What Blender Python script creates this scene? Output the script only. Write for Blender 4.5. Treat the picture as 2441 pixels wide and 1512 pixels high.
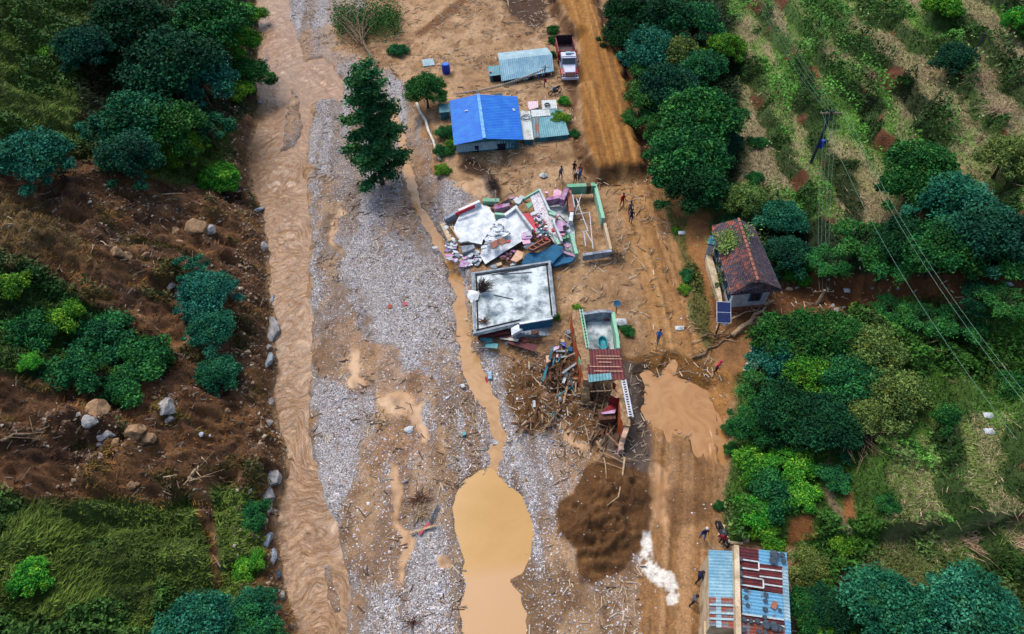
import bpy, bmesh, math, random
import numpy as np
from mathutils import Vector, Matrix
random.seed(7)
sc = bpy.context.scene
for o in list(bpy.data.objects): bpy.data.objects.remove(o)
COL = sc.collection
R = math.radians

# ------------------------------------------------------------------ camera, sky, sun, exposure
CAMZ, TH = 46.0, R(40.3)
cd = bpy.data.cameras.new('camera'); cam = bpy.data.objects.new('camera', cd); COL.objects.link(cam)
cd.sensor_width = 36; cd.lens = 24; cd.clip_end = 6000; cd.clip_start = 0.5
cam.location = (0, 0, CAMZ); cam.rotation_euler = (TH, 0, 0)
sc.camera = cam
SUN_EL, SUN_AZ = R(58), R(-35)          # azimuth measured clockwise from +Y
w = bpy.data.worlds.new("World"); sc.world = w; w.use_nodes = True
nt = w.node_tree; nt.nodes.clear()
wo = nt.nodes.new('ShaderNodeOutputWorld'); bg = nt.nodes.new('ShaderNodeBackground')
sk = nt.nodes.new('ShaderNodeTexSky'); sk.sky_type = 'NISHITA'; sk.sun_disc = False
sk.sun_elevation = SUN_EL; sk.sun_rotation = SUN_AZ; sk.air_density = 1.0; sk.dust_density = 3.0; sk.ozone_density = 1.0
bg.inputs['Strength'].default_value = 0.15
nt.links.new(sk.outputs[0], bg.inputs[0]); nt.links.new(bg.outputs[0], wo.inputs[0])
sl = bpy.data.lights.new('sun', 'SUN'); sl.energy = 1.35; sl.angle = R(22); sl.color = (1, .95, .88)
so = bpy.data.objects.new('sun', sl); COL.objects.link(so)
sdir = Vector((math.sin(SUN_AZ)*math.cos(SUN_EL), math.cos(SUN_AZ)*math.cos(SUN_EL), math.sin(SUN_EL)))
so.rotation_euler = (-sdir).to_track_quat('-Z', 'Y').to_euler(); so.location = (0, 40, 80)
sc.view_settings.view_transform = 'Standard'; sc.view_settings.look = 'None'
sc.view_settings.gamma = 1; sc.view_settings.exposure = 1.15

# ------------------------------------------------------------------ picture <-> place
F = 24/36*2441.0
sT, cT = math.sin(TH), math.cos(TH)
def proj(x, y, z):
    dz = z - CAMZ; dep = y*sT - dz*cT; up = y*cT + dz*sT
    return 1220.5 + F*x/dep, 756.0 - F*up/dep
def ray(u, v):
    a = (u-1220.5)/F; b = -(v-756.0)/F
    return a, sT + b*cT, -cT + b*sT
def at(u, v, z=0.0):
    dx, dy, dz = ray(u, v); t = (z-CAMZ)/dz
    return Vector((dx*t, dy*t, z))
K = 1.0487
def A(x, y): return ((960+x/3.15)/K, (y/3.15)/K)
def B(x, y): return ((1060+x/3.78)/K, (420+y/3.78)/K)
def Cc(x, y): return ((1140+x/3.6)/K, (740+y/3.6)/K)
def D(x, y): return ((1600+x/3.15)/K, (480+y/3.15)/K)
def E(x, y): return ((1600+x/4.882)/K, (1280+y/4.882)/K)
def Q(x, y): return ((640+x/2.303)/K, (1050+y/2.303)/K)
def S(x, y): return ((1700+x/2.838)/K, (560+y/2.838)/K)
def T(x, y): return ((1700+x/2.838)/K, (1060+y/2.838)/K)

# ------------------------------------------------------------------ noise
_tab = {}
def vn(x, y, seed=0):
    if seed not in _tab: _tab[seed] = np.random.RandomState(seed+11).rand(256, 256)
    t = _tab[seed]; x = np.asarray(x, float); y = np.asarray(y, float)
    xi = np.floor(x).astype(int); yi = np.floor(y).astype(int); fx = x-xi; fy = y-yi
    fx = fx*fx*(3-2*fx); fy = fy*fy*(3-2*fy)
    a = t[xi & 255, yi & 255]; b = t[(xi+1) & 255, yi & 255]; c = t[xi & 255, (yi+1) & 255]; d = t[(xi+1) & 255, (yi+1) & 255]
    return a*(1-fx)*(1-fy) + b*fx*(1-fy) + c*(1-fx)*fy + d*fx*fy
def fbm(x, y, o=4, seed=0):
    s = 0; a = .5; n = 0
    for i in range(o):
        s = s + a*vn(np.asarray(x)*2**i + 17*i, np.asarray(y)*2**i + 31*i, seed+i); n += a; a *= .5
    return s/n
def sstep(a, b, x):
    t = np.clip((x-a)/(b-a), 0, 1); return t*t*(3-2*t)
def sdist(px, py, poly):                 # signed distance to a polygon, positive inside
    p = np.array(poly, float); n = len(p)
    d = np.full(px.shape, 1e18); ins = np.zeros(px.shape, bool)
    for i in range(n):
        ax, ay = p[i]; bx, by = p[(i+1) % n]
        ex, ey = bx-ax, by-ay; wx = px-ax; wy = py-ay
        t = np.clip((wx*ex+wy*ey)/(ex*ex+ey*ey+1e-12), 0, 1)
        d = np.minimum(d, (wx-ex*t)**2+(wy-ey*t)**2)
        c = ((ay > py) != (by > py))
        with np.errstate(divide='ignore', invalid='ignore'):
            xx = (bx-ax)*(py-ay)/(by-ay)+ax
        ins ^= c & (px < xx)
    d = np.sqrt(d); return np.where(ins, d, -d)
def ldist(px, py, pts):
    d = np.full(px.shape, 1e18); p = np.array(pts, float)
    for i in range(len(p)-1):
        ax, ay = p[i]; bx, by = p[i+1]; ex, ey = bx-ax, by-ay; wx = px-ax; wy = py-ay
        t = np.clip((wx*ex+wy*ey)/(ex*ex+ey*ey+1e-12), 0, 1)
        d = np.minimum(d, (wx-ex*t)**2+(wy-ey*t)**2)
    return np.sqrt(d)
def wpoly(pts, z): return [at(u, v, z)[:2] for u, v in pts]

# ------------------------------------------------------------------ outlines read off the photograph
RL = [(606,-40),(606,0),(616,100),(606,140),(606,200),(622,255),(602,320),(594,360),(600,440),(622,500),(635,560),(645,640),(642,700),(655,760),(652,860),(652,960),(668,1040),(674,1090),(684,1130),(664,1170),(652,1260),(655,1330),(672,1400),(697,1470),(708,1512),(730,1600)]
RR = [(684,-40),(684,0),(697,60),(722,135),(722,160),(700,185),(692,230),(690,300),(686,345),(712,368),(722,380),(728,430),(735,500),(738,600),(733,700),(742,760),(740,850),(733,920),(738,1000),(744,1090),(765,1150),(790,1230),(815,1280),(828,1400),(828,1512),(828,1600)]
POOL = [(712,152),(740,142),(772,140),(800,175),(818,205),(810,240),(772,232),(742,248),(738,290),(733,340),(728,395),(700,380),(698,358),(718,330),(724,290),(712,250),(700,215),(702,180)]
STREAM = [(940,250),(955,330),(962,390),(975,430),(995,490),(1020,540),(1050,580),(1075,620),(1092,680),(1100,760),(1108,830),(1125,885),(1150,935),(1175,985),(1190,1040),(1183,1090),(1165,1140)]
POND = [Q(*p) for p in [(1340,285),(1390,320),(1450,380),(1530,450),(1565,560),(1582,640),(1560,760),(1520,870),(1430,925),(1495,990),(1540,1100),(1530,1300),(1200,1300),(1180,1080),(1210,960),(1215,860),(1222,800),(1190,720),(1152,600),(1145,500),(1180,400),(1200,340),(1270,310)]]
PUDDLE = [(1540,885),(1565,905),(1590,900),(1600,860),(1612,905),(1640,915),(1682,935),(1700,990),(1706,1060),(1706,1110),(1690,1085),(1665,1045),(1610,1035),(1580,1005),(1558,1025),(1540,990),(1548,940)]
EMB = [(1322,-60),(1332,0),(1372,60),(1386,120),(1383,200),(1395,330),(1428,398),(1532,388),(1524,340),(1512,300),(1492,190),(1470,120),(1428,40),(1405,-60)]
RH = [(1436,-60),(1455,30),(1500,180),(1558,330),(1575,420),(1590,520),(1610,600),(1640,760),(1690,850),(1745,885),(1748,1000),(1722,1100),(1712,1200),(1722,1290),(1900,1300),(1905,1512),(1910,1600)]
MOUND = [(1395,1110),(1440,1092),(1500,1095),(1545,1120),(1560,1180),(1550,1240),(1535,1290),(1505,1340),(1470,1375),(1410,1395),(1375,1370),(1368,1310),(1325,1275),(1318,1235),(1335,1200),(1372,1175),(1380,1140)]
DEBRIS = [(1205,880),(1270,850),(1330,830),(1390,850),(1410,960),(1430,1020),(1425,1080),(1340,1000),(1300,1040),(1240,1030),(1205,960)]
DARKWET = [(1480,860),(1540,860),(1560,900),(1540,960),(1545,1020),(1560,1080),(1545,1130),(1480,1110),(1420,1060),(1440,1000)]

RL = [(u+(9 if v > 1000 else 4), v) for u, v in RL]; RR = [(u-(7 if v > 1100 else 2), v) for u, v in RR]
# ------------------------------------------------------------------ height field
xs = np.concatenate([[-3000,-1500,-700,-350,-200,-140,-110], np.arange(-90,-50,.3), np.arange(-50,42,.15), np.arange(42,90.1,.3), [110,140,200,350,700,1500,3000]])
ys = [-3000,-1500,-700,-300,-150,-70,-30,-10,0,4]; yy = 7.0
while yy < 122: ys.append(yy); yy += .12 + .0016*yy
ys = np.array(ys+[128,140,165,220,350,700,1500,3000])
GX, GY = np.meshgrid(xs, ys)             # shape (ny, nx)
def edge_x(pts, z):
    w_ = [at(u, v, z) for u, v in pts]; w_.sort(key=lambda p: p.y)
    return np.array([p.y for p in w_]), np.array([p.x for p in w_])
_yl, _xl = edge_x(RL, 0); _yr, _xr = edge_x(RR, 0); _yh, _xh = edge_x(RH, 1.3); _ys, _xs = edge_x(STREAM, .3)
def rx(ya, xa, Y): return np.interp(Y, ya, xa)
jit = (fbm(GX*.5, GY*.5, 3, 3)-.5)*1.1
XL = rx(_yl, _xl, GY); XR = rx(_yr, _xr, GY); XH = rx(_yh, _xh, GY); XS = rx(_ys, _xs, GY)
dL = XL - GX + jit*.9; dR = GX - XH + jit*1.2
wR = [p for p in wpoly(RL, 0)] + [p for p in wpoly(RR, 0)][::-1]
WX = GX + (fbm(GX*.9, GY*.9, 3, 5)-.5)*.9; WY = GY + (fbm(GX*.9, GY*.9, 3, 6)-.5)*.9
sR = np.maximum(sdist(WX, WY, wR), sdist(WX, WY, wpoly(POOL, 0)))
ISL = [(700,212),(714,250),(719,310),(706,345),(672,367),(679,300),(684,240)]
ISL2 = [(632,115),(641,150),(636,195),(626,150)]
ISL3 = [(764,1350),(782,1352),(797,1400),(805,1465),(790,1462),(772,1400)]
sR = np.minimum(sR, -np.maximum(sdist(WX, WY, wpoly(ISL, 0)), np.maximum(sdist(WX, WY, wpoly(ISL2, 0)), sdist(WX, WY, wpoly(ISL3, 0))))-.1)
sS = .34 - ldist(WX, WY, wpoly(STREAM, .3)) + .35*np.exp(-((GY-at(1120,890,.3).y)/3)**2)
sP = sdist(GX + (WX-GX)*.6, GY+(WY-GY)*.6, wpoly(POND, .3)) - .25
sU = sdist(WX, WY, wpoly(PUDDLE, .8)) + (fbm(GX*1.6, GY*.12, 3, 59)-.5)*2.6*sstep(at(1600,960,.8).y, at(1600,1040,.8).y, GY)
n1 = fbm(GX*.12, GY*.12, 4, 20); n2 = fbm(GX*.5, GY*.5, 4, 30); n3 = fbm(GX*2.2, GY*2.2, 3, 40)
# valley floor
terr = sstep(.8, 4.5, GX-XS)*sstep(26, 40, GY)*1.05
low = sstep(at(1400,1000,.8).x-2, at(1480,1000,.8).x, GX)*(1-sstep(26, 40, GY))*.55
Hh = .35 + terr + low + (n1-.5)*.35 + (n2-.5)*.22 + (n3-.5)*.15
# raised fill road
sE = sdist(WX, WY, wpoly(EMB, 3.0))
_cy, _cx = edge_x([(1370,-60),(1385,0),(1440,200),(1468,300),(1492,400),(1535,520),(1595,700),(1632,850),(1642,1000),(1640,1200),(1632,1400),(1628,1600)], 1.8)
RU = GX - rx(_cy, _cx, GY)                # metres left or right of the wheel tracks
ridge = (.6*fbm(RU*2.6, GY*.07, 3, 50)+.4*fbm(RU*6+.8*np.sin(GY*.2), GY*.14, 2, 52))-.5
Hh = np.where(sE > -2.2, Hh + (3.0-1.35)*sstep(-1.1, .45, sE+(n2-.5)*.9) + ridge*.42*sstep(0, .8, sE), Hh)
# wheel ruts on the lower road
LOWROAD = [(1548,1020),(1690,1080),(1715,1150),(1700,1290),(1685,1600),(1520,1600),(1530,1400),(1560,1200)]
sLR = sdist(WX, WY, wpoly(LOWROAD, .9))
rut = (.6*fbm(RU*2.2, GY*.06, 3, 55)+.4*fbm(RU*5.5, GY*.12, 2, 58))-.5
Hh += rut*.4*sstep(-.5, .8, sLR)
# heaps
sM = sdist(WX, WY, wpoly(MOUND, 1.3))
n4 = np.abs(fbm(GX*1.1, GY*1.1, 4, 44)-.5)*2
Hh += sstep(-.3, 2.5, sM)*(1.4 + (n2-.5)*2.2 - n4*1.6) + sstep(-.3, .5, sM)*(n3-.5)*.6
sDb = sdist(WX, WY, wpoly(DEBRIS, 1.0))
Hh += sstep(-.3, 1.8, sDb)*(.5 + (n2-.5)*1.3 - n4*.9 + (n3-.5)*.6)
# hills either side
cl = sstep(0, 1.3, dL)
left = cl*(1.9 + (n2-.5)*1.6) + np.clip(dL-1, 0, None)*.52 + cl*(fbm(GX*.22, GY*.22, 4, 60)-.5)*np.clip(dL*.3, 0, 3.2) + cl*(n2-.5)*1.5 + cl*(n3-.5)*.45 - cl*np.abs(fbm(GX*.5, GY*.9, 4, 62)-.5)*2.2
left = np.where(left > 28, 28 + (left-28)*.1, left)
Hh = np.where(dL > 0, .15*(1-cl) + left, Hh)
dr = np.clip(dR, 0, None)
rs = .14*np.minimum(dr, 7) + .40*np.clip(dr-7, 0, None) + (fbm(GX*.1, GY*.1, 4, 70)-.5)*np.clip(dr*.2, 0, 3)
st = 1.5; q = rs/st + (fbm(GX*.13, GY*.05, 3, 77)-.5)*1.6; fr = q-np.floor(q)
tz = st*(np.floor(q) + sstep(.62, .95, fr)*1.0 + .1*fr - (q - rs/st))
mixT = sstep(6, 12, dr)
rs = rs*(1-mixT) + tz*mixT
rs = np.where(rs > 30, 30 + (rs-30)*.1, rs) + (n2-.5)*.3*sstep(0, 4, dr) + (n3-.5)*.12
GUL = [at(1850,700,2.2)[:2], at(2000,700,3.5)[:2], at(2200,690,7)[:2], at(2441,690,12)[:2], at(2700,680,16)[:2]]
gd = ldist(WX, WY, GUL)
rs -= 2.4*np.exp(-(gd/2.2)**2)*sstep(6, 14, dr)
Hh = np.where(dR > 0, Hh*(1-sstep(0, 1.5, dR)) + sstep(0, 1.5, dR)*(1.5+rs), Hh)
# levelled building plots
def pad(pts, z, soft=1.5):
    global Hh
    s = sdist(GX, GY, wpoly(pts, z)); k = sstep(-soft, .3, s); Hh = Hh*(1-k) + (z + (n3-.5)*.06)*k
pad([(1690,530),(1800,520),(1900,640),(1900,760),(1760,790),(1690,740)], 2.2, 3)
pad([(1690,790),(1830,770),(1870,850),(1800,910),(1720,880)], 1.6, 2)
pad([(1060,240),(1370,240),(1370,360),(1070,375)], 1.72)
pad([(1160,110),(1380,100),(1390,210),(1170,215)], 1.45)
pad([(1120,650),(1330,620),(1340,800),(1130,820)], .9)
pad([(1690,1300),(1890,1310),(1900,1600),(1690,1600)], 1.0, 2)
pad([(1060,480),(1470,440),(1480,640),(1080,650)], 1.2)
# water beds
Hh = np.where((dL < .1), np.where(sR > -.6, np.minimum(Hh, .3 - .75*sstep(-.6, .5, sR)), Hh), Hh)
Hh = np.where(sS > -.5, np.minimum(Hh, .55-.6*sstep(-.5, .25, sS)), Hh)
Hh = np.where(sP > -.8, np.minimum(Hh, .5-.75*sstep(-.8, .3, sP)), Hh)
Hh = np.where(sU > -.8, np.minimum(Hh, .95-.45*sstep(-.8, .2, sU)), Hh)

def ht(x, y, arr=None):
    a = Hh if arr is None else arr
    x = np.asarray(x, float); y = np.asarray(y, float)
    i = np.clip(np.searchsorted(xs, x)-1, 0, len(xs)-2); j = np.clip(np.searchsorted(ys, y)-1, 0, len(ys)-2)
    fx = np.clip((x-xs[i])/(xs[i+1]-xs[i]), 0, 1); fy = np.clip((y-ys[j])/(ys[j+1]-ys[j]), 0, 1)
    return a[j,i]*(1-fx)*(1-fy)+a[j,i+1]*fx*(1-fy)+a[j+1,i]*(1-fx)*fy+a[j+1,i+1]*fx*fy
def on(u, v, dz=0.0):                    # the point of the ground seen at (u, v)
    dx, dy, dz_ = ray(u, v); zs = np.arange(34, -1, -.05)
    t = (zs-CAMZ)/dz_; h = ht(dx*t, dy*t)
    k = int(np.argmax(zs <= h)); p = Vector((dx*t[k], dy*t[k], zs[k])); p.z += dz
    return p

# ------------------------------------------------------------------ ground cover read as zones
U, V = proj(GX, GY, Hh)
wu = (fbm(GX*.6, GY*.6, 4, 80)-.5); wv = (fbm(GX*.6, GY*.6, 4, 90)-.5)
def lin(c): c = np.array(c, float)/255; return np.where(c < .04045, c/12.92, ((c+.055)/1.055)**2.4)
ALB = .62
def C3(r, g, b): return lin((r, g, b))*ALB
col = np.zeros(GX.shape+(3,)); col[:] = C3(172,134,94)
grv = np.zeros(GX.shape); wet = np.zeros(GX.shape); grs = np.zeros(GX.shape); strw = np.zeros(GX.shape)
def paint(poly, c, soft=10, amp=40, g=None, wt=None, gs=None, stw=None, k=1.0, m=None):
    global col, grv, wet, grs, strw
    s = m if m is not None else sdist(U+wu*amp, V+wv*amp, poly)
    a = sstep(-soft, soft, s)*k
    if c is not None: col = col*(1-a[..., None]) + np.array(c)*a[..., None]
    if g is not None: grv = grv*(1-a)+g*a
    if wt is not None: wet = wet*(1-a)+wt*a
    if gs is not None: grs = grs*(1-a)+gs*a
    if stw is not None: strw = strw*(1-a)+stw*a
BIG = 4000
tan = C3(176,140,100); tan2 = C3(146,108,70); dirt = C3(112,78,44); dark = C3(72,48,28); grey = C3(218,211,206); wetmud = C3(190,144,98); pale = C3(252,242,228)
# gravel bars
paint([(684,-60),(870,-60),(860,60),(790,60),(790,120),(830,140),(960,200),(1010,330),(1040,420),(1150,450),(1090,500),(1060,560),(1110,640),(1120,820),(1200,860),(1240,1020),(1330,1020),(1400,1060),(1380,1150),(1340,1200),(1330,1280),(1370,1330),(1400,1400),(1520,1330),(1520,1420),(1500,1600),(740,1600),(740,300),(700,200)], grey, 12, 50, g=1.0)
for is_ in (ISL, ISL2, [(762,1345),(785,1350),(800,1400),(808,1470),(790,1465),(770,1400)]): paint(is_, C3(176,168,166), 3, 14, g=1.0)
# muddy streaks through the gravel, running with the flood
stk = sstep(.50, .62, fbm(GX*.55+.06*GY, GY*.055+3, 3, 101)+(n2-.5)*.25)
stk2 = sstep(.54, .62, fbm(GX*.28, GY*.07, 4, 111)+(n3-.5)*.12)
valley = (sstep(0, .5, -dL)*sstep(0, .5, -dR))*grv
stk3 = sstep(.45, .62, fbm(GX*1.1+.1*GY, GY*.16, 4, 121))*.6
for s_, c_ in ((stk*.85, C3(128,102,78)), (stk2*.85, C3(176,138,100)), (stk3*.85, C3(146,122,98))):
    a = s_*valley*np.where(V > 820, 1.0, .8); col = col*(1-a[..., None]) + c_*a[..., None]; grv = grv*(1-a*.8)
paint([(745,800),(840,740),(880,800),(960,850),(1060,930),(1010,960),(1010,1060),(960,1100),(905,1100),(900,980),(830,900),(800,960),(800,1060),(740,930)], C3(172,134,98), 14, 100, g=.08, k=.85)
paint([(745,430),(820,440),(825,640),(815,800),(860,900),(750,900),(742,760),(790,700),(775,560)], C3(134,108,84), 16, 120, g=.1, k=.8)
paint([(745,880),(800,900),(830,960),(840,1180),(870,1230),(835,1260),(770,1150),(745,1040)], C3(214,208,204), 14, 60, g=1.0, k=.8)
paint([(820,560),(1040,600),(1080,700),(1095,860),(960,820),(850,720)], C3(212,206,200), 30, 110, g=1.0, k=.7)
paint([(860,1100),(1000,1100),(1010,1200),(960,1270),(960,1400),(880,1420),(820,1300),(835,1180)], C3(152,118,88), 14, 100, g=.12, k=.8)
paint([(1230,1340),(1370,1330),(1400,1400),(1480,1390),(1500,1600),(1240,1600)], C3(130,100,68), 14, 90, g=.12, k=.8)
for pl in ([(925,930),(960,925),(985,960),(1010,960),(1015,1050),(995,1050),(975,1000),(930,985)], [(890,935),(925,940),(935,962),(900,968)], [(935,1095),(960,1100),(965,1170),(950,1250),(975,1290),(965,1400),(945,1340),(938,1220)],
           [(1325,1005),(1360,1020),(1400,1060),(1400,1085),(1350,1050)], [(1260,870),(1285,855),(1290,890),(1262,905)], [(1285,930),(1312,920),(1320,955),(1290,950)],
           [(800,480),(822,500),(800,600),(790,590)],[(835,820),(860,830),(870,930),(845,930)],[(1050,1330),(1080,1320),(1090,1345),(1055,1350)],
           [(1080,440),(1160,420),(1180,470),(1110,455)], [(1560,1100),(1590,1120),(1590,1280),(1560,1240)]):
    paint(pl, C3(176,136,94), 4, 50, g=0, wt=.85)
# mud plain
paint([(985,-60),(1330,-60),(1400,100),(1400,330),(1440,420),(1590,430),(1650,600),(1700,860),(1530,860),(1500,760),(1320,740),(1340,620),(1200,480),(1090,420),(1070,370),(1060,240),(1000,120)], tan, 10, 40, g=0)
stm = sstep(.46, .66, fbm(GX*.3, GY*.3, 4, 131)); vm = sstep(0, .5, -dL)*sstep(-.5, .5, -dR)*(1-grv)
col = col*(1-(stm*vm*.55)[..., None]) + tan2*(stm*vm*.55)[..., None]
blot = sstep(.56, .66, fbm(GX*1.1, GY*1.1, 4, 141)); a = blot*vm*.6; col = col*(1-a[..., None]) + C3(122,88,56)*a[..., None]
a = sstep(.5, .68, fbm(GX*.6+5, GY*.45, 4, 145))*vm*.6; col = col*(1-a[..., None]) + C3(204,168,128)*a[..., None]
paint([(1195,-60),(1310,-60),(1300,60),(1270,75),(1235,50),(1205,10)], dark*1.2, 8, 25)
paint([(985,75),(1060,20),(1130,-30),(1150,-20),(1050,60),(1000,90)], C3(120,80,42), 6, 16)
paint([(1110,375),(1165,395),(1190,440),(1200,480),(1170,475),(1150,430),(1090,400)], dark, 6, 14)
# raised road
ste = sstep(.46, .6, ridge+.5)
paint(EMB, C3(160,108,44), 4, 6, g=0)
a = sstep(0, .6, sE)*ste*.5; col = col*(1-a[..., None]) + C3(196,146,80)*a[..., None]
a = sstep(0, .6, sE)*sstep(.5, .6, fbm(RU*3.1, GY*.07, 3, 151))*.6; col = col*(1-a[..., None]) + C3(116,74,30)*a[..., None]
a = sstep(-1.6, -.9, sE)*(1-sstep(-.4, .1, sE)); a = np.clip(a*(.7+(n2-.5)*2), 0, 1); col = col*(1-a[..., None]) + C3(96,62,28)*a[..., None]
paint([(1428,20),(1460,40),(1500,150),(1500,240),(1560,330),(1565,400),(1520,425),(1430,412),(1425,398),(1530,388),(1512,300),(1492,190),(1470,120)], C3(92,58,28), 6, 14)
# lower road
TRK = [(1455,420),(1590,425),(1625,600),(1690,850),(1600,860),(1545,850),(1530,720),(1500,560)]
paint(TRK, C3(172,124,70), 14, 30, g=0, k=.8)
sTK = sdist(WX, WY, wpoly(TRK, 1.3)); rk = fbm(RU*2.4, GY*.07, 3, 155)
a = sstep(-.3, .6, sTK)*sstep(.52, .66, rk)*.6; col = col*(1-a[..., None]) + C3(122,82,42)*a[..., None]
a = sstep(-.3, .6, sTK)*sstep(.5, .62, fbm(RU*2.6+7, GY*.07, 3, 156))*.45; col = col*(1-a[..., None]) + C3(206,160,106)*a[..., None]
paint([(1530,1000),(1600,1030),(1700,1100),(1715,1180),(1690,1300),(1690,1600),(1510,1600),(1530,1330),(1560,1230),(1560,1100)], C3(166,122,76), 10, 24, g=0)
a = sstep(-.2, .6, sLR)*sstep(.48, .6, rut+.5)*.75; col = col*(1-a[..., None]) + C3(112,78,44)*a[..., None]
a = sstep(-.2, .6, sLR)*sstep(.5, .6, fbm(RU*2.4+9, GY*.07, 3, 57))*.5; col = col*(1-a[..., None]) + C3(200,158,114)*a[..., None]
paint([(1600,1060),(1650,1050),(1700,1130),(1700,1220),(1640,1260),(1600,1240),(1610,1150)], C3(140,102,64), 16, 60, k=.5)
paint([(1590,1170),(1700,1160),(1700,1200),(1650,1230),(1640,1300),(1600,1310)], C3(108,74,42), 16, 110, k=.5)
paint([(1700,860),(1760,880),(1745,960),(1720,1010),(1690,980),(1690,920)], C3(170,120,66), 8, 26)
paint([(1480,850),(1600,840),(1700,870),(1690,930),(1620,915),(1600,940),(1590,890),(1560,900),(1550,960),(1530,900)], C3(124,84,36), 6, 24)
paint(MOUND, C3(104,70,36), 6, 30, g=0)
a = sstep(0, 1, sM)*sstep(.3, .6, n4)*.6; col = col*(1-a[..., None]) + C3(146,108,62)*a[..., None]
paint(DEBRIS, C3(116,80,42), 8, 26, g=.1)
paint(DARKWET, C3(70,52,38), 8, 24, g=.0, wt=.7)
paint([(1528,1268),(1545,1272),(1545,1330),(1572,1350),(1600,1368),(1616,1400),(1612,1440),(1590,1452),(1578,1420),(1560,1395),(1540,1372),(1526,1350),(1524,1300)], pale, 1.5, 44)
WP = sdist(U+wu*30, V+wv*30, [(1528,1268),(1545,1272),(1545,1330),(1572,1350),(1600,1368),(1616,1400),(1612,1440),(1590,1452),(1540,1372),(1526,1350)])
a = sstep(-4, 4, WP)*sstep(.6, .66, fbm(GX*2.2, GY*2.2, 4, 471)); col = col*(1-a[..., None]) + C3(150,112,70)*a[..., None]
paint(PUDDLE, C3(172,126,78), 4, 8, wt=1)
# left hillside
LH = sstep(-.1, .5, dL)
def left_only(poly, c, soft, amp, **kw):
    s = sdist(U+wu*amp, V+wv*amp, poly); s = np.minimum(s, (dL-.3)*20); paint(None, c, soft=soft, m=s, **kw)
left_only([(-2e4,-2e4),(2e4,-2e4),(2e4,2e4),(-2e4,2e4)], C3(108,74,46), 3, 0, g=0, gs=0.08)
left_only([(-9e3,-9e3),(640,-9e3),(610,260),(560,290),(560,430),(420,440),(200,370),(-60,380),(-9e3,380)], C3(84,104,44), 12, 60, gs=1)
left_only([(300,-900),(640,-900),(612,260),(300,420),(180,300)], C3(34,52,26), 20, 60, gs=.7)
left_only([(-900,600),(-20,600),(100,640),(240,740),(420,860),(430,930),(300,960),(150,900),(-60,890)], C3(50,76,32), 12, 50, gs=1)
left_only([(-900,1190),(60,1190),(220,1170),(380,1210),(470,1180),(620,1130),(620,1400),(660,1600),(-900,1600)], C3(84,104,48), 16, 70, gs=1)
left_only([(445,1150),(490,1150),(520,1300),(525,1400),(508,1400),(500,1300),(470,1230)], C3(150,108,62), 4, 14, gs=0)
left_only([(0,450),(200,560),(240,640),(100,640),(-60,600),(-60,440)], C3(116,92,56), 20, 60, gs=.35)
left_only([(-60,900),(640,880),(640,1150),(400,1170),(-60,1180)], C3(104,70,42), 16, 60, gs=.08)
a = LH*(1-grs)*sstep(.52, .64, fbm(GX*.35, GY*.9, 4, 161)); col = col*(1-a[..., None]*.8) + C3(138,96,56)*a[..., None]*.8
a = LH*(1-grs)*sstep(.55, .66, fbm(GX*.4, GY*1.0, 4, 171)); col = col*(1-a[..., None]*.7) + C3(50,32,20)*a[..., None]*.7
a = LH*(1-grs)*sstep(.6, .7, fbm(GX*.5, GY*.8, 4, 181)); grs = np.maximum(grs, a*.8); col = col*(1-a[..., None]*.6) + C3(84,82,44)*a[..., None]*.6
# right hillside
RHm = sstep(-.3, .6, dR)
def right_only(poly, c, soft, amp, **kw):
    s = sdist(U+wu*amp, V+wv*amp, poly); s = np.minimum(s, (dR-.2)*20); paint(None, c, soft=soft, m=s, **kw)
right_only([(-2e4,-2e4),(2e4,-2e4),(2e4,2e4),(-2e4,2e4)], C3(104,108,62), 3, 0, g=0, gs=.8)
gn = fbm(GX*.16, GY*.1, 4, 191)
right_only([(1700,-900),(9e3,-900),(9e3,560),(2000,540),(1900,520),(1820,440),(1760,480),(1760,160)], C3(148,138,94), 12, 50, gs=.5, stw=.8)
right_only([(2120,1010),(2441,960),(9e3,960),(9e3,1400),(2300,1330),(2120,1290)], C3(122,130,74), 14, 60, gs=.8, stw=.3)
a = RHm*sstep(.40, .56, fbm(GX*.35, GY*.10, 4, 201))*.85*sstep(8, 12, dr); col = col*(1-a[..., None]) + C3(98,148,54)*a[..., None]; grs = np.maximum(grs, a); strw *= (1-a*.7)
riser = sstep(.58, .66, fr)*(1-sstep(.92, 1.0, fr))*RHm*mixT
a = riser*.95; col = col*(1-a[..., None]) + (C3(60,88,34)*gn[..., None]*2.0)*a[..., None]; grs = np.maximum(grs, a); strw *= (1-a)
a = riser*sstep(.66, .72, fbm(GX*.3, GY*.3, 3, 221)); col = col*(1-a[..., None]) + C3(104,64,36)*a[..., None]; grs *= (1-a)
right_only([(1430,-90),(1720,-90),(1760,160),(1760,470),(1620,490),(1560,400),(1500,180)], C3(40,56,24), 12, 40, gs=.8, stw=0)
right_only([(1590,450),(1690,520),(1700,740),(1790,900),(1680,850),(1630,660)], C3(156,108,62), 8, 30, gs=.0, stw=0)
right_only([(1605,520),(1635,520),(1640,600),(1680,700),(1700,830),(1680,840),(1640,720),(1615,600)], C3(104,98,50), 6, 20, gs=.7)
right_only([(1690,700),(1860,690),(1980,650),(2441,630),(2441,735),(2160,720),(2050,740),(1900,800),(1830,820),(1820,900),(1700,900)], C3(118,76,42), 8, 40, gs=.0, stw=0)
right_only([(1740,560),(1960,520),(2180,560),(2480,560),(2480,640),(1950,660),(1880,640)], C3(38,56,26), 8, 30, gs=.8, stw=0)
right_only([(1690,760),(1800,770),(1830,850),(1760,890),(1690,870)], C3(160,114,70), 8, 30, gs=.0)
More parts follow.
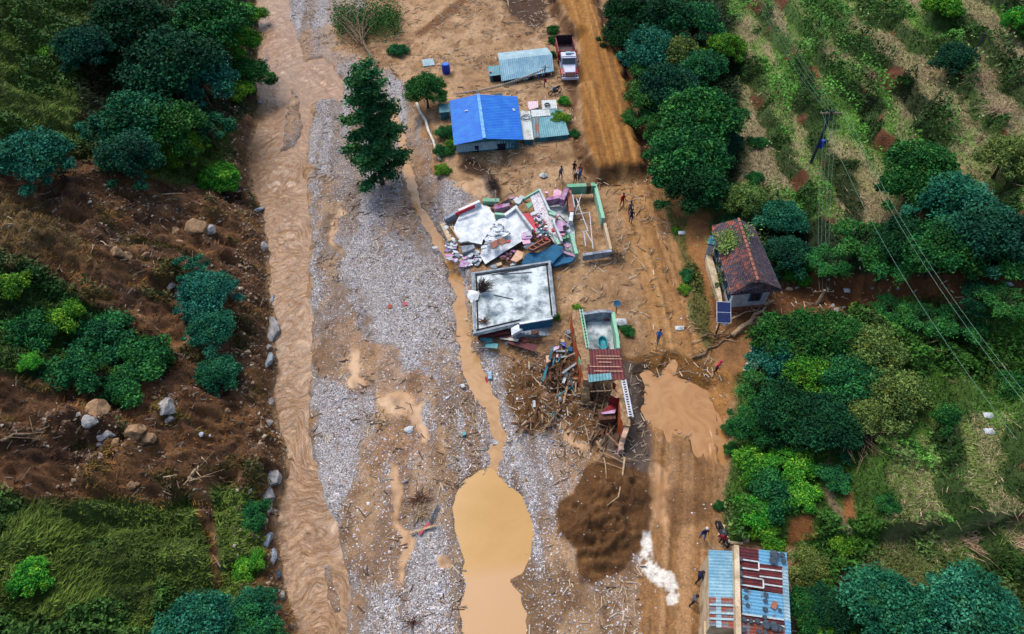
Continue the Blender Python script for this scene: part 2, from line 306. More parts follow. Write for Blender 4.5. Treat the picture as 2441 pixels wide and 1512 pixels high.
right_only([(1745,900),(2200,800),(2480,820),(2480,960),(2130,1010),(2100,1290),(2000,1400),(2300,1400),(2480,1500),(9e3,1700),(1890,1700),(1890,1310),(1730,1290),(1740,1000)], C3(72,104,38), 12, 40, gs=.9, stw=0)
right_only([(2010,550),(1960,520),(2000,515),(2030,545),(2000,570)], C3(96,58,34), 5, 10, gs=.0)
right_only([(1880,1240),(1935,1220),(1940,1290),(1870,1300)], C3(146,96,52), 5, 16, gs=.0)
right_only([(1925,160),(1945,160),(1962,210),(1945,215)], C3(122,74,46), 3, 8, gs=.0, stw=0)
right_only([(2005,1170),(2030,1170),(2040,1240),(2010,1245)], C3(150,98,54), 4, 10, gs=.0)
right_only([(1960,1120),(1980,1090),(1985,1180),(2050,1310),(2035,1315),(1965,1190)], C3(130,112,84), 4, 12, gs=.1)
right_only([(1985,1370),(2030,1360),(2020,1420),(1980,1420)], C3(96,60,38), 5, 14, gs=.0)
ln = ldist(U, V, [(2010,225),(1975,270),(1940,330),(1925,400),(1870,480)]); 
right_only([(1985,600),(2000,600),(2260,960),(2220,1060),(2205,1030),(2240,960)], C3(140,96,60), 4, 14, k=0)
paint([(1700,1180),(1722,1180),(1722,1290),(1700,1300)], C3(150,110,70), 4, 10, gs=.1, k=.7)

# ------------------------------------------------------------------ mesh helpers
def mesh_np(name, verts, faces, mats=(), col=None, uv=None, smooth=False, attrs=None, midx=None):
    me = bpy.data.meshes.new(name)
    verts = np.ascontiguousarray(verts, dtype=np.float32); faces = np.ascontiguousarray(faces, dtype=np.int32)
    n, k = faces.shape
    me.vertices.add(len(verts)); me.vertices.foreach_set('co', verts.ravel())
    me.loops.add(n*k); me.loops.foreach_set('vertex_index', faces.ravel())
    me.polygons.add(n); me.polygons.foreach_set('loop_start', np.arange(0, n*k, k, dtype=np.int32))
    if midx is not None: me.polygons.foreach_set('material_index', np.asarray(midx, dtype=np.int32))
    me.polygons.foreach_set('use_smooth', np.full(n, smooth))
    me.update(calc_edges=True)
    if col is not None:
        a = me.color_attributes.new('Col', 'FLOAT_COLOR', 'POINT')
        c = np.ones((len(verts), 4), np.float32); c[:, :3] = col; a.data.foreach_set('color', c.ravel())
    for nm, arr in (attrs or {}).items():
        a = me.color_attributes.new(nm, 'FLOAT_COLOR', 'POINT')
        c = np.ones((len(verts), 4), np.float32); c[:, :arr.shape[1]] = arr; a.data.foreach_set('color', c.ravel())
    for m in mats: me.materials.append(m)
    return me
def link(name, me, parent=None, loc=None):
    o = bpy.data.objects.new(name, me); COL.objects.link(o)
    if parent is not None: o.parent = parent
    if loc is not None: o.location = loc
    return o
def tag(o, label=None, cat=None, group=None, kind=None):
    if label: o['label'] = label
    if cat: o['category'] = cat
    if group: o['group'] = group
    if kind: o['kind'] = kind
    elif cat: o['kind'] = 'thing'
    return o
def empty(name, loc, label=None, cat=None, group=None, rz=0):
    o = bpy.data.objects.new(name, None); COL.objects.link(o); o.location = loc; o.rotation_euler = (0, 0, rz)
    o.empty_display_size = .2
    return tag(o, label, cat, group)
def copy_tree(o, parent=None):
    c = o.copy(); COL.objects.link(c)
    if parent is not None: c.parent = parent
    for ch in [x for x in o.children]: copy_tree(ch, c)
    return c

# ------------------------------------------------------------------ material helpers
def newmat(name):
    m = bpy.data.materials.new(name); m.use_nodes = True; t = m.node_tree
    return m, t, t.nodes['Principled BSDF'], t.nodes, t.links
def N(t, ty, **kw):
    n = t.nodes.new(ty)
    for k, v in kw.items():
        if k in n.inputs: n.inputs[k].default_value = v
        else: setattr(n, k, v)
    return n
def mixc(t, fac, a, b, mode='MIX'):
    n = t.nodes.new('ShaderNodeMix'); n.data_type = 'RGBA'; n.blend_type = mode
    for s, v in ((n.inputs[0], fac), (n.inputs[6], a), (n.inputs[7], b)):
        if hasattr(v, 'type') and hasattr(v, 'links'): t.links.new(v, s)
        elif isinstance(v, (int, float)): s.default_value = v
        else: s.default_value = (*v[:3], 1)
    return n.outputs[2]
def mth(t, op, a, b=0.0, c=None):
    n = t.nodes.new('ShaderNodeMath'); n.operation = op
    for i, v in enumerate((a, b) if c is None else (a, b, c)):
        if hasattr(v, 'links'): t.links.new(v, n.inputs[i])
        else: n.inputs[i].default_value = v
    return n.outputs[0]
def ramp(t, fac, stops):
    n = t.nodes.new('ShaderNodeValToRGB'); e = n.color_ramp.elements
    while len(e) < len(stops): e.new(.5)
    for i, (p, c) in enumerate(stops):
        e[i].position = p; e[i].color = (*c, 1) if hasattr(c, '__len__') else (c, c, c, 1)
    t.links.new(fac, n.inputs[0]); return n.outputs[0]
def simple(name, c, c2=None, scale=3.0, rough=.8, bump=.3, bs=25.0, metal=0.0, lo=.42, hi=.6, spec=.3):
    m, t, p, nd, L = newmat(name)
    c = np.array(c); c2 = c*.7 if c2 is None else np.array(c2)
    tc = N(t, 'ShaderNodeTexCoord'); nz = N(t, 'ShaderNodeTexNoise', Scale=scale, Detail=6.0, Roughness=.65); L.new(tc.outputs['Object'], nz.inputs['Vector'])
    f = ramp(t, nz.outputs[0], [(lo, 0.0), (hi, 1.0)])
    base = mixc(t, f, c, c2)
    n2_ = N(t, 'ShaderNodeTexNoise', Scale=bs, Detail=4.0); L.new(tc.outputs['Object'], n2_.inputs['Vector'])
    v = ramp(t, n2_.outputs[0], [(.3, .78), (.7, 1.15)])
    L.new(mixc(t, 1.0, base, v, 'MULTIPLY'), p.inputs['Base Color'])
    p.inputs['Roughness'].default_value = rough; p.inputs['Metallic'].default_value = metal
    p.inputs['Specular IOR Level'].default_value = spec
    b = N(t, 'ShaderNodeBump', Strength=bump, Distance=.04); L.new(n2_.outputs[0], b.inputs['Height']); L.new(b.outputs[0], p.inputs['Normal'])
    return m

# ground material: albedo zones on the mesh, texture from nodes
gm, t, p, nd, L = newmat('ground_cover')
tc = N(t, 'ShaderNodeTexCoord'); OB = tc.outputs['Object']
ac = N(t, 'ShaderNodeAttribute', attribute_name='Col'); ak = N(t, 'ShaderNodeAttribute', attribute_name='Kind')
sp = N(t, 'ShaderNodeSeparateColor'); L.new(ak.outputs['Color'], sp.inputs[0])
nA = N(t, 'ShaderNodeTexNoise', Scale=1.6, Detail=8.0, Roughness=.7); L.new(OB, nA.inputs['Vector'])
nB = N(t, 'ShaderNodeTexNoise', Scale=7.0, Detail=6.0, Roughness=.7); L.new(OB, nB.inputs['Vector'])
nC = N(t, 'ShaderNodeTexNoise', Scale=28.0, Detail=3.0); L.new(OB, nC.inputs['Vector'])
v1 = ramp(t, nA.outputs[0], [(.3, .66), (.5, 1.0), (.72, 1.3)]); v2 = ramp(t, nB.outputs[0], [(.3, .62), (.5, 1.0), (.7, 1.4)])
base = mixc(t, mth(t, 'SUBTRACT', 1.0, sp.outputs[1]), ac.outputs['Color'], mixc(t, 1.0, mixc(t, 1.0, ac.outputs['Color'], v1, 'MULTIPLY'), v2, 'MULTIPLY'))
vo = N(t, 'ShaderNodeTexVoronoi', Scale=5.5); L.new(OB, vo.inputs['Vector'])
vo2 = N(t, 'ShaderNodeTexVoronoi', Scale=12.0); L.new(OB, vo2.inputs['Vector'])
def sepx(s):
    n = N(t, 'ShaderNodeSeparateColor'); L.new(s, n.inputs[0]); return n.outputs[0]
stone = ramp(t, sepx(vo2.outputs['Color']), [(0, C3(140,120,102)), (.25, C3(176,166,158)), (.55, C3(206,200,200)), (.8, C3(228,224,226)), (1, C3(255,254,252))])
stone2 = ramp(t, sepx(vo.outputs['Color']), [(0, .62), (.5, .95), (1, 1.22)])
stone = mixc(t, 1.0, stone, stone2, 'MULTIPLY')
gap = ramp(t, vo2.outputs['Distance'], [(.35, 1.0), (.75, .55)])
stone = mixc(t, 1.0, stone, gap, 'MULTIPLY')
gmask = mth(t, 'ADD', sp.outputs[0], mth(t, 'MULTIPLY', mth(t, 'SUBTRACT', nB.outputs[0], .5), 1.5)); gmask = ramp(t, gmask, [(.3, 0.0), (.7, 1.0)])
stone = mixc(t, .35, stone, mixc(t, 1.0, base, mixc(t, 1.0, gap, stone2, 'MULTIPLY'), 'MULTIPLY'))
base = mixc(t, mth(t, 'MULTIPLY', gmask, .85), base, stone)
# straw strewn on the terraces
mp = N(t, 'ShaderNodeMapping'); mp.inputs['Scale'].default_value = (1.0, 3.2, 1.0); mp.inputs['Rotation'].default_value = (0, 0, .6); L.new(OB, mp.inputs['Vector'])
nS = N(t, 'ShaderNodeTexNoise', Scale=3.2, Detail=8.0, Roughness=.8, Distortion=1.5); L.new(mp.outputs[0], nS.inputs['Vector'])
sm = mth(t, 'MULTIPLY', ramp(t, nS.outputs[0], [(.47, 0.0), (.6, 1.0)]), sp.outputs[2])
base = mixc(t, mth(t, 'MULTIPLY', sm, .5), base, C3(196,174,140))
L.new(base, p.inputs['Base Color'])
L.new(mth(t, 'SUBTRACT', .9, mth(t, 'MULTIPLY', sp.outputs[1], .6)), p.inputs['Roughness'])
p.inputs['Specular IOR Level'].default_value = .25
hsum = mth(t, 'ADD', mth(t, 'MULTIPLY', nB.outputs[0], 1.0), mth(t, 'MULTIPLY', nC.outputs[0], .35))
hsum = mth(t, 'ADD', hsum, mth(t, 'MULTIPLY', mth(t, 'SUBTRACT', 1.0, vo2.outputs['Distance']), mth(t, 'MULTIPLY', gmask, .7)))
bp = N(t, 'ShaderNodeBump', Distance=.16); L.new(mth(t, 'SUBTRACT', .85, mth(t, 'MULTIPLY', sp.outputs[1], .8)), bp.inputs['Strength'])
L.new(hsum, bp.inputs['Height']); L.new(bp.outputs[0], p.inputs['Normal'])
GROUND = gm

# ------------------------------------------------------------------ ground sheets
ny, nx = GX.shape
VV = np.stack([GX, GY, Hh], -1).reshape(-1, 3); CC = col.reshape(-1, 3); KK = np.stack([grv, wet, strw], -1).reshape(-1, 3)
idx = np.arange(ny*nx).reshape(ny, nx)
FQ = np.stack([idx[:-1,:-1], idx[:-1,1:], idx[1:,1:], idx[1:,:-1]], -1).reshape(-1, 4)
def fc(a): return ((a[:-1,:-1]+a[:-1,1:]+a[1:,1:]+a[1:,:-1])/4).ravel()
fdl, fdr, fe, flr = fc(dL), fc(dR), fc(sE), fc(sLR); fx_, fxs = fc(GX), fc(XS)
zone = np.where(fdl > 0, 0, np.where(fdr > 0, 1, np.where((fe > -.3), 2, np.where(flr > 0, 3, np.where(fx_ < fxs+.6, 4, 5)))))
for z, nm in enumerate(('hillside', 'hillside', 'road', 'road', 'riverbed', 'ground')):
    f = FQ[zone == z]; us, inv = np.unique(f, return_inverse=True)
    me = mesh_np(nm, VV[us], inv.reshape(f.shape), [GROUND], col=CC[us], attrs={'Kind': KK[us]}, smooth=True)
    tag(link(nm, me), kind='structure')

# ------------------------------------------------------------------ muddy water
def water_mat(name, ca, cb, cc_, scale, bump, rough, aniso=1.0):
    m, t, p, nd, L = newmat(name)
    tc = N(t, 'ShaderNodeTexCoord'); mp = N(t, 'ShaderNodeMapping'); mp.inputs['Scale'].default_value = (1.0, aniso, 1.0); L.new(N(t, 'ShaderNodeAttribute', attribute_name='flow').outputs['Vector'] if name == 'river_water' else tc.outputs['Object'], mp.inputs['Vector'])
    a = N(t, 'ShaderNodeTexNoise', Scale=scale, Detail=7.0, Roughness=.62, Distortion=1.6); L.new(mp.outputs[0], a.inputs['Vector'])
    b = N(t, 'ShaderNodeTexNoise', Scale=scale*.22, Detail=4.0, Distortion=.6); L.new(tc.outputs['Object'], b.inputs['Vector'])
    c = ramp(t, a.outputs[0], [(.38, ca), (.48, cb), (.62, cc_)])
    c = mixc(t, ramp(t, b.outputs[0], [(.4, 0.0), (.65, .4)]), c, cb)
    if name == 'pond_water':
        so_ = N(t, 'ShaderNodeSeparateXYZ'); L.new(tc.outputs['Object'], so_.inputs[0])
        k_ = mth(t, 'ADD', mth(t, 'MULTIPLY', mth(t, 'SUBTRACT', at(1200,1290,.26).y, so_.outputs[1]), .9), mth(t, 'MULTIPLY', mth(t, 'SUBTRACT', b.outputs[0], .5), 14.0))
        c = mixc(t, ramp(t, k_, [(.0, 0.0), (1.0, 1.0)]), c, C3(190,150,104))
    if name == 'river_water':  # wave shading put into the colour: dark crest lines, paler highlights
        for sc_, lo_, hi_, k_ in ((1.0, .035, .0, .75), (2.3, .03, .0, .5)):
            w1 = N(t, 'ShaderNodeTexNoise', Scale=sc_, Detail=3.0, Roughness=.55, Distortion=2.2); L.new(mp.outputs[0], w1.inputs['Vector'])
            rd = mth(t, 'ABSOLUTE', mth(t, 'SUBTRACT', w1.outputs[0], .5)); rd = ramp(t, rd, [(0.0, 1.0), (lo_, 0.0)])
            ms = ramp(t, b.outputs[0], [(.36, .25), (.6, 1.0)])
            c = mixc(t, mth(t, 'MULTIPLY', mth(t, 'MULTIPLY', rd, ms), k_), c, C3(92,60,26))
        w2 = N(t, 'ShaderNodeTexNoise', Scale=3.4, Detail=4.0, Distortion=1.0); L.new(mp.outputs[0], w2.inputs['Vector'])
        c = mixc(t, ramp(t, w2.outputs[0], [(.56, 0.0), (.68, .6)]), c, C3(178,138,94))
    L.new(c, p.inputs['Base Color']); p.inputs['Roughness'].default_value = rough; p.inputs['Specular IOR Level'].default_value = .35
    bb = N(t, 'ShaderNodeBump', Strength=bump, Distance=.12); L.new(a.outputs[0], bb.inputs['Height']); L.new(bb.outputs[0], p.inputs['Normal'])
    return m
def sheet(name, s, z, mat, grow=.7, wave=0.0, xm=None, smooth=True):
    keep = s > -grow
    if xm is not None: keep &= xm
    fk = (keep[:-1,:-1] & keep[:-1,1:] & keep[1:,1:] & keep[1:,:-1]).ravel()
    f = FQ[fk]; us, inv = np.unique(f, return_inverse=True); v = VV[us].copy(); v[:, 2] = z
    if wave:
        x, y = v[:, 0], v[:, 1]; xc = (rx(_yl, _xl, y)+rx(_yr, _xr, y))/2
        ch = np.abs(x-xc)*.9
        h = fbm(x*.8, (y+ch)*1.3, 3, 300)-.5 + .8*(fbm(x*1.7+9, (y-ch*.8)*2.8, 2, 310)-.5)
        v[:, 2] += h*wave*sstep(.0, 1.5, s.ravel()[us])
    me = mesh_np(name, v, inv.reshape(f.shape), [mat], smooth=smooth)
    if wave:
        fa = me.attributes.new('flow', 'FLOAT_VECTOR', 'POINT'); wq = (fbm(x*.28, y*.16, 3, 330)-.5)*7; fv = np.stack([x-xc+.5*wq, y+.42*np.abs(x-xc+wq*.5)+.9*wq, 0*x], 1).astype(np.float32); fa.data.foreach_set('vector', fv.ravel())
    return tag(link(name, me), kind='structure')
RIV = water_mat('river_water', C3(108,72,36), C3(138,97,56), C3(160,120,76), 1.0, .9, .35, 1.6)
PON = water_mat('pond_water', C3(176,134,66), C3(184,142,78), C3(190,148,92), .07, .03, .1)
sheet('river', sR, 0.0, RIV, .9, .22, (dL < 1.2))
sheet('stream', np.where(sP > -.35, -9, sS), .27, water_mat('stream_water', C3(150,110,62), C3(166,124,74), C3(178,136,86), .6, .12, .16), .5)
sheet('pond', sP, .26, PON, .9)
sheet('puddle', sU, .74, water_mat('puddle_water', C3(152,108,62), C3(170,124,76), C3(184,140,92), .5, .1, .1), .8)

# ------------------------------------------------------------------ mesh builder for built things
class MB:
    def __init__(s): s.v = []; s.f = []; s.m = []
    def add(s, vs, fs, m=0):
        b = len(s.v); s.v += [tuple(v) for v in vs]; s.f += [tuple(b+i for i in f) for f in fs]; s.m += [m]*len(fs); return s
    def hexa(s, p, m=0):                  # p: 4 bottom, 4 top corners, counter-clockwise seen from above
        return s.add(p, [(3,2,1,0),(4,5,6,7),(0,1,5,4),(1,2,6,5),(2,3,7,6),(3,0,4,7)], m)
    def box(s, c, d, rz=0, m=0, mat=None):
        M = mat or (Matrix.Translation(c) @ Matrix.Rotation(rz, 4, 'Z')); x, y, z = d[0]/2, d[1]/2, d[2]/2
        return s.hexa([M @ Vector(q) for q in ((-x,-y,-z),(x,-y,-z),(x,y,-z),(-x,y,-z),(-x,-y,z),(x,-y,z),(x,y,z),(-x,y,z))], m)
    def beam(s, a, b, w, h, m=0, up=(0,0,1)):
        a, b = Vector(a), Vector(b); d = (b-a); u = Vector(up); 
        if abs(d.normalized().dot(u)) > .97: u = Vector((1,0,0))
        x = d.cross(u).normalized()*w/2; y = x.cross(d).normalized()*h/2
        return s.hexa([a-x-y, a+x-y, b+x-y, b-x-y, a-x+y, a+x+y, b+x+y, b-x+y], m)
    def prism(s, top, th, m=0, dirn=(0,0,-1)):
        n = len(top); top = [Vector(q) for q in top]; ar = sum(top[i].x*top[(i+1)%n].y-top[(i+1)%n].x*top[i].y for i in range(n))
        if ar < 0: top = top[::-1]
        bot = [q+Vector(dirn)*th for q in top]
        return s.add(bot+top, [tuple(range(n-1,-1,-1)), tuple(range(n, 2*n))]+[(i,(i+1)%n,n+(i+1)%n,n+i) for i in range(n)], m)
    def tube(s, pts, rad, n=6, m=0, cap=True):
        pts = [Vector(q) for q in pts]; k = len(pts); rad = rad if hasattr(rad, '__len__') else [rad]*k
        vs = []; fs = []; pu = None
        for i, q in enumerate(pts):
            d = (pts[min(i+1,k-1)]-pts[max(i-1,0)]).normalized()
            if pu is None: pu = d.orthogonal().normalized()
            pu = (pu - d*pu.dot(d)).normalized(); w_ = d.cross(pu)
            vs += [q+(pu*math.cos(2*math.pi*j/n)+w_*math.sin(2*math.pi*j/n))*rad[i] for j in range(n)]
        for i in range(k-1): fs += [(i*n+j, i*n+(j+1)%n, (i+1)*n+(j+1)%n, (i+1)*n+j) for j in range(n)]
        if cap: fs += [tuple(range(n-1,-1,-1)), tuple(range((k-1)*n, k*n))]
        return s.add(vs, fs, m)
    def corr(s, p, pitch=.16, amp=.022, th=.02, m=0, n2=2, sag=0.0):   # corrugated sheet, corrugations run from p[0]p[1] to p[3]p[2]
        p = [Vector(q) for q in p]; L_ = (p[1]-p[0]).length; nu = max(4, int(L_/pitch*4)); nn = (p[1]-p[0]).cross(p[3]-p[0]).normalized()
        if nn.z < 0: nn = -nn
        vs = []; fs = []
        for j in range(n2+1):
            for i in range(nu+1):
                u = i/nu; v = j/n2; q = (p[0]*(1-u)+p[1]*u)*(1-v)+(p[3]*(1-u)+p[2]*u)*v
                vs.append(q+nn*(amp*math.sin(i*math.pi/2)+amp) - Vector((0,0,sag*math.sin(u*math.pi)*math.sin(v*math.pi))))
        for j in range(n2):
            for i in range(nu):
                a = j*(nu+1)+i; fs.append((a, a+1, a+nu+2, a+nu+1))
        b = len(vs); up = vs; dn = [q-nn*th for q in vs]
        fb = [tuple(b+i for i in f[::-1]) for f in fs]
        sd = []
        for i in range(nu): sd += [(i+1, i, b+i, b+i+1), (n2*(nu+1)+i, n2*(nu+1)+i+1, b+n2*(nu+1)+i+1, b+n2*(nu+1)+i)]
        for j in range(n2): a = j*(nu+1); c = a+nu; sd += [(a, a+nu+1, b+a+nu+1, b+a), (c+nu+1, c, b+c, b+c+nu+1)]
        return s.add(up+dn, fs+fb+sd, m)
    def build(s, name, mats, parent=None, origin=None, smooth=False, label=None, bevel=0):
        me = bpy.data.meshes.new(name); o3 = Vector(origin) if origin is not None else (Vector(parent.location) if parent is not None and parent.type == 'EMPTY' else Vector((0,0,0)))
        if parent is not None and parent.type != 'EMPTY': o3 = Vector(parent['_o']) if '_o' in parent else o3
        me.from_pydata([tuple(Vector(v)-o3) for v in s.v], [], s.f)
        mats = mats if isinstance(mats, (list, tuple)) else [mats]
        for m in mats: me.materials.append(m)
        me.polygons.foreach_set('material_index', s.m); me.polygons.foreach_set('use_smooth', [smooth]*len(s.f)); me.update()
        o = bpy.data.objects.new(name, me); COL.objects.link(o)
        if parent is not None: o.parent = parent
        else: o.location = o3
        if label: o['label'] = label
        return o
def sub(name, mb, mats, parent, **kw):     # a sub-part: same local frame as its (unmoved) parent part
    r = parent.parent if parent.parent is not None else parent
    return mb.build(name, mats, parent, origin=r.location, **kw)
def tri(pts, z):
    if hasattr(z, '__len__'): return [at(u, v, zz) for (u, v), zz in zip(pts, z)]
    return [at(u, v, z) for u, v in pts]
def plane_pts(pts, z0, tx=0.0, ty=0.0, hub=None):   # pixels -> points on a tilted plane z = z0 + tx*dx + ty*dy
    c = hub or at(sum(p[0] for p in pts)/len(pts), sum(p[1] for p in pts)/len(pts), z0); out = []
    for u, v in pts:
        d = Vector(ray(u, v)); t_ = (z0 - tx*c.x - ty*c.y - CAMZ)/(d.z - tx*d.x - ty*d.y)
        out.append(Vector((d.x*t_, d.y*t_, CAMZ + d.z*t_)))
    return out
def gz(u, v): return float(on(u, v).z)

# ------------------------------------------------------------------ foliage
def leafmat(name, d, m_, l):
    m, t, p, nd, L = newmat(name)
    a = N(t, 'ShaderNodeAttribute', attribute_name='Col'); s_ = N(t, 'ShaderNodeSeparateColor'); L.new(a.outputs['Color'], s_.inputs[0])
    c = ramp(t, s_.outputs[0], [(0.05, d), (.5, m_), (.95, l)])
    oi = N(t, 'ShaderNodeObjectInfo'); hv = N(t, 'ShaderNodeHueSaturation')
    L.new(mth(t, 'ADD', mth(t, 'MULTIPLY', oi.outputs['Random'], .05), .475), hv.inputs['Hue']); L.new(mth(t, 'ADD', mth(t, 'MULTIPLY', oi.outputs['Random'], .3), .85), hv.inputs['Value'])
    tl = N(t, 'ShaderNodeTexCoord'); nl_ = N(t, 'ShaderNodeTexNoise', Scale=.7, Detail=5.0, Roughness=.75); L.new(tl.outputs['Object'], nl_.inputs['Vector']); c = mixc(t, ramp(t, nl_.outputs[0], [(.5, 0.0), (.68, .6)]), c, mixc(t, 1.0, l, C3(250,220,120), 'MULTIPLY')); c = mixc(t, ramp(t, nl_.outputs[0], [(.3, .6), (.44, 0.0)]), c, d); c = mixc(t, 1.0, c, (1.22, 1.22, 1.12), 'MULTIPLY'); L.new(c, hv.inputs['Color']); L.new(hv.outputs[0], p.inputs['Base Color']); p.inputs['Roughness'].default_value = .75; p.inputs['Specular IOR Level'].default_value = .06
    return m
LF_GREEN = leafmat('leaf_green', C3(19,60,35), C3(35,98,51), C3(80,146,69))
LF_TALL = leafmat('leaf_tall', C3(22,66,44), C3(44,104,66), C3(96,150,92))
LF_TEAL = leafmat('leaf_teal', C3(16,62,50), C3(30,98,76), C3(74,148,116)) # C3(15,55,53), C3(26,89,80), C3(55,132,114))
LF_OLIVE = leafmat('leaf_olive', C3(51,73,37), C3(89,116,60), C3(141,159,87))
LF_BRIGHT = leafmat('leaf_bright', C3(35,87,28), C3(64,137,44), C3(141,193,60))
LF_DARK = leafmat('leaf_dark', C3(15,44,33), C3(24,69,48), C3(44,105,69))
BARK = simple('bark', C3(96,78,62), C3(60,46,36), 4, .9, .6, 14)
rs_ = np.random.RandomState(3)
def leaf_quads(P, size, up=.5, rng=rs_, asp=.5):
    n = len(P); d = rng.normal(size=(n, 3)); d[:, 2] = d[:, 2]*.45 - .15; d /= np.linalg.norm(d, axis=1)[:, None]
    r = rng.normal(size=(n, 3)); r[:, 2] += up*2; b = np.cross(d, r); b /= np.linalg.norm(b, axis=1)[:, None]+1e-9
    s = (size*(.6+.8*rng.rand(n)))[:, None]
    v = np.stack([P-d*s*.5, P+b*s*asp*.5, P+d*s*.5+np.array([0,0,-.1])*s, P-b*s*asp*.5], 1)
    return v.reshape(-1, 3), np.arange(n*4).reshape(n, 4)
def crown_mesh(name, clumps, n, size, mat, rng, asp=.55, shell=.35, drop=0.0):
    P = []; Cc_ = []
    tot = sum(c[3]**2 for c in clumps)
    for (x, y, z, r, fz) in clumps:
        k = int(n*r*r/tot); d = rng.normal(size=(k, 3)); d /= np.linalg.norm(d, axis=1)[:, None]
        rr = r*(1-shell*rng.rand(k)**1.5)*(1+.30*np.sin(d[:, 0]*5+x*3)*np.cos(d[:, 1]*6+y)+.17*rng.normal(size=k))
        q = d*rr[:, None]*np.array([1, 1, fz]) + np.array([x, y, z]); q[:, 2] -= drop*rng.rand(k)**2*r
        sh = rng.normal(.42, .16, k) + rng.normal(0, .13) + .14*np.sin(d[:, 0]*7+y*5)*np.sin(d[:, 1]*6+x*3)
        P.append(q); Cc_.append(sh)
    P = np.concatenate(P); c = np.clip(np.concatenate(Cc_), .02, .98)
    v, f = leaf_quads(P, size, rng=rng, asp=asp)
    return mesh_np(name, v, f, [mat], col=np.repeat(c, 4)[:, None]*np.ones(3))
def clumps_round(rng, k, R_, H_, base, rc):
    out = []
    for i in range(k):
        a = i*2.399+rng.rand(); t_ = (i+.5)/k; rr = R_*math.sqrt(t_)*(.75+.3*rng.rand()); z = base + H_*(1-(rr/R_)**2*.75)*(.75+.35*rng.rand())
        out.append((rr*math.cos(a), rr*math.sin(a), z, rc*(.7+.6*rng.rand()), .75))
    return out
def trunk_mb(h, r, rng, limbs, spread):
    b = MB(); lean = Vector((rng.normal()*.06, rng.normal()*.06, 0)); pts = [Vector((0,0,-.4))+lean*0, Vector((0,0,h*.35))+lean*h*.4, Vector((0,0,h*.7))+lean*h]
    b.tube(pts, [r, r*.75, r*.45], 7)
    for i in range(limbs):
        a = i*2.4+rng.rand(); z0 = h*(.3+.4*rng.rand()); st_ = Vector((0,0,z0))+lean*z0; e = Vector((math.cos(a)*spread*(.5+.5*rng.rand()), math.sin(a)*spread*(.5+.5*rng.rand()), h*(.65+.35*rng.rand())))
        m_ = (st_+e)/2+Vector((0,0,h*.06)); b.tube([st_, m_, e], [r*.42, r*.28, r*.1], 5)
    return b
PROTO = {}
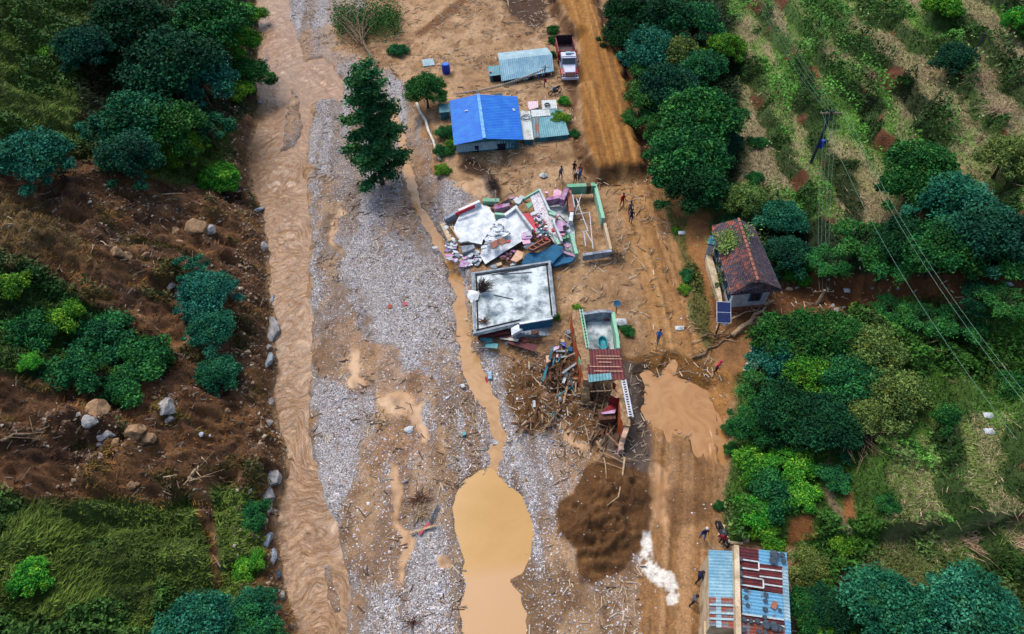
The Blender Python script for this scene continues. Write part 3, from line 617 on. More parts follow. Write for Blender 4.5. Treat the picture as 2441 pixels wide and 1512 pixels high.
def proto_tree(kind, seed):
    if (kind, seed) in PROTO: return PROTO[(kind, seed)]
    rng = np.random.RandomState(seed*7+len(kind)*13)
    # every prototype has crown radius 1 unit*r0 and is scaled when placed
    if kind in ('broad', 'teal', 'dark', 'olive', 'bright'):
        mat = dict(broad=LF_GREEN, teal=LF_TEAL, dark=LF_DARK, olive=LF_OLIVE, bright=LF_BRIGHT)[kind]
        nl = dict(olive=11000).get(kind, 19000)
        cl = clumps_round(rng, 30, 3.15, 2.7, 2.3, .92); cl += [(3.5*math.cos(a)*rng.uniform(.8,1.12), 3.5*math.sin(a)*rng.uniform(.8,1.12), rng.uniform(1.8,3.4), rng.uniform(.35,.7), .6) for a in rng.rand(9)*6.28]; h = 4.6; cr = crown_mesh('crown', cl, nl, .26, mat, rng, shell=.5); tb = trunk_mb(h, .22, rng, 7, 2.3)
    elif kind == 'sparse':
        cl = [(math.cos(a)*rr, math.sin(a)*rr, 3+rng.rand()*2, .7, .5) for a, rr in [(i*2.4, .6+2.2*rng.rand()) for i in range(16)]]; h = 4.6
        cr = crown_mesh('crown', cl, 5200, .26, LF_TEAL, rng, shell=.9); tb = trunk_mb(h, .16, rng, 10, 2.6)
    elif kind == 'shrub':
        cl = clumps_round(rng, 14, 2.6, 1.3, .5, .85); h = 1.6; cr = crown_mesh('crown', cl, 9000, .26, LF_BRIGHT, rng); tb = trunk_mb(h, .1, rng, 5, 1.2)
    elif kind == 'darkshrub':
        cl = clumps_round(rng, 14, 2.6, 1.3, .5, .85); h = 1.6; cr = crown_mesh('crown', cl, 9000, .26, LF_GREEN, rng); tb = trunk_mb(h, .1, rng, 5, 1.2)
    elif kind == 'bamboo':
        P = []; c = []
        for i in range(34):
            a = rng.rand()*6.28; ln = 2.2+1.6*rng.rand(); k = 330; tt = rng.rand(k)**.7; rr = tt*ln*.95; z = .6+ 4.2*np.sin(np.clip(tt*1.5, 0, 1.57)) - 1.3*tt**3
            q = np.stack([np.cos(a)*rr, np.sin(a)*rr, z], 1) + rng.normal(size=(k, 3))*np.array([.26,.26,.20])*(.4+tt[:, None]); P.append(q); c.append(np.clip(rng.normal(.28+.4*tt, .12)+rng.normal()*.08, 0, 1))
        P = np.concatenate(P); c = np.concatenate(c); v, f = leaf_quads(P, .42, rng=rng, asp=.3)
        cr = mesh_np('crown', v, f, [LF_GREEN], col=np.repeat(c, 4)[:, None]*np.ones(3)); tb = MB(); h = 5
        for i in range(12):
            a = i*.52; tb.tube([(.15*math.cos(a), .15*math.sin(a), -.4), (.5*math.cos(a), .5*math.sin(a), 3), (1.6*math.cos(a), 1.6*math.sin(a), 4.6)], [.06,.05,.02], 5)
    elif kind == 'tall':
        P = []; c = []; tb = MB(); tb.tube([(0,0,-.5),(.1,.05,5),(0,.1,10),(.05,0,13.2)], [.28,.2,.11,.03], 7)
        for i in range(44):
            z = 1.7+11.2*(i/44)**1.0; ln = 3.3*(1-.72*(z/13.6)**2.0)*(.62+.42*rng.rand()); a = i*2.4+rng.rand()*.5; k = int(110+150*ln)
            tb.tube([(0,.05,z-.3),(math.cos(a)*ln*.5, math.sin(a)*ln*.5, z+.15),(math.cos(a)*ln*.92, math.sin(a)*ln*.92, z+.1)], [.07,.05,.02], 4)
            tt = rng.rand(k)**.6; q = np.stack([np.cos(a)*ln*tt, np.sin(a)*ln*tt, z+.2*tt], 1)+rng.normal(size=(k, 3))*np.array([.34,.34,.15]); P.append(q); c.append(np.clip(rng.normal(.4, .14, k)+rng.normal()*.14, 0, 1))
        P = np.concatenate(P); c = np.concatenate(c); v, f = leaf_quads(P, .34, rng=rng, asp=.5)
        cr = mesh_np('crown', v, f, [LF_TALL], col=np.repeat(c, 4)[:, None]*np.ones(3)); h = 13
    r0 = {'tall': 3.3, 'shrub': 3.0, 'darkshrub': 3.0, 'bamboo': 3.9}.get(kind, 3.7); z0 = {'tall': 7.5, 'shrub': 1.2, 'darkshrub': 1.2, 'bamboo': 3.6}.get(kind, 4.0)
    PROTO[(kind, seed)] = (cr, tb, r0, z0); return PROTO[(kind, seed)]
TRUNKS = {}
def plant(kind, seed, u, v, rpx, name, label, cat, group=None, hs=1.0, rz=None, tilt=None):
    cr, tb, r0, z0 = proto_tree(kind, seed)
    p = on(u, v); s = 1.0
    for _ in range(8):                     # find the foot so that the crown is seen at (u, v)
        dep = p.y*sT-(p.z-CAMZ)*cT; rm = rpx*dep/F; s = rm/r0; top = z0*s*hs
        g = float(ht(p.x, p.y)); q = at(u, v, g+top); p = Vector((p.x*.4+q.x*.6, p.y*.4+q.y*.6, float(ht(q.x, q.y))))
    p.z = float(ht(p.x, p.y))
    e = empty(name, p, label, cat, group, rz if rz is not None else random.random()*6.28); e.scale = (s, s, s*hs)
    if tilt: e.rotation_euler = (tilt[0], tilt[1], e.rotation_euler.z)
    link('crown' if cat == 'tree' or cat == 'bamboo' else 'foliage', cr, e)
    key = (kind, seed)
    if key not in TRUNKS: TRUNKS[key] = tb.build('trunk', BARK, e, origin=(0,0,0), smooth=True).data
    else: link('trunk', TRUNKS[key], e)
    if not (cat == 'tree' or cat == 'bamboo'): e.children[-1].name = 'stem'
    return e
LT = 'trees and shrubs on the left slope'; RT = 'trees by the raised dirt road'; GT = 'trees of the grove right of the puddle'; FT = 'trees above the gully at the right'
TREES = [
 ('teal',1,68,365,78,'tree','teal crowned tree at the edge of the left slope above the landslide','tree',LT),
 ('teal',2,305,262,92,'tree','large teal tree in the middle of the left wood','tree',LT),
 ('sparse',1,235,300,60,'tree','thin blue green tree left of the large teal tree','tree',LT),
 ('sparse',2,495,300,62,'tree','airy pale teal tree standing over the dark eroded bank','tree',LT),
 ('dark',1,400,130,105,'tree','dark tree at the heart of the left wood','tree',LT),
 ('dark',2,300,40,90,'tree','dark tree near the top edge of the left wood','tree',LT),
 ('teal',3,470,170,80,'tree','dark teal tree between the wood and the river bushes','tree',LT),
 ('broad',1,500,40,85,'tree','green tree by the river at the top left','tree',LT),
 ('bright',1,560,95,55,'tree','fresh green tree overhanging the river bank at the top left','tree',LT),
 ('shrub',1,575,215,36,'shrub','bright bush at the water edge beside the rapids','shrub',LT),
 ('shrub',2,590,30,40,'shrub','bright bush at the very top of the left river bank','shrub',LT),
 ('broad',2,390,290,80,'tree','green tree right of the large teal tree','tree',LT),
 ('bright',2,440,360,50,'tree','light green tree on the lower rim of the left wood','tree',LT),
 ('bright',1,510,400,48,'tree','round green tree at the corner of the wood above the slide','tree',LT),
 ('dark',3,300,360,70,'tree','shadowy tree with bare roots at the top of the landslide','tree',LT),  # uses the dark leaf colour
 ('dark',1,200,120,60,'tree','dark tree beside the olive grass of the upper slope','tree',LT),
 ('shrub',3,120,110,36,'shrub','small bush alone in the olive grass of the upper slope','shrub',LT),
 ('broad',3,590,170,50,'tree','green tree leaning over the narrow river bend','tree',LT),
 ('teal',1,488,690,62,'tree','slender teal tree in the middle of the brown landslide','tree',LT),
 ('sparse',3,460,640,48,'tree','wispy teal treetop above the slender tree on the landslide','tree',LT),
 ('teal',2,500,780,56,'tree','lower half tree of the teal pair on the landslide','tree',LT),
 ('teal',3,515,885,50,'tree','round teal tree below the slender one on the landslide','tree',LT),
 ('shrub',1,25,680,42,'shrub','light green bush at the left edge above the green patch','shrub',LT),
 ('shrub',2,150,755,46,'shrub','light green bush on top of the green patch','shrub',LT),
 ('darkshrub',1,245,800,66,'shrub','dark leafy bush in the centre of the green patch','shrub',LT),
 ('darkshrub',2,345,850,64,'shrub','dark leafy bush at the right end of the green patch','shrub',LT),
 ('shrub',3,78,875,30,'shrub','yellow green bush low in the green patch','shrub',LT),
 ('darkshrub',3,170,880,60,'shrub','dark bush below the middle of the green patch','shrub',LT),
 ('darkshrub',1,60,790,60,'shrub','dark bush at the left side of the green patch','shrub',LT),
 ('darkshrub',2,290,920,52,'shrub','grey green bush at the foot of the green patch','shrub',LT),
 ('shrub',1,72,1375,48,'shrub','bright green bush in the lower left meadow','shrub',LT),
 ('teal',1,460,1500,85,'tree','teal tree at the bottom edge of the left slope','tree',LT),
 ('teal',2,605,1450,52,'tree','teal tree by the river at the bottom left','tree',LT),
 ('broad',1,580,1530,80,'tree','green tree in the bottom corner beside the river','tree',LT),
 ('darkshrub',3,600,1230,40,'shrub','dark bush between the dirt track and the lower river rocks','shrub',LT),
 ('shrub',2,590,1350,40,'shrub','green bush above the bottom left riverside trees','shrub',LT),
 ('tall',1,884,285,76,'tree','tall layered green tree standing on the gravel bar','tree',None),
 ('broad',2,1015,205,52,'tree','round green tree behind the blue roofed house','tree',None),
 ('darkshrub',1,948,118,24,'shrub','small dark bush below the uprooted tree','shrub',None),
 ('shrub',1,1345,240,17,'shrub','small round bush near the fallen motorbike','shrub',None),
 ('shrub',2,1330,282,30,'shrub','grassy bush overhanging the tin roof','shrub',None),
 ('shrub',3,1053,405,22,'shrub','round bush at the corner of the eroded bank','shrub',None),
 ('darkshrub',2,1063,315,26,'shrub','dark bush at the left wall of the blue roofed house','shrub',None),
 ('shrub',1,1075,345,18,'shrub','yellowish bush under the blue eaves','shrub',None),
 ('darkshrub',3,1055,360,24,'shrub','dark bush beside the leaning white pipe','shrub',None),
 ('darkshrub',1,1318,70,16,'shrub','upper green bush on the verge above the truck','shrub',None),
 ('darkshrub',2,1320,95,16,'shrub','lower green bush on the verge above the truck','shrub',None),
 ('darkshrub',3,1312,130,15,'shrub','dark bush between the long tin shed and the truck','shrub',None),
 ('darkshrub',1,1368,318,14,'shrub','small bush at the corner of the tin lean to','shrub',None),
 ('shrub',3,1375,735,14,'shrub','small bush at the head of the ruined mud wall','shrub',None),
 ('shrub',1,1318,755,18,'shrub','leafy bush over the flat roof stairs','shrub',None),
 ('darkshrub',2,1497,788,18,'shrub','dark bush beside the ruined courtyard','shrub',None),
 ('dark',2,1500,25,62,'tree','dark tree at the top of the raised road','tree',RT),
 ('dark',3,1600,30,72,'tree','dark tree second from the raised road at the top','tree',RT),
 ('broad',3,1660,40,60,'tree','green tree at the upper end of the field edge','tree',RT),
 ('teal',1,1560,100,62,'tree','teal tree beside the raised road near the top','tree',RT),
 ('olive',1,1615,115,52,'tree','dull olive tree in the roadside wood','tree',RT),
 ('bright',3,1735,105,44,'tree','lone bright tree leaning over the upper field','tree',RT),
 ('broad',1,1680,150,52,'tree','green tree left of the lone leaning tree','tree',RT),
 ('dark',1,1600,190,68,'tree','dark tree in the middle of the roadside wood','tree',RT),
 ('bamboo',1,1555,225,62,'bamboo','arching clump hanging over the raised road','bamboo',RT),
 ('bright',2,1575,215,40,'tree','yellow green creeper covered tree over the road','tree',RT),
 ('bamboo',2,1520,280,40,'bamboo','drooping branches nearest the end of the raised road','bamboo',RT),
 ('broad',2,1670,270,92,'tree','big green tree halfway down the roadside wood','tree',RT),
 ('broad',3,1640,355,88,'tree','big green tree at the lower roadside wood','tree',RT),
 ('dark',2,1720,330,50,'tree','dark tree on the field side of the roadside wood','tree',RT),
 ('dark',3,1660,435,72,'tree','dark tree at the foot of the roadside wood','tree',RT),
 ('broad',1,1590,300,50,'tree','green tree at the bend of the raised road','tree',RT),
 ('dark',1,1490,70,50,'tree','dark tree overhanging the upper road cutting','tree',RT),
 ('bamboo',3,1545,160,44,'bamboo','dark feathery clump along the road cutting','bamboo',RT),
 ('olive',2,1780,470,56,'tree','olive tree behind the tiled house','tree',FT),
 ('teal',2,1868,512,58,'tree','teal tree at the upper right corner of the tiled house','tree',FT),
 ('darkshrub',1,1765,540,46,'shrub','dark bush touching the ridge of the tiled house','shrub',FT),
 ('dark',2,1880,600,60,'tree','dark tree along the gully beside the tiled house','tree',FT),
 ('shrub',2,1900,640,44,'shrub','green bush on the gully edge under the wires','shrub',FT),
 ('darkshrub',3,1808,340,24,'shrub','small round tree alone in the terraced field','shrub',FT),
 ('darkshrub',2,1800,425,24,'shrub','small bush below the lone field tree','shrub',FT),
 ('darkshrub',1,2150,210,18,'shrub','tiny bush on a terrace edge right of the pole','shrub',FT),
 ('dark',1,2285,130,50,'tree','thin dark tree with a bare trunk in the upper right field','tree',FT),
 ('bright',1,2430,40,40,'tree','bright tree in the top right corner','tree',FT),
 ('shrub',3,2240,20,50,'shrub','green bush at the top edge of the terraces','shrub',FT),
 ('broad',2,2215,365,88,'tree','large green tree at the upper tip of the gully grove','tree',FT),
 ('broad',3,2190,450,80,'tree','green tree left in the gully grove','tree',FT),
 ('teal',3,2290,470,88,'tree','teal tree in the centre of the gully grove','tree',FT),
 ('dark',3,2380,520,100,'tree','dark tree right in the gully grove','tree',FT),
 ('broad',1,2270,570,90,'tree','green tree low in the gully grove','tree',FT),
 ('dark',1,2170,560,70,'tree','dark tree at the shaded left foot of the gully grove','tree',FT),
 ('olive',1,2410,360,70,'tree','olive tree at the right edge above the gully grove','tree',FT),
 ('bamboo',1,2060,560,76,'bamboo','bright feathery bamboo above the gully','bamboo',FT),
 ('bamboo',2,1975,625,56,'bamboo','bamboo clump beside the wires above the gully','bamboo',FT),
 ('bamboo',3,2120,620,70,'bamboo','dark bamboo clump hanging into the gully','bamboo',FT),
 ('darkshrub',2,2430,620,70,'shrub','dark undergrowth bush at the right edge by the gully','shrub',FT),
 ('bamboo',2,2130,735,52,'bamboo','bamboo clump on the lower side of the gully','bamboo',FT),
 ('bamboo',3,2200,760,56,'bamboo','second bamboo clump on the lower side of the gully','bamboo',FT),
 ('bamboo',1,2290,770,62,'bamboo','bamboo clump under the wire bundle','bamboo',FT),
 ('bamboo',2,2380,745,60,'bamboo','bamboo clump at the right end of the gully','bamboo',FT),
 ('dark',2,2340,700,48,'tree','dark tree beside the upper gully stones','tree',FT),
 ('darkshrub',3,2420,920,50,'shrub','dark bush under the wires at the right edge','shrub',FT),
 ('darkshrub',1,2270,1000,44,'shrub','round bush beside the footpath in the right meadow','shrub',FT),
 ('broad',1,1900,800,92,'tree','large green tree at the top of the grove','tree',GT),
 ('teal',2,1870,850,72,'tree','teal tree beside the white concrete slab','tree',GT),
 ('broad',2,2000,800,80,'tree','green tree at the top right of the grove','tree',GT),
 ('olive',3,2090,830,78,'tree','pale olive tree with bare grey limbs in the grove','tree',GT),
 ('bright',3,1935,890,74,'tree','yellow green tree in the middle of the grove','tree',GT),
 ('broad',3,2030,900,80,'tree','green tree right of the yellow green tree','tree',GT),
 ('olive',2,2140,930,80,'tree','grey green tree at the right edge of the grove','tree',GT),
 ('bamboo',1,1810,930,62,'bamboo','leafy clump on the puddle side of the grove','bamboo',GT),
 ('dark',3,1880,975,84,'tree','dark tree at the lower left of the grove','tree',GT),
 ('dark',1,1975,1000,82,'tree','dark tree at the foot of the grove','tree',GT),
 ('broad',1,1800,1010,56,'tree','green tree closest to the road puddle','tree',GT),
 ('olive',1,2070,980,64,'tree','dull tree above the dead brush in the grove','tree',GT),
 ('shrub',1,1800,1110,58,'shrub','bright bush mass top left above the tin building','shrub','bushes above the tin building'),
 ('shrub',2,1885,1110,62,'shrub','bright bush mass top right above the tin building','shrub','bushes above the tin building'),
 ('darkshrub',3,1850,1170,62,'shrub','deep green bush in the centre above the tin building','shrub','bushes above the tin building'),
 ('shrub',3,1915,1180,46,'shrub','green bush at the right side above the tin building','shrub','bushes above the tin building'),
 ('shrub',1,1800,1220,48,'shrub','bright bush beside the stacked stones','shrub','bushes above the tin building'),
 ('shrub',2,1830,1275,42,'shrub','bright bush just behind the rusty roof','shrub','bushes above the tin building'),
 ('darkshrub',1,1745,1020,22,'shrub','small bush on the right verge of the puddle','shrub',None),
 ('darkshrub',2,1742,1070,20,'shrub','scrubby bush on the verge below the puddle','shrub',None),
 ('darkshrub',3,1716,1205,15,'shrub','weedy bush at the road edge','shrub',None),
 ('darkshrub',2,1640,655,20,'shrub','green bush on the strip left of the tiled house','shrub',None),
 ('shrub',3,1632,690,18,'shrub','yellowish bush below it on the strip','shrub',None),
 ('shrub',2,1612,548,11,'shrub','small bright bush at the top of the verge strip','shrub',None),
 ('olive',1,1935,1350,56,'tree','olive tree at the right wall of the tin building','tree','trees at the bottom right'),
 ('broad',3,1925,1460,62,'tree','green tree below the olive tree by the tin building','tree','trees at the bottom right'),
 ('dark',2,1990,1450,60,'tree','dark tree in the hollow at the bottom right','tree','trees at the bottom right'),
 ('bright',2,1960,1500,46,'tree','light green tree at the bottom edge right of the tin building','tree','trees at the bottom right'),
 ('teal',1,2125,1455,104,'tree','big feathery teal tree at the bottom right','tree','trees at the bottom right'),
 ('teal',3,2330,1450,112,'tree','biggest feathery teal tree in the bottom right corner','tree','trees at the bottom right'),
 ('teal',2,2220,1510,80,'tree','teal tree between the two feathery giants','tree','trees at the bottom right'),
 ('shrub',1,2010,1290,40,'shrub','bush on the small terrace right of the tin building','shrub','trees at the bottom right'),
 ('darkshrub',3,2060,1420,44,'shrub','dark bush left of the feathery teal tree','shrub','trees at the bottom right'),
 ('darkshrub',2,1990,1140,40,'shrub','dark bush below the dead brush of the grove','shrub','trees at the bottom right'),
 ('darkshrub',1,2120,1200,30,'shrub','bush at the corner of the terraced meadow','shrub','trees at the bottom right'),
]
for tr in TREES: plant(*tr[:4], tr[4]*((1.13 if tr[8] in (LT, RT) else 1.03) if tr[4] > 40 else 1.05), *tr[5:])
TREE_N = len(TREES)

# ------------------------------------------------------------------ grass, undergrowth, straw, stones: nobody could count these
def maskpick(dens, n, rng):
    # sample positions on the fine grid proportional to dens*cell area
    jj = (ys >= 6) & (ys <= 122); ii = (xs >= -90) & (xs <= 90)
    j0 = np.where(jj)[0]; i0 = np.where(ii)[0]; d = dens[np.ix_(j0, i0)][:-1, :-1]
    uu, vv = U[np.ix_(j0, i0)][:-1, :-1], V[np.ix_(j0, i0)][:-1, :-1]
    d = d*((uu > -90) & (uu < 2530) & (vv > -90) & (vv < 1600))
    ar = np.diff(ys[j0])[:, None]*np.diff(xs[i0])[None, :]
    dep = np.maximum(GY[np.ix_(j0, i0)][:-1, :-1]*sT-(Hh[np.ix_(j0, i0)][:-1, :-1]-CAMZ)*cT, 10)
    pr = (d*ar/dep**1.0).ravel(); pr /= pr.sum(); k = rng.choice(len(pr), n, p=pr); j, i = np.divmod(k, d.shape[1])
    x = xs[i0][i]+rng.rand(n)*np.diff(xs[i0])[i]; y = ys[j0][j]+rng.rand(n)*np.diff(ys[j0])[j]
    return x, y, ht(x, y)
veg_img = (fbm(GX*.22, GY*.22, 4, 401))
def blade_mesh(name, x, y, z, ln, wd, lean, cols, mat, rng):
    n = len(x); P = np.stack([x, y, z-.02], 1); a = rng.rand(n)*6.28
    s = np.stack([np.cos(a), np.sin(a), 0*a], 1)*wd[:, None]*.5
    tip = P + lean*ln[:, None]
    v = np.stack([P-s, P+s, tip], 1).reshape(-1, 3)
    return mesh_np(name, v, np.arange(3*n).reshape(n, 3), [mat], col=np.repeat(cols, 3, 0))
vm_, t, p, nd, L = newmat('vegetation_tint'); a_ = N(t, 'ShaderNodeAttribute', attribute_name='Col'); L.new(a_.outputs['Color'], p.inputs['Base Color']); p.inputs['Roughness'].default_value = .7; p.inputs['Specular IOR Level'].default_value = .15
VEG = vm_
rg = np.random.RandomState(21)
n = 260000; x, y, z = maskpick(np.clip(grs, 0, 1)*(GX > -95)*(LH), n, rg)
bc = np.stack([ht(x, y, col[..., k]) for k in range(3)], 1)
tone = (fbm(x*.45, y*.45, 4, 411)-.5)*2.2; bc = bc*np.clip(1+tone[:, None], .35, 2)*(.65+1.1*rg.rand(n))[:, None]*np.array([1.15, 1.15, .8]); bc = np.clip(bc, .004, .6)
f1 = fbm(x*.25, y*.25, 2, 415)*2-1
lean = np.stack([.5+.5*rg.normal(size=n), f1*1.0+.55*rg.normal(size=n), .45+.35*rg.rand(n)], 1)
tag(link('grass', blade_mesh('grass', x, y, z, (.12+.24*rg.rand(n))*(.4+1.3*fbm(x*.5,y*.5,3,419)), .05+.08*rg.rand(n), lean, bc, VEG, rg)), 'long matted grass blown over on the left slope', 'grass', kind='stuff')
n = 150000; x, y, z = maskpick(np.clip(grs, 0, 1)*RHm, n, rg)
bc = np.stack([ht(x, y, col[..., k]) for k in range(3)], 1); tone = (fbm(x*.6, y*.6, 3, 421)-.5)*1.2
bc = np.clip(bc*(1+tone[:, None])*(.55+.9*rg.rand(n))[:, None]*np.array([.95, 1.15, .8]), .004, .6)
lean = np.stack([.6*rg.normal(size=n), .6*rg.normal(size=n), .6+.4*rg.rand(n)], 1)
tag(link('grass', blade_mesh('grass', x, y, z, .15+.28*rg.rand(n), .05+.08*rg.rand(n), lean, bc, VEG, rg)), 'low green grass on the terraced right hillside', 'grass', kind='stuff')
n = 42000; x, y, z = maskpick(np.clip(strw, 0, 1)*(fbm(GX*.4, GY*.2, 3, 431) > .46), n, rg)
bc = np.array(C3(186,164,130))*(.5+.8*rg.rand(n))[:, None]
lean = np.stack([rg.normal(size=n), rg.normal(size=n), .18+.15*rg.rand(n)], 1)
tag(link('straw', blade_mesh('straw', x, y, z+.03, .15+.35*rg.rand(n), .03+.04*rg.rand(n), lean, bc, VEG, rg)), 'dry cut maize straw strewn over the terraces', 'straw', kind='stuff')
# leafy undergrowth
n = 120000; dens = np.clip(grs-.35, 0, 1)*sstep(.48, .56, veg_img)*(LH*.9+RHm*.9*np.clip(1-strw*1.6, .12, 1))
x, y, z = maskpick(dens, n, rg); hgt = sstep(.48, .7, fbm(x*.22, y*.22, 4, 401))*1.6
P = np.stack([x, y, z+hgt*(.5+.5*rg.rand(n))+.05], 1); v, f = leaf_quads(P, .3, rng=rg)
bc = np.stack([ht(x, y, col[..., k]) for k in range(3)], 1); bc = np.clip(bc*np.array([.6, .95, .7])*(.5+1.0*rg.rand(n))[:, None]*(1+(fbm(x*.8, y*.8, 2, 441)-.5)[:, None]), .004, .5)
tag(link('undergrowth', mesh_np('undergrowth', v, f, [VEG], col=np.repeat(bc, 4, 0))), 'leafy undergrowth covering both hillsides', 'undergrowth', kind='stuff')

def octa(x, y, z, s, cols, rng, flat=.6):
    n = len(x); base = np.array([[1,0,0],[0,1,0],[-1,0,0],[0,-1,0],[0,0,1],[0,0,-1]], float)
    v = base[None]*(.7+.6*rng.rand(n, 6, 1))+rng.normal(size=(n, 6, 3))*.16; v = v*s[:, None, None]; v[..., 2] *= flat
    a = rng.rand(n)*6.28; ca, sa = np.cos(a)[:, None], np.sin(a)[:, None]; vx = v[..., 0]*ca-v[..., 1]*sa*.7; vy = v[..., 0]*sa+v[..., 1]*ca*.7
    v = np.stack([vx+x[:, None], vy+y[:, None], v[..., 2]+z[:, None]+s[:, None]*.15], -1).reshape(-1, 3)
    fb = np.array([[0,1,4],[1,2,4],[2,3,4],[3,0,4],[1,0,5],[2,1,5],[3,2,5],[0,3,5]])
    f = (fb[None]+6*np.arange(n)[:, None, None]).reshape(-1, 3)
    return v, f, np.repeat(cols, 6, 0)
dry = (sR < -.2)*(sP < -.1)*(sS < -.05)*(sU < -.2)
n = 90000; x, y, z = maskpick((grv*(.25+.75*sstep(.35, .6, fbm(GX*.5+.05*GY, GY*.12, 4, 445)))*.99+.005*(1-LH)*(1-RHm)*(sE < -1))*dry*(dL < 0)*(dR < 0), n, rg)
s = .03+.06*rg.rand(n)**2+.13*rg.rand(n)*(rg.rand(n) > .985)
pal = np.array([C3(186,176,170), C3(214,208,210), C3(236,232,232), C3(116,106,100), C3(170,150,130), C3(136,142,160), C3(236,232,232), C3(150,116,86)]); bc = pal[rg.choice(8, n, p=[.2,.2,.12,.13,.1,.1,.05,.1])]
v, f, c = octa(x, y, z, s, bc, rg)
STN = newmat('loose_stone'); t = STN[1]; a_ = N(t, 'ShaderNodeAttribute', attribute_name='Col'); STN[4].new(a_.outputs['Color'], STN[2].inputs['Base Color']); STN[2].inputs['Roughness'].default_value = .8
tag(link('gravel', mesh_np('gravel', v, f, [STN[0]], col=c)), 'loose grey river gravel and cobbles on the flood bed', 'gravel', kind='stuff')
n = 9000; x, y, z = maskpick(LH*(1-grs)*sstep(.5, .6, fbm(GX*.4, GY*.4, 3, 451))+.12*RHm*(gd < 3)+LH*(dL < 2.5)*1.2, n, rg); s = .05+.16*rg.rand(n)**3
v, f, c = octa(x, y, z, s, np.array([C3(120,96,70), C3(160,136,108), C3(92,66,42), C3(190,176,156)])[rg.choice(4, n, p=[.35,.2,.35,.1])], rg)
tag(link('rubble', mesh_np('rubble', v, f, [STN[0]], col=c)), 'earthy rubble and small stones on the eroded slope', 'rubble', kind='stuff')
# small sticks
n = 9000; n = 6500; fl = (1-LH)*(1-RHm)*dry*(sE < -.5)*(sLR < -.3)*(sM < -.4)*(.12+1.2*sstep(.5, .62, fbm(GX*.25, GY*.25, 3, 461)))*np.where(grv > .5, .25, 1.0)+LH*(1-grs)*.3+sstep(0,.5,sDb)*.5+sstep(-.5,.3,gd*-1+3)*RHm*.4
x, y, z = maskpick(fl*dry, n, rg); a = rg.rand(n)*6.28; ln = .25+.7*rg.rand(n)**2; wd = .02+.03*rg.rand(n)
dx_ = np.stack([np.cos(a), np.sin(a), .15*rg.normal(size=n)], 1)*ln[:, None]*.5; sd_ = np.stack([-np.sin(a), np.cos(a), 0*a], 1)*wd[:, None]; upv = np.array([0, 0, 1.])*wd[:, None]*1.4
P = np.stack([x, y, z+.04], 1); v = np.stack([P-dx_-sd_, P-dx_+sd_, P-dx_+upv, P+dx_-sd_, P+dx_+sd_, P+dx_+upv], 1).reshape(-1, 3)
fb = np.array([[0,1,4,3],[1,2,5,4],[2,0,3,5]]); f = (fb[None]+6*np.arange(n)[:, None, None]).reshape(-1, 4)
bc = np.array([C3(196,168,132), C3(140,108,76), C3(92,68,48), C3(224,206,178)])[rg.choice(4, n, p=[.4,.22,.13,.25])]*np.where(x < rx(_yl, _xl, y), .5, 1.0)[:, None]
tag(link('twigs', mesh_np('twigs', v, f, [STN[0]], col=np.repeat(bc, 6, 0))), 'small twigs and splinters washed over the mud', 'twigs', kind='stuff')

# ------------------------------------------------------------------ building materials
M_BLUE = simple('blue_painted_tin', C3(4,106,208), C3(26,126,214), .8, .65, .2, 9)
M_BLUE2 = simple('blue_ridge_cap', C3(60,140,224), C3(120,180,232), 2, .5, .1, 9)
M_GTIN = simple('grey_tin', C3(136,170,182), C3(166,192,200), .9, .6, .1, 8)
M_PTIN = simple('pale_blue_tin', C3(108,156,178), C3(138,180,196), .7, .6, .1, 6)
M_TTIN = simple('teal_tin', C3(84,142,150), C3(112,164,170), .8, .6, .1, 8)
M_LTIN = simple('light_old_tin', C3(196,206,204), C3(168,150,130), 1.3, .5, .1, 9, lo=.5, hi=.66)
M_PINKT = simple('pinkish_tin', C3(226,190,196), C3(200,206,210), 1.5, .5, .1, 9)
M_RUST = simple('rusty_tin', C3(112,44,38), C3(84,36,44), 1.4, .7, .2, 12)
M_RUST2 = simple('patchy_rust_tin', C3(150,74,48), C3(110,120,128), 2.4, .65, .2, 14, lo=.48, hi=.56)
M_SKYT = simple('bright_sky_tin', C3(112,172,204), C3(110,122,136), 1.6, .45, .15, 14, lo=.55, hi=.6)
M_WHT = simple('white_plaster', C3(206,212,212), C3(176,184,186), 1.2, .85, .15, 12)
M_CREAM = simple('cream_plaster', C3(214,196,164), C3(182,158,124), 1.2, .85, .15, 12)
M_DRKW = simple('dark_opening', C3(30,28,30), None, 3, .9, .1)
M_TEALW = simple('teal_wall_paint', C3(54,128,140), C3(34,88,104), 1.4, .8, .2, 10)
M_BLUEW = simple('deep_blue_wall_paint', C3(28,104,140), C3(20,78,110), 1.6, .8, .2, 10)
M_CONC = simple('weathered_concrete', C3(214,224,224), C3(104,120,124), .75, .85, .2, 14, lo=.42, hi=.62)
M_CONC2 = simple('pale_broken_concrete', C3(236,242,246), C3(192,200,204), 1.1, .85, .35, 10)
M_CONC3 = simple('grey_broken_concrete', C3(156,166,174), C3(112,122,132), 1.8, .85, .3, 10)
M_EDGE = simple('dark_concrete', C3(52,66,78), C3(80,92,100), 2, .85, .2, 10)  # dark blue-grey used for slab sides, walls and stones
M_PURP = simple('magenta_paint', C3(150,76,140), C3(176,150,164), 2, .8, .2, 10)
M_PINK = simple('pink_paint', C3(222,146,188), C3(214,184,196), 2, .8, .2, 10)
M_LILAC = simple('lilac_paint', C3(190,130,186), C3(200,180,196), 2, .8, .2, 10)
M_GRN = simple('green_paint', C3(84,170,126), C3(132,166,140), 2, .8, .2, 10)
M_MINT = simple('mint_paint', C3(136,198,160), C3(150,190,170), 2, .8, .2, 10)
M_RED = simple('red_sheet', C3(200,30,60), C3(160,24,44), 2, .55, .2, 10)
M_PEACH = simple('peach_paint', C3(222,182,152), C3(200,160,130), 2, .8, .2, 10)
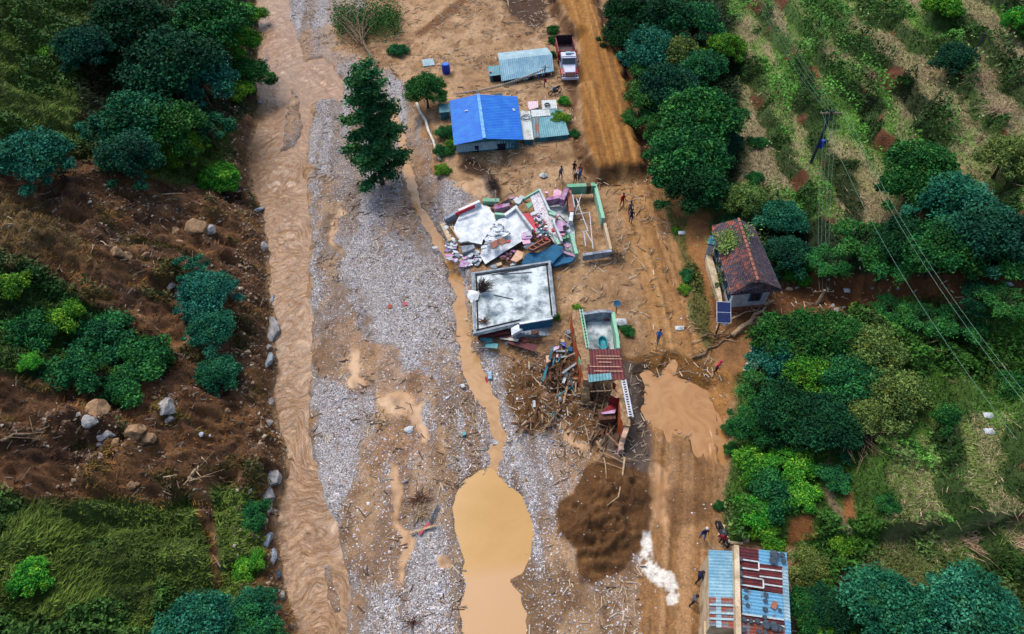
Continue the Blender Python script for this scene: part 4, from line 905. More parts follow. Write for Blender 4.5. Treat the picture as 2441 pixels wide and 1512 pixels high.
M_TERRA = simple('terracotta_panel', C3(164,104,82), C3(130,84,66), 2, .8, .2, 10)
M_ORNG = simple('orange_paint', C3(190,86,34), C3(150,62,28), 2, .8, .2, 10)
M_CRIM = simple('crimson_paint', C3(150,26,34), C3(110,20,28), 2, .8, .2, 10)
M_MUDB = simple('mud_brick', C3(170,138,100), C3(122,94,66), 3.5, .95, .7, 12)
M_WOOD = simple('grey_wood', C3(138,116,90), C3(96,76,56), 4, .9, .4, 20)
M_PALEW = simple('pale_driftwood', C3(190,164,130), C3(146,118,86), 4, .9, .4, 20)
M_BRWN = simple('brown_wood', C3(106,70,48), C3(74,48,34), 4, .9, .4, 20)
M_WHM = simple('white_metal', C3(214,214,216), C3(180,184,190), 3, .5, .1, 20)
M_DRKM = simple('dark_metal', C3(44,50,58), C3(64,70,78), 3, .5, .1, 20)
M_ROCK = simple('grey_rock', C3(176,172,166), C3(126,122,120), 1.2, .9, .7, 7)
M_TROCK = simple('tan_rock', C3(168,134,98), C3(118,90,64), 1.2, .9, .7, 7)
M_GLASS = simple('dark_glass', C3(20,26,40), C3(34,44,64), 2, .12, 0, 5, spec=.6)
M_SOLAR = simple('solar_cell', C3(18,36,92), C3(14,28,72), 2, .18, 0, 5, spec=.6)
M_PIPE = simple('white_plastic', C3(222,218,206), C3(190,186,170), 2, .5, .1, 10)
M_BARR = simple('blue_plastic', C3(14,62,190), C3(10,50,160), 2, .4, .05, 10)
M_CYAN = simple('turquoise_plastic', C3(30,150,160), C3(24,120,130), 2, .4, .1, 10)
M_ROOT = simple('dark_root', C3(78,62,56), C3(44,36,34), 5, .95, .6, 18)
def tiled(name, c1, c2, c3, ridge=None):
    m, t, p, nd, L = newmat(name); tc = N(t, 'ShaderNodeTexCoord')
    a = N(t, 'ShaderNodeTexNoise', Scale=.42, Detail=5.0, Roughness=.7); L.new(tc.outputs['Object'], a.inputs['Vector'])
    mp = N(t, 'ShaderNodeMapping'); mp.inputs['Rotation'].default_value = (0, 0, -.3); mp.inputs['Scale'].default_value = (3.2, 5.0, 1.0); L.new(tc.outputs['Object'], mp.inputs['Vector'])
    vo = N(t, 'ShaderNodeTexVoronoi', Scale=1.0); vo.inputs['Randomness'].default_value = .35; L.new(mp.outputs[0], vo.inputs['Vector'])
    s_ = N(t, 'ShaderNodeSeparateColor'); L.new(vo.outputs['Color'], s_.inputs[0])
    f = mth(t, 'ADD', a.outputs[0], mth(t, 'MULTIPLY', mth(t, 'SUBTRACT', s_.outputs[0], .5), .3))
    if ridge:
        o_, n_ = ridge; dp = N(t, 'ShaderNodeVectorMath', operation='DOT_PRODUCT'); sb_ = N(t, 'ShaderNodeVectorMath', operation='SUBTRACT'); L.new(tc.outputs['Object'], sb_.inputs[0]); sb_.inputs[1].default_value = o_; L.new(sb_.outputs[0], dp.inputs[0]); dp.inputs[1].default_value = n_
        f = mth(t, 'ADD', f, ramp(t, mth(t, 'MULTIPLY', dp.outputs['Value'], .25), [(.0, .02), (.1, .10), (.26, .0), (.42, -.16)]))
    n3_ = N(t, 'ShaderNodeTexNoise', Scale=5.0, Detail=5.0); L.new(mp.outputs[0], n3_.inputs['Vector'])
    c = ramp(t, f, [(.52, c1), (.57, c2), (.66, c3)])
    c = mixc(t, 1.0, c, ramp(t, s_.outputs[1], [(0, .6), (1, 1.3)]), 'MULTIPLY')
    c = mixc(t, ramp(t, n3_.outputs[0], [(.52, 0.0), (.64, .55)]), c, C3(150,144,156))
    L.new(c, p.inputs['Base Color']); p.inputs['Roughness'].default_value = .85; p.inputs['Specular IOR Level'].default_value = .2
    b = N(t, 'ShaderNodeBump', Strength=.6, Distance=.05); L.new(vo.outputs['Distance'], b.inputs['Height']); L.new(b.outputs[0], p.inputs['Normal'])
    return m
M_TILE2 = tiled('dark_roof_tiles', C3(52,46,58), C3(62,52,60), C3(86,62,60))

def walls(mb, pts, z0, m=0, th=.18, skip=()):      # pts: top points of a closed wall ring; every wall a slab of its own
    n = len(pts); c = sum((Vector(p) for p in pts), Vector())/n
    for i in range(n):
        if i in skip: continue
        a, b = Vector(pts[i]), Vector(pts[(i+1)%n]); d = (b-a); d.z = 0; d.normalize(); nrm = Vector((-d.y, d.x, 0))
        if nrm.dot(c-a) < 0: nrm = -nrm
        a2, b2 = a+d*.002*i, b-d*(th+.002)
        mb.hexa([Vector((a2.x,a2.y,z0)), Vector((b2.x,b2.y,z0)), Vector((b2.x+nrm.x*th,b2.y+nrm.y*th,z0)), Vector((a2.x+nrm.x*th,a2.y+nrm.y*th,z0)), a2, b2, Vector((b2.x+nrm.x*th,b2.y+nrm.y*th,b2.z)), Vector((a2.x+nrm.x*th,a2.y+nrm.y*th,a2.z))], m)
def inset(pts, d):
    c = sum((Vector(p) for p in pts), Vector())/len(pts); n = len(pts); L_ = []
    for i in range(n):
        a, b = Vector(pts[i]), Vector(pts[(i+1)%n]); e = Vector((b.x-a.x, b.y-a.y, 0)).normalized(); nr = Vector((-e.y, e.x, 0))
        if nr.dot(c-a) < 0: nr = -nr
        L_.append(nr)
    out = []
    for i in range(n):
        n0, n1 = L_[i-1], L_[i]; k = 1+n0.dot(n1); out.append(Vector(pts[i])+(n0+n1)*(d/max(k, .4)))
    return out
def base_of(pts, z): c = sum((Vector(p) for p in pts), Vector())/len(pts); return Vector((c.x, c.y, z))

# ---- blue roofed house
zg = 1.45
b0 = at(*B(0,0), 0)
TL, TR, BR, BL = at(*A(516,795), 3.1), at(*A(1050,760), 3.1), at(*A(1094,1103), 3.1), at(*A(550,1145), 3.1)
RT_, RB = at(*A(742,745), 4.1), at(*A(790,1094), 4.1)
h = empty('blue_roofed_house', base_of([TL,TR,BR,BL], zg), 'house with a bright blue gabled tin roof on the muddy terrace', 'house')
m = MB(); m.corr([TL, BL, RB, RT_][::1], .3, .02); m.v = []; m.f = []; m.m = []
m.corr([RT_, RB, BL, TL], .3, .025, n2=3, sag=.05); m.build('roof', M_BLUE, h)
m = MB(); m.corr([RB, RT_, TR, BR], .3, .025, n2=3, sag=.04); m.build('roof', M_BLUE, h)
m = MB(); m.beam(RT_+Vector((0,0,.08)), RB+Vector((0,0,.08)), .34, .06); m.build('ridge_cap', M_BLUE2, h)
I = inset([TL, TR, BR, BL], .45); I = [p-Vector((0,0,.06)) for p in I]
m = MB(); walls(m, I, zg-.3); m.prism([I[3], I[2], (I[2]+I[3])/2+Vector((0,0,.85))], .15, dirn=(0,1,0)); m.prism([I[0], I[1], (I[0]+I[1])/2+Vector((0,0,.85))], .15, dirn=(0,-1,0)); wl = m.build('wall', M_DRKW if False else M_TEALW, h)
a_, b_ = I[3], I[2]
for k in (.25, .7):
    q = a_.lerp(b_, k); q.z = zg+.7; m = MB(); m.box(q+Vector((0,-.03,0)), (1.1, .1, .8)); m.build('window', M_GLASS, h)
ap = [at(*A(565,1140), 2.9), at(*A(1028,1098), 2.9), at(*A(1028,1158), 1.95), at(*A(572,1203), 1.95)]
m = MB(); m.corr(ap, .3, .02, n2=1); m.build('awning', M_GTIN, h)
for k in (.03, .5, .97):
    q = ap[3].lerp(ap[2], k); m = MB(); m.beam((q.x, q.y+.05, zg-.3), (q.x, q.y+.05, q.z), .1, .1); m.build('post', M_WOOD, h)
m = MB(); m.box(at(*A(648,872), 3.72), (.35, .16, .05), .3); m.build('roof_patch', M_WHT, h)
m = MB(); m.box(at(*A(1022,865), 3.3), (.25, .5, .05), .3); m.build('roof_patch', M_GTIN, h)
m = MB(); q = [at(*A(860,745), 3.4), at(*A(925,730), 3.4), at(*A(935,752), 3.1), at(*A(900,757), 3.1)]; m.prism(q, .05); m.build('rear_awning', M_LTIN, h, label='small pale sheet behind the blue roof')
# annex left
def shed(name, rp, z, zg, mr, mw, label, cat='shed', group=None, insetd=.12, pitch=.22, extra=None):
    P = tri(rp, z); e = empty(name, base_of(P, zg), label, cat, group)
    m = MB(); m.corr(P, pitch, .02, n2=2); m.build('roof', mr, e)
    I = [q-Vector((0,0,.06)) for q in inset(P, insetd)]; m = MB(); walls(m, I, zg-.3, th=.08); m.build('wall', mw, e)
    return e, P, I
shed('privy_shed', [A(432,822),A(514,815),A(516,882),A(436,890)], (2.9,2.9,2.7,2.7), 1.4, M_TTIN, M_TEALW, 'tiny teal shed with a tin roof at the left wall of the blue roofed house')
e, P, I = shed('tin_lean_to', [A(1062,873),A(1152,876),A(1180,1100),A(1096,1102)], (2.6,2.6,2.5,2.5), 1.45, M_LTIN, M_TEALW, 'rust streaked pale tin lean to joined to the blue roof')
e, P, I = shed('tin_lean_to', [A(1156,866),A(1400,862),A(1460,1062),A(1184,1092)], (2.6,2.6,2.3,2.3), 1.45, M_TTIN, M_TEALW, 'wide teal tin lean to with one rusty sheet under the grassy bush')
m = MB(); m.corr([at(*A(1185,926), 2.62), at(*A(1212,924), 2.62), at(*A(1224,1082), 2.41), at(*A(1192,1085), 2.41)], .22, .02); m.build('roof_sheet', M_RUST2, e)
m = MB(); m.corr([at(*A(1157,868), 2.68), at(*A(1300,864), 2.68), at(*A(1310,912), 2.6), at(*A(1165,922), 2.6)], .22, .02); m.build('roof_sheet', M_LTIN, e)
shed('pink_roofed_shed', [A(1130,803),A(1210,797),A(1214,848),A(1142,866)], (2.3,2.3,2.2,2.2), 1.45, M_PINKT, M_WHT, 'small shed with a pinkish white sheet roof behind the lean tos')
shed('white_roofed_shed', [A(1240,792),A(1352,786),A(1364,856),A(1246,862)], (2.3,2.3,2.2,2.2), 1.45, M_LTIN, M_WHT, 'small shed with an off white sheet roof near the round bush')
cw = at(*A(1112,930), 2.65); m = MB()
for k, r in enumerate((.45,.38,.5)):
    m.tube([cw+Vector((r*math.cos(i*.39)+.1*k, r*math.sin(i*.39), .03*k+.06)) for i in range(17)], .03, 5)
tag(m.build('hose_coil', M_TEALW, origin=cw), 'coil of dark hose lying on the pale tin lean to', 'hose')
def tyre(c, r, name, label, cat, mat=M_DRKM, grp=None):
    m = MB(); n1, n2 = 14, 6; vs = []; fs = []
    for i in range(n1):
        for j in range(n2):
            a, b = i*2*math.pi/n1, j*2*math.pi/n2; rr = r*(.75+.25*math.cos(b)); vs.append((c.x+rr*math.cos(a), c.y+rr*math.sin(a), c.z+r*.25*math.sin(b)))
    for i in range(n1):
        for j in range(n2): fs.append((i*n2+j, ((i+1)%n1)*n2+j, ((i+1)%n1)*n2+(j+1)%n2, i*n2+(j+1)%n2))
    m.add(vs, fs); return tag(m.build(name, mat, origin=c, smooth=True), label, cat, grp)
tyre(at(*A(1285,825), 2.42), .35, 'old_tyre', 'old tyre on the off white shed roof', 'tyre')

# ---- long pale tin shed
a1, a2, r1, r2, c1, c2 = at(*A(895,420),2.5), at(*A(1285,378),2.5), at(*A(905,476),3.1), at(*A(1322,430),3.1), at(*A(926,642),2.1), at(*A(1337,562),2.1)
h = empty('long_tin_shed', base_of([a1,a2,c1,c2], 1.45), 'long low shed with a pale blue corrugated tin roof beside the truck', 'shed')
m = MB(); m.corr([a1, a2, r2, r1], .25, .025, n2=1); m.build('roof', M_GTIN, h, label='paler rear slope of the roof')
m = MB(); m.corr([r1, r2, c2, c1], .25, .025, n2=3, sag=.04); m.build('roof', M_PTIN, h)
I = [q-Vector((0,0,.08)) for q in inset([a1,a2,c2,c1], .3)]; m = MB(); walls(m, I, 1.1, th=.1); m.build('wall', M_EDGE, h)  # wall coloured dark for the shade under the eaves
for k in range(7):
    q = c1.lerp(c2, .02+k*.16); m = MB(); m.beam((q.x, q.y+.12, 1.1), (q.x, q.y+.12, 2.04), .1, .1); m.build('post', M_WOOD, h)
for k in range(3):
    q = I[3].lerp(I[2], .2+k*.3); q.z = 1.6; m = MB(); m.box(q+Vector((0,-.03,0)), (1.3,.1,.6)); m.build('opening_shade', M_DRKW, h)  # dark panels stand in for the shade of openings
e, P, I = shed('grey_tin_kiosk', [A(815,524),A(914,514),A(920,590),A(830,602)], (2.5,2.5,2.3,2.3), 1.45, M_TTIN, M_TEALW, 'square tin kiosk with a dark doorway at the left end of the long shed')
q = I[3].lerp(I[2], .55); q.z = 1.75; m = MB(); m.box(q+Vector((0,-.04,0)), (1.0,.1,.9)); m.build('door', M_DRKW, e)  # dark panel stands in for the unlit doorway
m = MB(); m.box(at(*A(838,568), 2.46), (.25,.25,.08), .3); tag(m.build('red_cloth', M_RED, origin=at(*A(838,568), 2.46)), 'scrap of red cloth on the kiosk roof', 'cloth')
# prayer flag line, pole, banner pole
pb = on(*A(1262,688)); pt = None
for zz in np.arange(pb.z+.5, pb.z+12, .05):
    if proj(pb.x, pb.y, zz)[1] < A(0,512)[1]: break
pole = empty('flag_pole', pb, 'upright dark pole in front of the long tin shed', 'pole')
m = MB(); m.tube([(pb.x,pb.y,pb.z-.3),(pb.x,pb.y,zz)], [.07,.04], 6); m.build('shaft', M_DRKM, pole); m = MB(); m.beam((pb.x-.5,pb.y,zz-.3),(pb.x+.5,pb.y,zz-.3),.05,.05); m.build('crossbar', M_DRKM, pole)
m = MB(); m.box((pb.x+.1,pb.y,pb.z+.9),(.25,.1,.5)); m.build('cloth', M_RED, pole)
s0, s1 = on(*A(535,748), .15), Vector((pb.x,pb.y,zz-.4)); m = MB()
fl = empty('flag_line', (s0.x,s0.y,s0.z), 'long line of faded white flags stretched from the mud to the pole', 'flag line')
m.tube([s0.lerp(s1, i/10)-Vector((0,0,.6*math.sin(math.pi*i/10))) for i in range(11)], .025, 4); m.build('rope', M_WHM, fl)
fm = [M_WHT, M_LTIN, M_CREAM, M_PEACH, M_MINT]
for i in range(40):
    q = s0.lerp(s1, (i+.5)/40)-Vector((0,0,.6*math.sin(math.pi*(i+.5)/40))); q2 = s0.lerp(s1, (i+1.3)/40)-Vector((0,0,.6*math.sin(math.pi*(i+1.3)/40)))
    m = MB(); j_ = Vector((.05*random.random(), .12*random.random(), 0)); m.hexa([q-Vector((0,0,.32))+j_, q2-Vector((0,0,.3)), q2-Vector((0,-.02,.3)), q-Vector((0,-.02,.32))+j_, q, q2, q2+Vector((0,.02,0)), q+Vector((0,.02,0))]); m.build('flag', fm[i%5], fl)
for i in range(14):   # second string along the shed eaves
    q = c1.lerp(c2, .4+i*.042)+Vector((0,-.15,-.1-.15*math.sin(i))); m = MB(); m.box(q, (.16,.02,.2)); tag(m.build('prayer_flag', [M_RED, M_GTIN, M_CREAM, M_BLUE][i%4], origin=q), 'small coloured flag hanging from the eaves of the long shed', 'flag', 'flags along the eaves of the long shed')

# ---- barrel, sheet, small debris near
pb = on(*A(490,575)); br = empty('water_barrel', pb, 'blue plastic barrel standing alone in the mud', 'barrel')
m = MB(); rr = .50; m.tube([(pb.x,pb.y,pb.z-.1),(pb.x,pb.y,pb.z+.3),(pb.x,pb.y,pb.z+.5),(pb.x,pb.y,pb.z+.9),(pb.x,pb.y,pb.z+1.15)], [rr*.95,rr,rr*1.04,rr,rr*.9], 16); m.build('body', M_BARR, br, smooth=False)
m = MB(); m.tube([(pb.x,pb.y,pb.z+1.15),(pb.x,pb.y,pb.z+1.22)], [rr*.8,rr*.75], 16); m.build('lid', M_BLUE, br)
q = [on(*A(300,500), .5), on(*A(388,488), .5), on(*A(402,525), .2), on(*A(310,535), .2)]; m = MB(); m.corr(q, .2, .02); tag(m.build('roofing_sheet', M_GTIN, origin=q[0]), 'loose grey tin sheet behind the round tree', 'tin sheet')

# ---- flat roofed concrete house
zr, zg = 2.2, .9
P = [at(*B(448,992), zr), at(*B(1197,880), zr), at(*Cc(905,175), zr), at(*Cc(155,352), zr)]
h = empty('flat_roofed_house', base_of(P, zg), 'grey flat roofed concrete house half buried in flood gravel', 'house')
nx_ = 12
m = MB(); m.prism(P, .22); m.build('roof', M_CONC, h)
I = [q-Vector((0,0,.22)) for q in inset(P, .35)]; m = MB(); walls(m, I, zg-.8, th=.2); m.build('wall', M_EDGE, h)
for (i, j) in ((0,1),(1,2),(2,3),(3,0)):
    a_, b_ = P[i], P[j]; c_ = (P[0]+P[2])/2; d = (b_-a_).normalized(); nr = Vector((-d.y,d.x,0)); nr = nr if nr.dot(c_-a_) > 0 else -nr
    e1 = a_+nr*.14+d*.28 ; e2 = b_+nr*.14-d*.002
    if i == 2: e2 = a_.lerp(b_, 1)+nr*.14; e1 = a_.lerp(b_, .42)+nr*.14
    m = MB(); m.beam(e1+Vector((0,0,.05)), e2+Vector((0,0,.05)), .2, .1); m.build('parapet', M_CONC3, h)
    m = MB(); m.beam(e1+nr*.26+Vector((0,0,.03)), e2+nr*.26+Vector((0,0,.03)), .13, .05); m.build('inner_strip', M_DRKW, h)  # black strip along the inner side of the parapet
for (u0,u1) in ((B(640,1010),B(1085,930)),(B(720,1005),B(1020,985)),(B(955,915),B(1180,878)),(B(660,1200),B(840,1240))):
    q0, q1 = at(*u0, zr+.05), at(*u1, zr+.05); m = MB(); m.tube([q0,q1], .035, 5); tag(m.build('steel_bar', M_DRKM, origin=q0), 'dark steel bar lying on the flat concrete roof', 'bar', 'bars on the flat roof')
# stairwell
sw = [at(*Cc(575,262), zr+.02), at(*Cc(810,205), zr+.02), at(*Cc(900,235), zr+.02), at(*Cc(905,300), zr+.02), at(*Cc(600,305), zr+.02)]
m = MB(); q = [at(*Cc(570,262), 2.85), at(*Cc(868,212), 2.85)]; m.beam(q[0]-Vector((0,0,.35)), q[1]-Vector((0,0,.35)), .14, .95); m.build('stair_wall', M_BLUEW, h, label='blue painted stairwell wall')
m = MB(); m.beam(q[0]+Vector((0,0,.17)), q[1]+Vector((0,0,.17)), .2, .08); m.build('stair_coping', M_CONC2, h)
s0, s1 = at(*Cc(530,315), 2.15), at(*Cc(880,330), .75)
for k in range(12):
    q = s0.lerp(s1, k/11); m = MB(); m.box((q.x, q.y+.3, q.z-.2-.3), (.34, 1.25, .9), -.04); m.build('step', M_CONC3, h)
q = [at(*Cc(495,290), 2.5), at(*Cc(560,255), 2.5), at(*Cc(600,300), 2.5), at(*Cc(500,352), 2.45)]; m = MB(); m.prism(q, .3); m.build('landing', M_CONC2, h)
# root ball on the roof corner
def brush(c, rad, n, name, label, cat, mat, flat=.5, dirn=None, th=.03, grp=None):
    m = MB()
    for i in range(n):
        a = random.random()*6.28; e = Vector((math.cos(a), math.sin(a), random.random()*flat)); 
        if dirn: e = (Vector(dirn)+e*.55).normalized()
        l = rad*(.6+.6*random.random()); st_ = c+Vector((random.gauss(0,.12)*rad, random.gauss(0,.12)*rad, .05))
        mid = st_+e*l*.5+Vector((random.gauss(0,.1), random.gauss(0,.1), random.gauss(0,.08)+.1))*rad; m.tube([st_, mid, st_+e*l+Vector((random.gauss(0,.1), random.gauss(0,.1), -.1))*rad], [th, th*.7, th*.25], 4, cap=False)
    return tag(m.build(name, mat, origin=c), label, cat, grp)
brush(at(*B(540,1160), zr+.25), 1.1, 130, 'root_ball', 'big tangle of dark roots dumped on the corner of the flat roof', 'roots', M_ROOT, 1.0, (.5,.35,.4), .035)
q = at(*B(470,1190), zr+.1); m = MB(); m.add([q+Vector(v) for v in ((-.55,-.2,-.1),(-.2,-.9,-.15),(.4,-.7,.06),(.5,.1,.08),(0,.3,.12),(-.5,.4,.05),(0,-.2,.2))], [(0,1,6),(1,2,6),(2,3,6),(3,4,6),(4,5,6),(5,0,6),(5,4,3,2,1,0)]); tag(m.build('tarpaulin', M_CONC2, origin=q), 'crumpled grey tarpaulin under the dark roots', 'tarpaulin')
brush(at(*B(560,1455), zr+.08), .55, 40, 'brush_heap', 'small brown brush heap on the lower corner of the flat roof', 'brush', M_BRWN, .4)
for (a_, b_, mt, w_) in (((210,405),(480,370),M_RUST,.4),((360,380),(650,440),M_RUST,.35),((480,430),(720,520),M_RUST,.7),((400,400),(560,450),M_LTIN,.3),((220,430),(330,440),M_TEALW,.4),((265,478),(375,490),M_CYAN,.5),((440,470),(560,400),M_DRKM,.3),((600,450),(770,410),M_BRWN,.3),((95,362),(215,310),M_PALEW,.08),((560,380),(740,370),M_BRWN,.35)):
    q0, q1 = on(*Cc(*a_), .35+.3*random.random()), on(*Cc(*b_), .3+.5*random.random()); m = MB(); m.beam(q0, q1, w_, .05); i_ = int(a_[0])
    tag(m.build('plank' if mt in (M_BRWN, M_PALEW) else 'metal_sheet', mt, origin=q0), {210:'upper dark red sheet strip under the flat roof eaves',360:'long narrow rusty strip below the flat roof',480:'broad rusty sheet thrown below the flat roof',400:'pale strip among the rusty sheets',220:'teal board at the left under the flat roof',265:'turquoise plastic sheet left of the rusty sheets',440:'dark metal strip crossing the rusty sheets',600:'brown plank under the stairs of the flat roof',95:'thin pale plank jutting from the flat roof corner',560:'dark brown plank right under the stair landing'}[i_], 'plank' if mt in (M_BRWN, M_PALEW) else 'sheet')

# ---- ruined house with the rusty roof
zg = 1.1
h = empty('ruined_house', Vector((*at(*Cc(1300,600), zg)[:2], zg)), 'ruined mud brick house with a rusty red tin roof and torn open rooms', 'house')
def rough_wall(name, pxs, ztops, th, mat, parent, z0=None, facemat=None, side=-1, seg=3, label=None):
    m = MB(); P = tri(pxs, ztops)
    pts = []
    for i in range(len(P)-1):
        for k in range(seg): q = P[i].lerp(P[i+1], k/seg); q = q+Vector((random.gauss(0,.05), random.gauss(0,.05), random.gauss(0,.08))) ; pts.append(q)
    pts.append(P[-1]); n = len(pts); rows = []
    for i, q in enumerate(pts):
        d = (pts[min(i+1,n-1)]-pts[max(i-1,0)]); d.z = 0; d.normalize(); nr = Vector((-d.y,d.x,0)); w_ = th*(.85+.3*random.random())/2
        zz = z0 if z0 is not None else float(ht(q.x, q.y))-.2
        rows.append([Vector((q.x+nr.x*w_,q.y+nr.y*w_,zz)), q+nr*w_, q-nr*w_, Vector((q.x-nr.x*w_,q.y-nr.y*w_,zz))])
    vs = [v for r in rows for v in r]; fs = []; ms = []
    for i in range(n-1):
        for j in range(3): fs.append((i*4+j, i*4+j+1, i*4+j+5, i*4+j+4)); ms.append({0: 1 if side > 0 else 0, 1: 0, 2: 1 if side < 0 else 0}[j] if facemat else 0)
    fs += [(3,2,1,0), (n*4-4,n*4-3,n*4-2,n*4-1)]; ms += [0,0]
    m.v = vs; m.f = fs; m.m = ms
    return m.build(name, [mat]+([facemat] if facemat else []), parent, label=label)
rough_wall('wall', [Cc(1075,125),Cc(1110,300),Cc(1165,560),Cc(1190,760)], (3.4,3.4,3.3,3.2), .75, M_MUDB, h, zg-.4, M_ORNG, -1, 4, 'long left mud wall painted orange')
m = MB()
for (a_, b_) in (((1046,250),(1075,400)),((1075,400),(1098,520)),((1098,520),(1120,640))): q0, q1 = at(*Cc(*a_), 2.6), at(*Cc(*b_), 2.6); m.beam(q0, q1, .12, .8)
m.build('painted_panel', M_GRN, h, label='strip of peeling green paint')
rough_wall('wall', [Cc(1135,158),Cc(1400,138)], (2.8,2.8), .28, M_CONC3, h, zg-.4)
rough_wall('wall', [Cc(1403,145),Cc(1462,470)], (2.8,2.7), .26, M_MINT, h, zg-.4)
m = MB(); m.prism([at(*Cc(*p), 1.75) for p in ((1165,185),(1385,165),(1425,480),(1190,485))], .3); m.build('floor', M_CONC, h)
m = MB(); m.corr([at(*Cc(1180,480), 3.35), at(*Cc(1478,480), 3.25), at(*Cc(1528,752), 3.05), at(*Cc(1185,760), 3.2)], .24, .025, n2=3, sag=.05); m.build('roof', M_RUST, h)
for i_, (y0, x0, x1) in enumerate(((545,1255,1470),(570,1260,1490),(640,1200,1480),(680,1240,1500),(600,1280,1400))):
    q0, q1 = at(*Cc(x0,y0), 3.27), at(*Cc(x1,y0+2), 3.2); m = MB(); m.beam(q0+Vector((0,0,.07)), q1+Vector((0,0,.07)), .05, .02); m.build('rust_streak', M_PEACH, h)
m = MB(); m.corr([at(*Cc(1188,712), 3.3), at(*Cc(1392,695), 3.3), at(*Cc(1402,752), 3.22), at(*Cc(1195,778), 3.25)], .24, .025); m.build('roof_sheet', M_TTIN, h, label='grey replacement sheet at the lower edge')
m = MB()
for x_ in (1320, 1390, 1440): q0, q1 = at(*Cc(x_,755), 3.0), at(*Cc(x_+22,870), 2.9); m.beam(q0, q1, .07, .07)
q0, q1 = at(*Cc(1210,862), 2.85), at(*Cc(1480,848), 2.9); m.beam(q0, q1, .08, .08); m.build('rafter', M_WOOD, h)
rough_wall('wall', [Cc(1460,760),Cc(1500,880),Cc(1520,1020),Cc(1535,1170)], (3.1,3.1,3.0,2.8), .62, M_MUDB, h, zg-.4, M_ORNG, -1, 4, 'right mud wall with an orange inner face')
rough_wall('wall', [Cc(1530,1175),Cc(1505,1280),Cc(1490,1385)], (2.6,2.2,1.5), .34, M_PEACH, h, zg-.4, M_PINK, -1, 3, 'broken lower end of the right wall')
rough_wall('wall', [Cc(1392,880),Cc(1490,890)], (3.1,3.1), .5, M_MUDB, h, zg-.2, M_CRIM, -1, 2, 'cross wall with a crimson face')
rough_wall('wall', [Cc(1160,720),Cc(1165,830),Cc(1172,930)], (2.8,2.3,1.6), .55, M_MUDB, h, zg-.4, None, 1, 3)
q = [at(*Cc(*p), 2.0) for p in ((1350,1000),(1450,950),(1440,1040),(1330,1050))]; m = MB(); m.prism(q, .06); tag(m.build('red_blanket', M_CRIM, origin=q[0]), 'crimson blanket in the torn open room', 'blanket')
q = [at(*Cc(*p), 2.05) for p in ((1300,1052),(1440,1020),(1430,1055),(1330,1062))]; m = MB(); m.prism(q, .06); tag(m.build('lilac_cloth', M_LILAC, origin=q[0]), 'lilac cloth below the crimson blanket', 'cloth')
q = at(*Cc(1350,1090), 1.4); m = MB(); m.box(q, (1.2,.9,.7), .1); m.box(q+Vector((0,0,.4)), (1.26,.96,.08), .1); tag(m.build('wooden_chest', M_BRWN, origin=q), 'dark wooden chest in the wrecked room', 'chest')
def ladder(pa, pb, pc, pd, n, name, label, r=.045, mat=M_WHM, cat='ladder'):
    e = empty(name, Vector(pa), label, cat); m = MB(); m.beam(pa, pb, r*2, r*2); m.build('rail', mat, e); m = MB(); m.beam(pc, pd, r*2, r*2); m.build('rail', mat, e)
    for i in range(n): f = (i+.5)/n; m = MB(); m.beam(Vector(pa).lerp(Vector(pb), f), Vector(pc).lerp(Vector(pd), f), r*1.6, r*1.4); m.build('rung', mat, e)
    return e
ladder(at(*Cc(1112,120),3.55), at(*Cc(1175,470),3.5), at(*Cc(1137,118),3.55), at(*Cc(1198,468),3.5), 13, 'ladder', 'pale green ladder lying along the top of the left mud wall', .04, M_MINT)
ladder(at(*Cc(1490,760),3.3), at(*Cc(1555,1090),3.0), at(*Cc(1525,755),3.3), at(*Cc(1592,1092),3.0), 15, 'lattice_frame', 'white welded metal frame hanging along the right mud wall', .05, M_WHM, 'frame')
q = at(*Cc(1320,432), 2.0); m = MB(); vs = []; n_ = 12
for r_, z_ in ((.25,0),(.45,.12),(.55,.38),(.48,.38),(.38,.14),(.2,.06)): vs += [(q.x+r_*.75*math.cos(k*2*math.pi/n_), q.y+r_*1.35*math.sin(k*2*math.pi/n_), q.z-.2+z_) for k in range(n_)]
fs = [(j*n_+k, j*n_+(k+1)%n_, (j+1)*n_+(k+1)%n_, (j+1)*n_+k) for j in range(5) for k in range(n_)]+[tuple(range(n_-1,-1,-1)), tuple(range(5*n_,6*n_))]
m.add(vs, fs); tag(m.build('wash_basin', M_CYAN, origin=q), 'turquoise oval wash basin on the courtyard floor', 'basin')
tyre(at(*Cc(1352,198), 1.95), .3, 'red_ring', 'red plastic ring in the courtyard corner', 'ring', M_RED)
q = on(*Cc(1438,140), 1.0); ds = empty('satellite_dish', on(*Cc(1440,165)), 'small dark blue dish on a pole behind the ruined house', 'dish')
dm = MB(); vs = []; 
for r_ in (.04,.18,.32):
    vs += [(q.x+r_*math.cos(k*.524), q.y+r_*math.sin(k*.524)*.7, q.z+r_*r_*.5+.5*r_*math.sin(k*.524)) for k in range(12)]
dm.add(vs, [(j*12+k, j*12+(k+1)%12, (j+1)*12+(k+1)%12, (j+1)*12+k) for j in range(2) for k in range(12)]+[tuple(range(11,-1,-1))]); dm.build('reflector', M_BLUEW, ds)
dm = MB(); dm.tube([ds.location-Vector((0,0,.2)), q], .04, 6); dm.build('post', M_DRKM, ds)

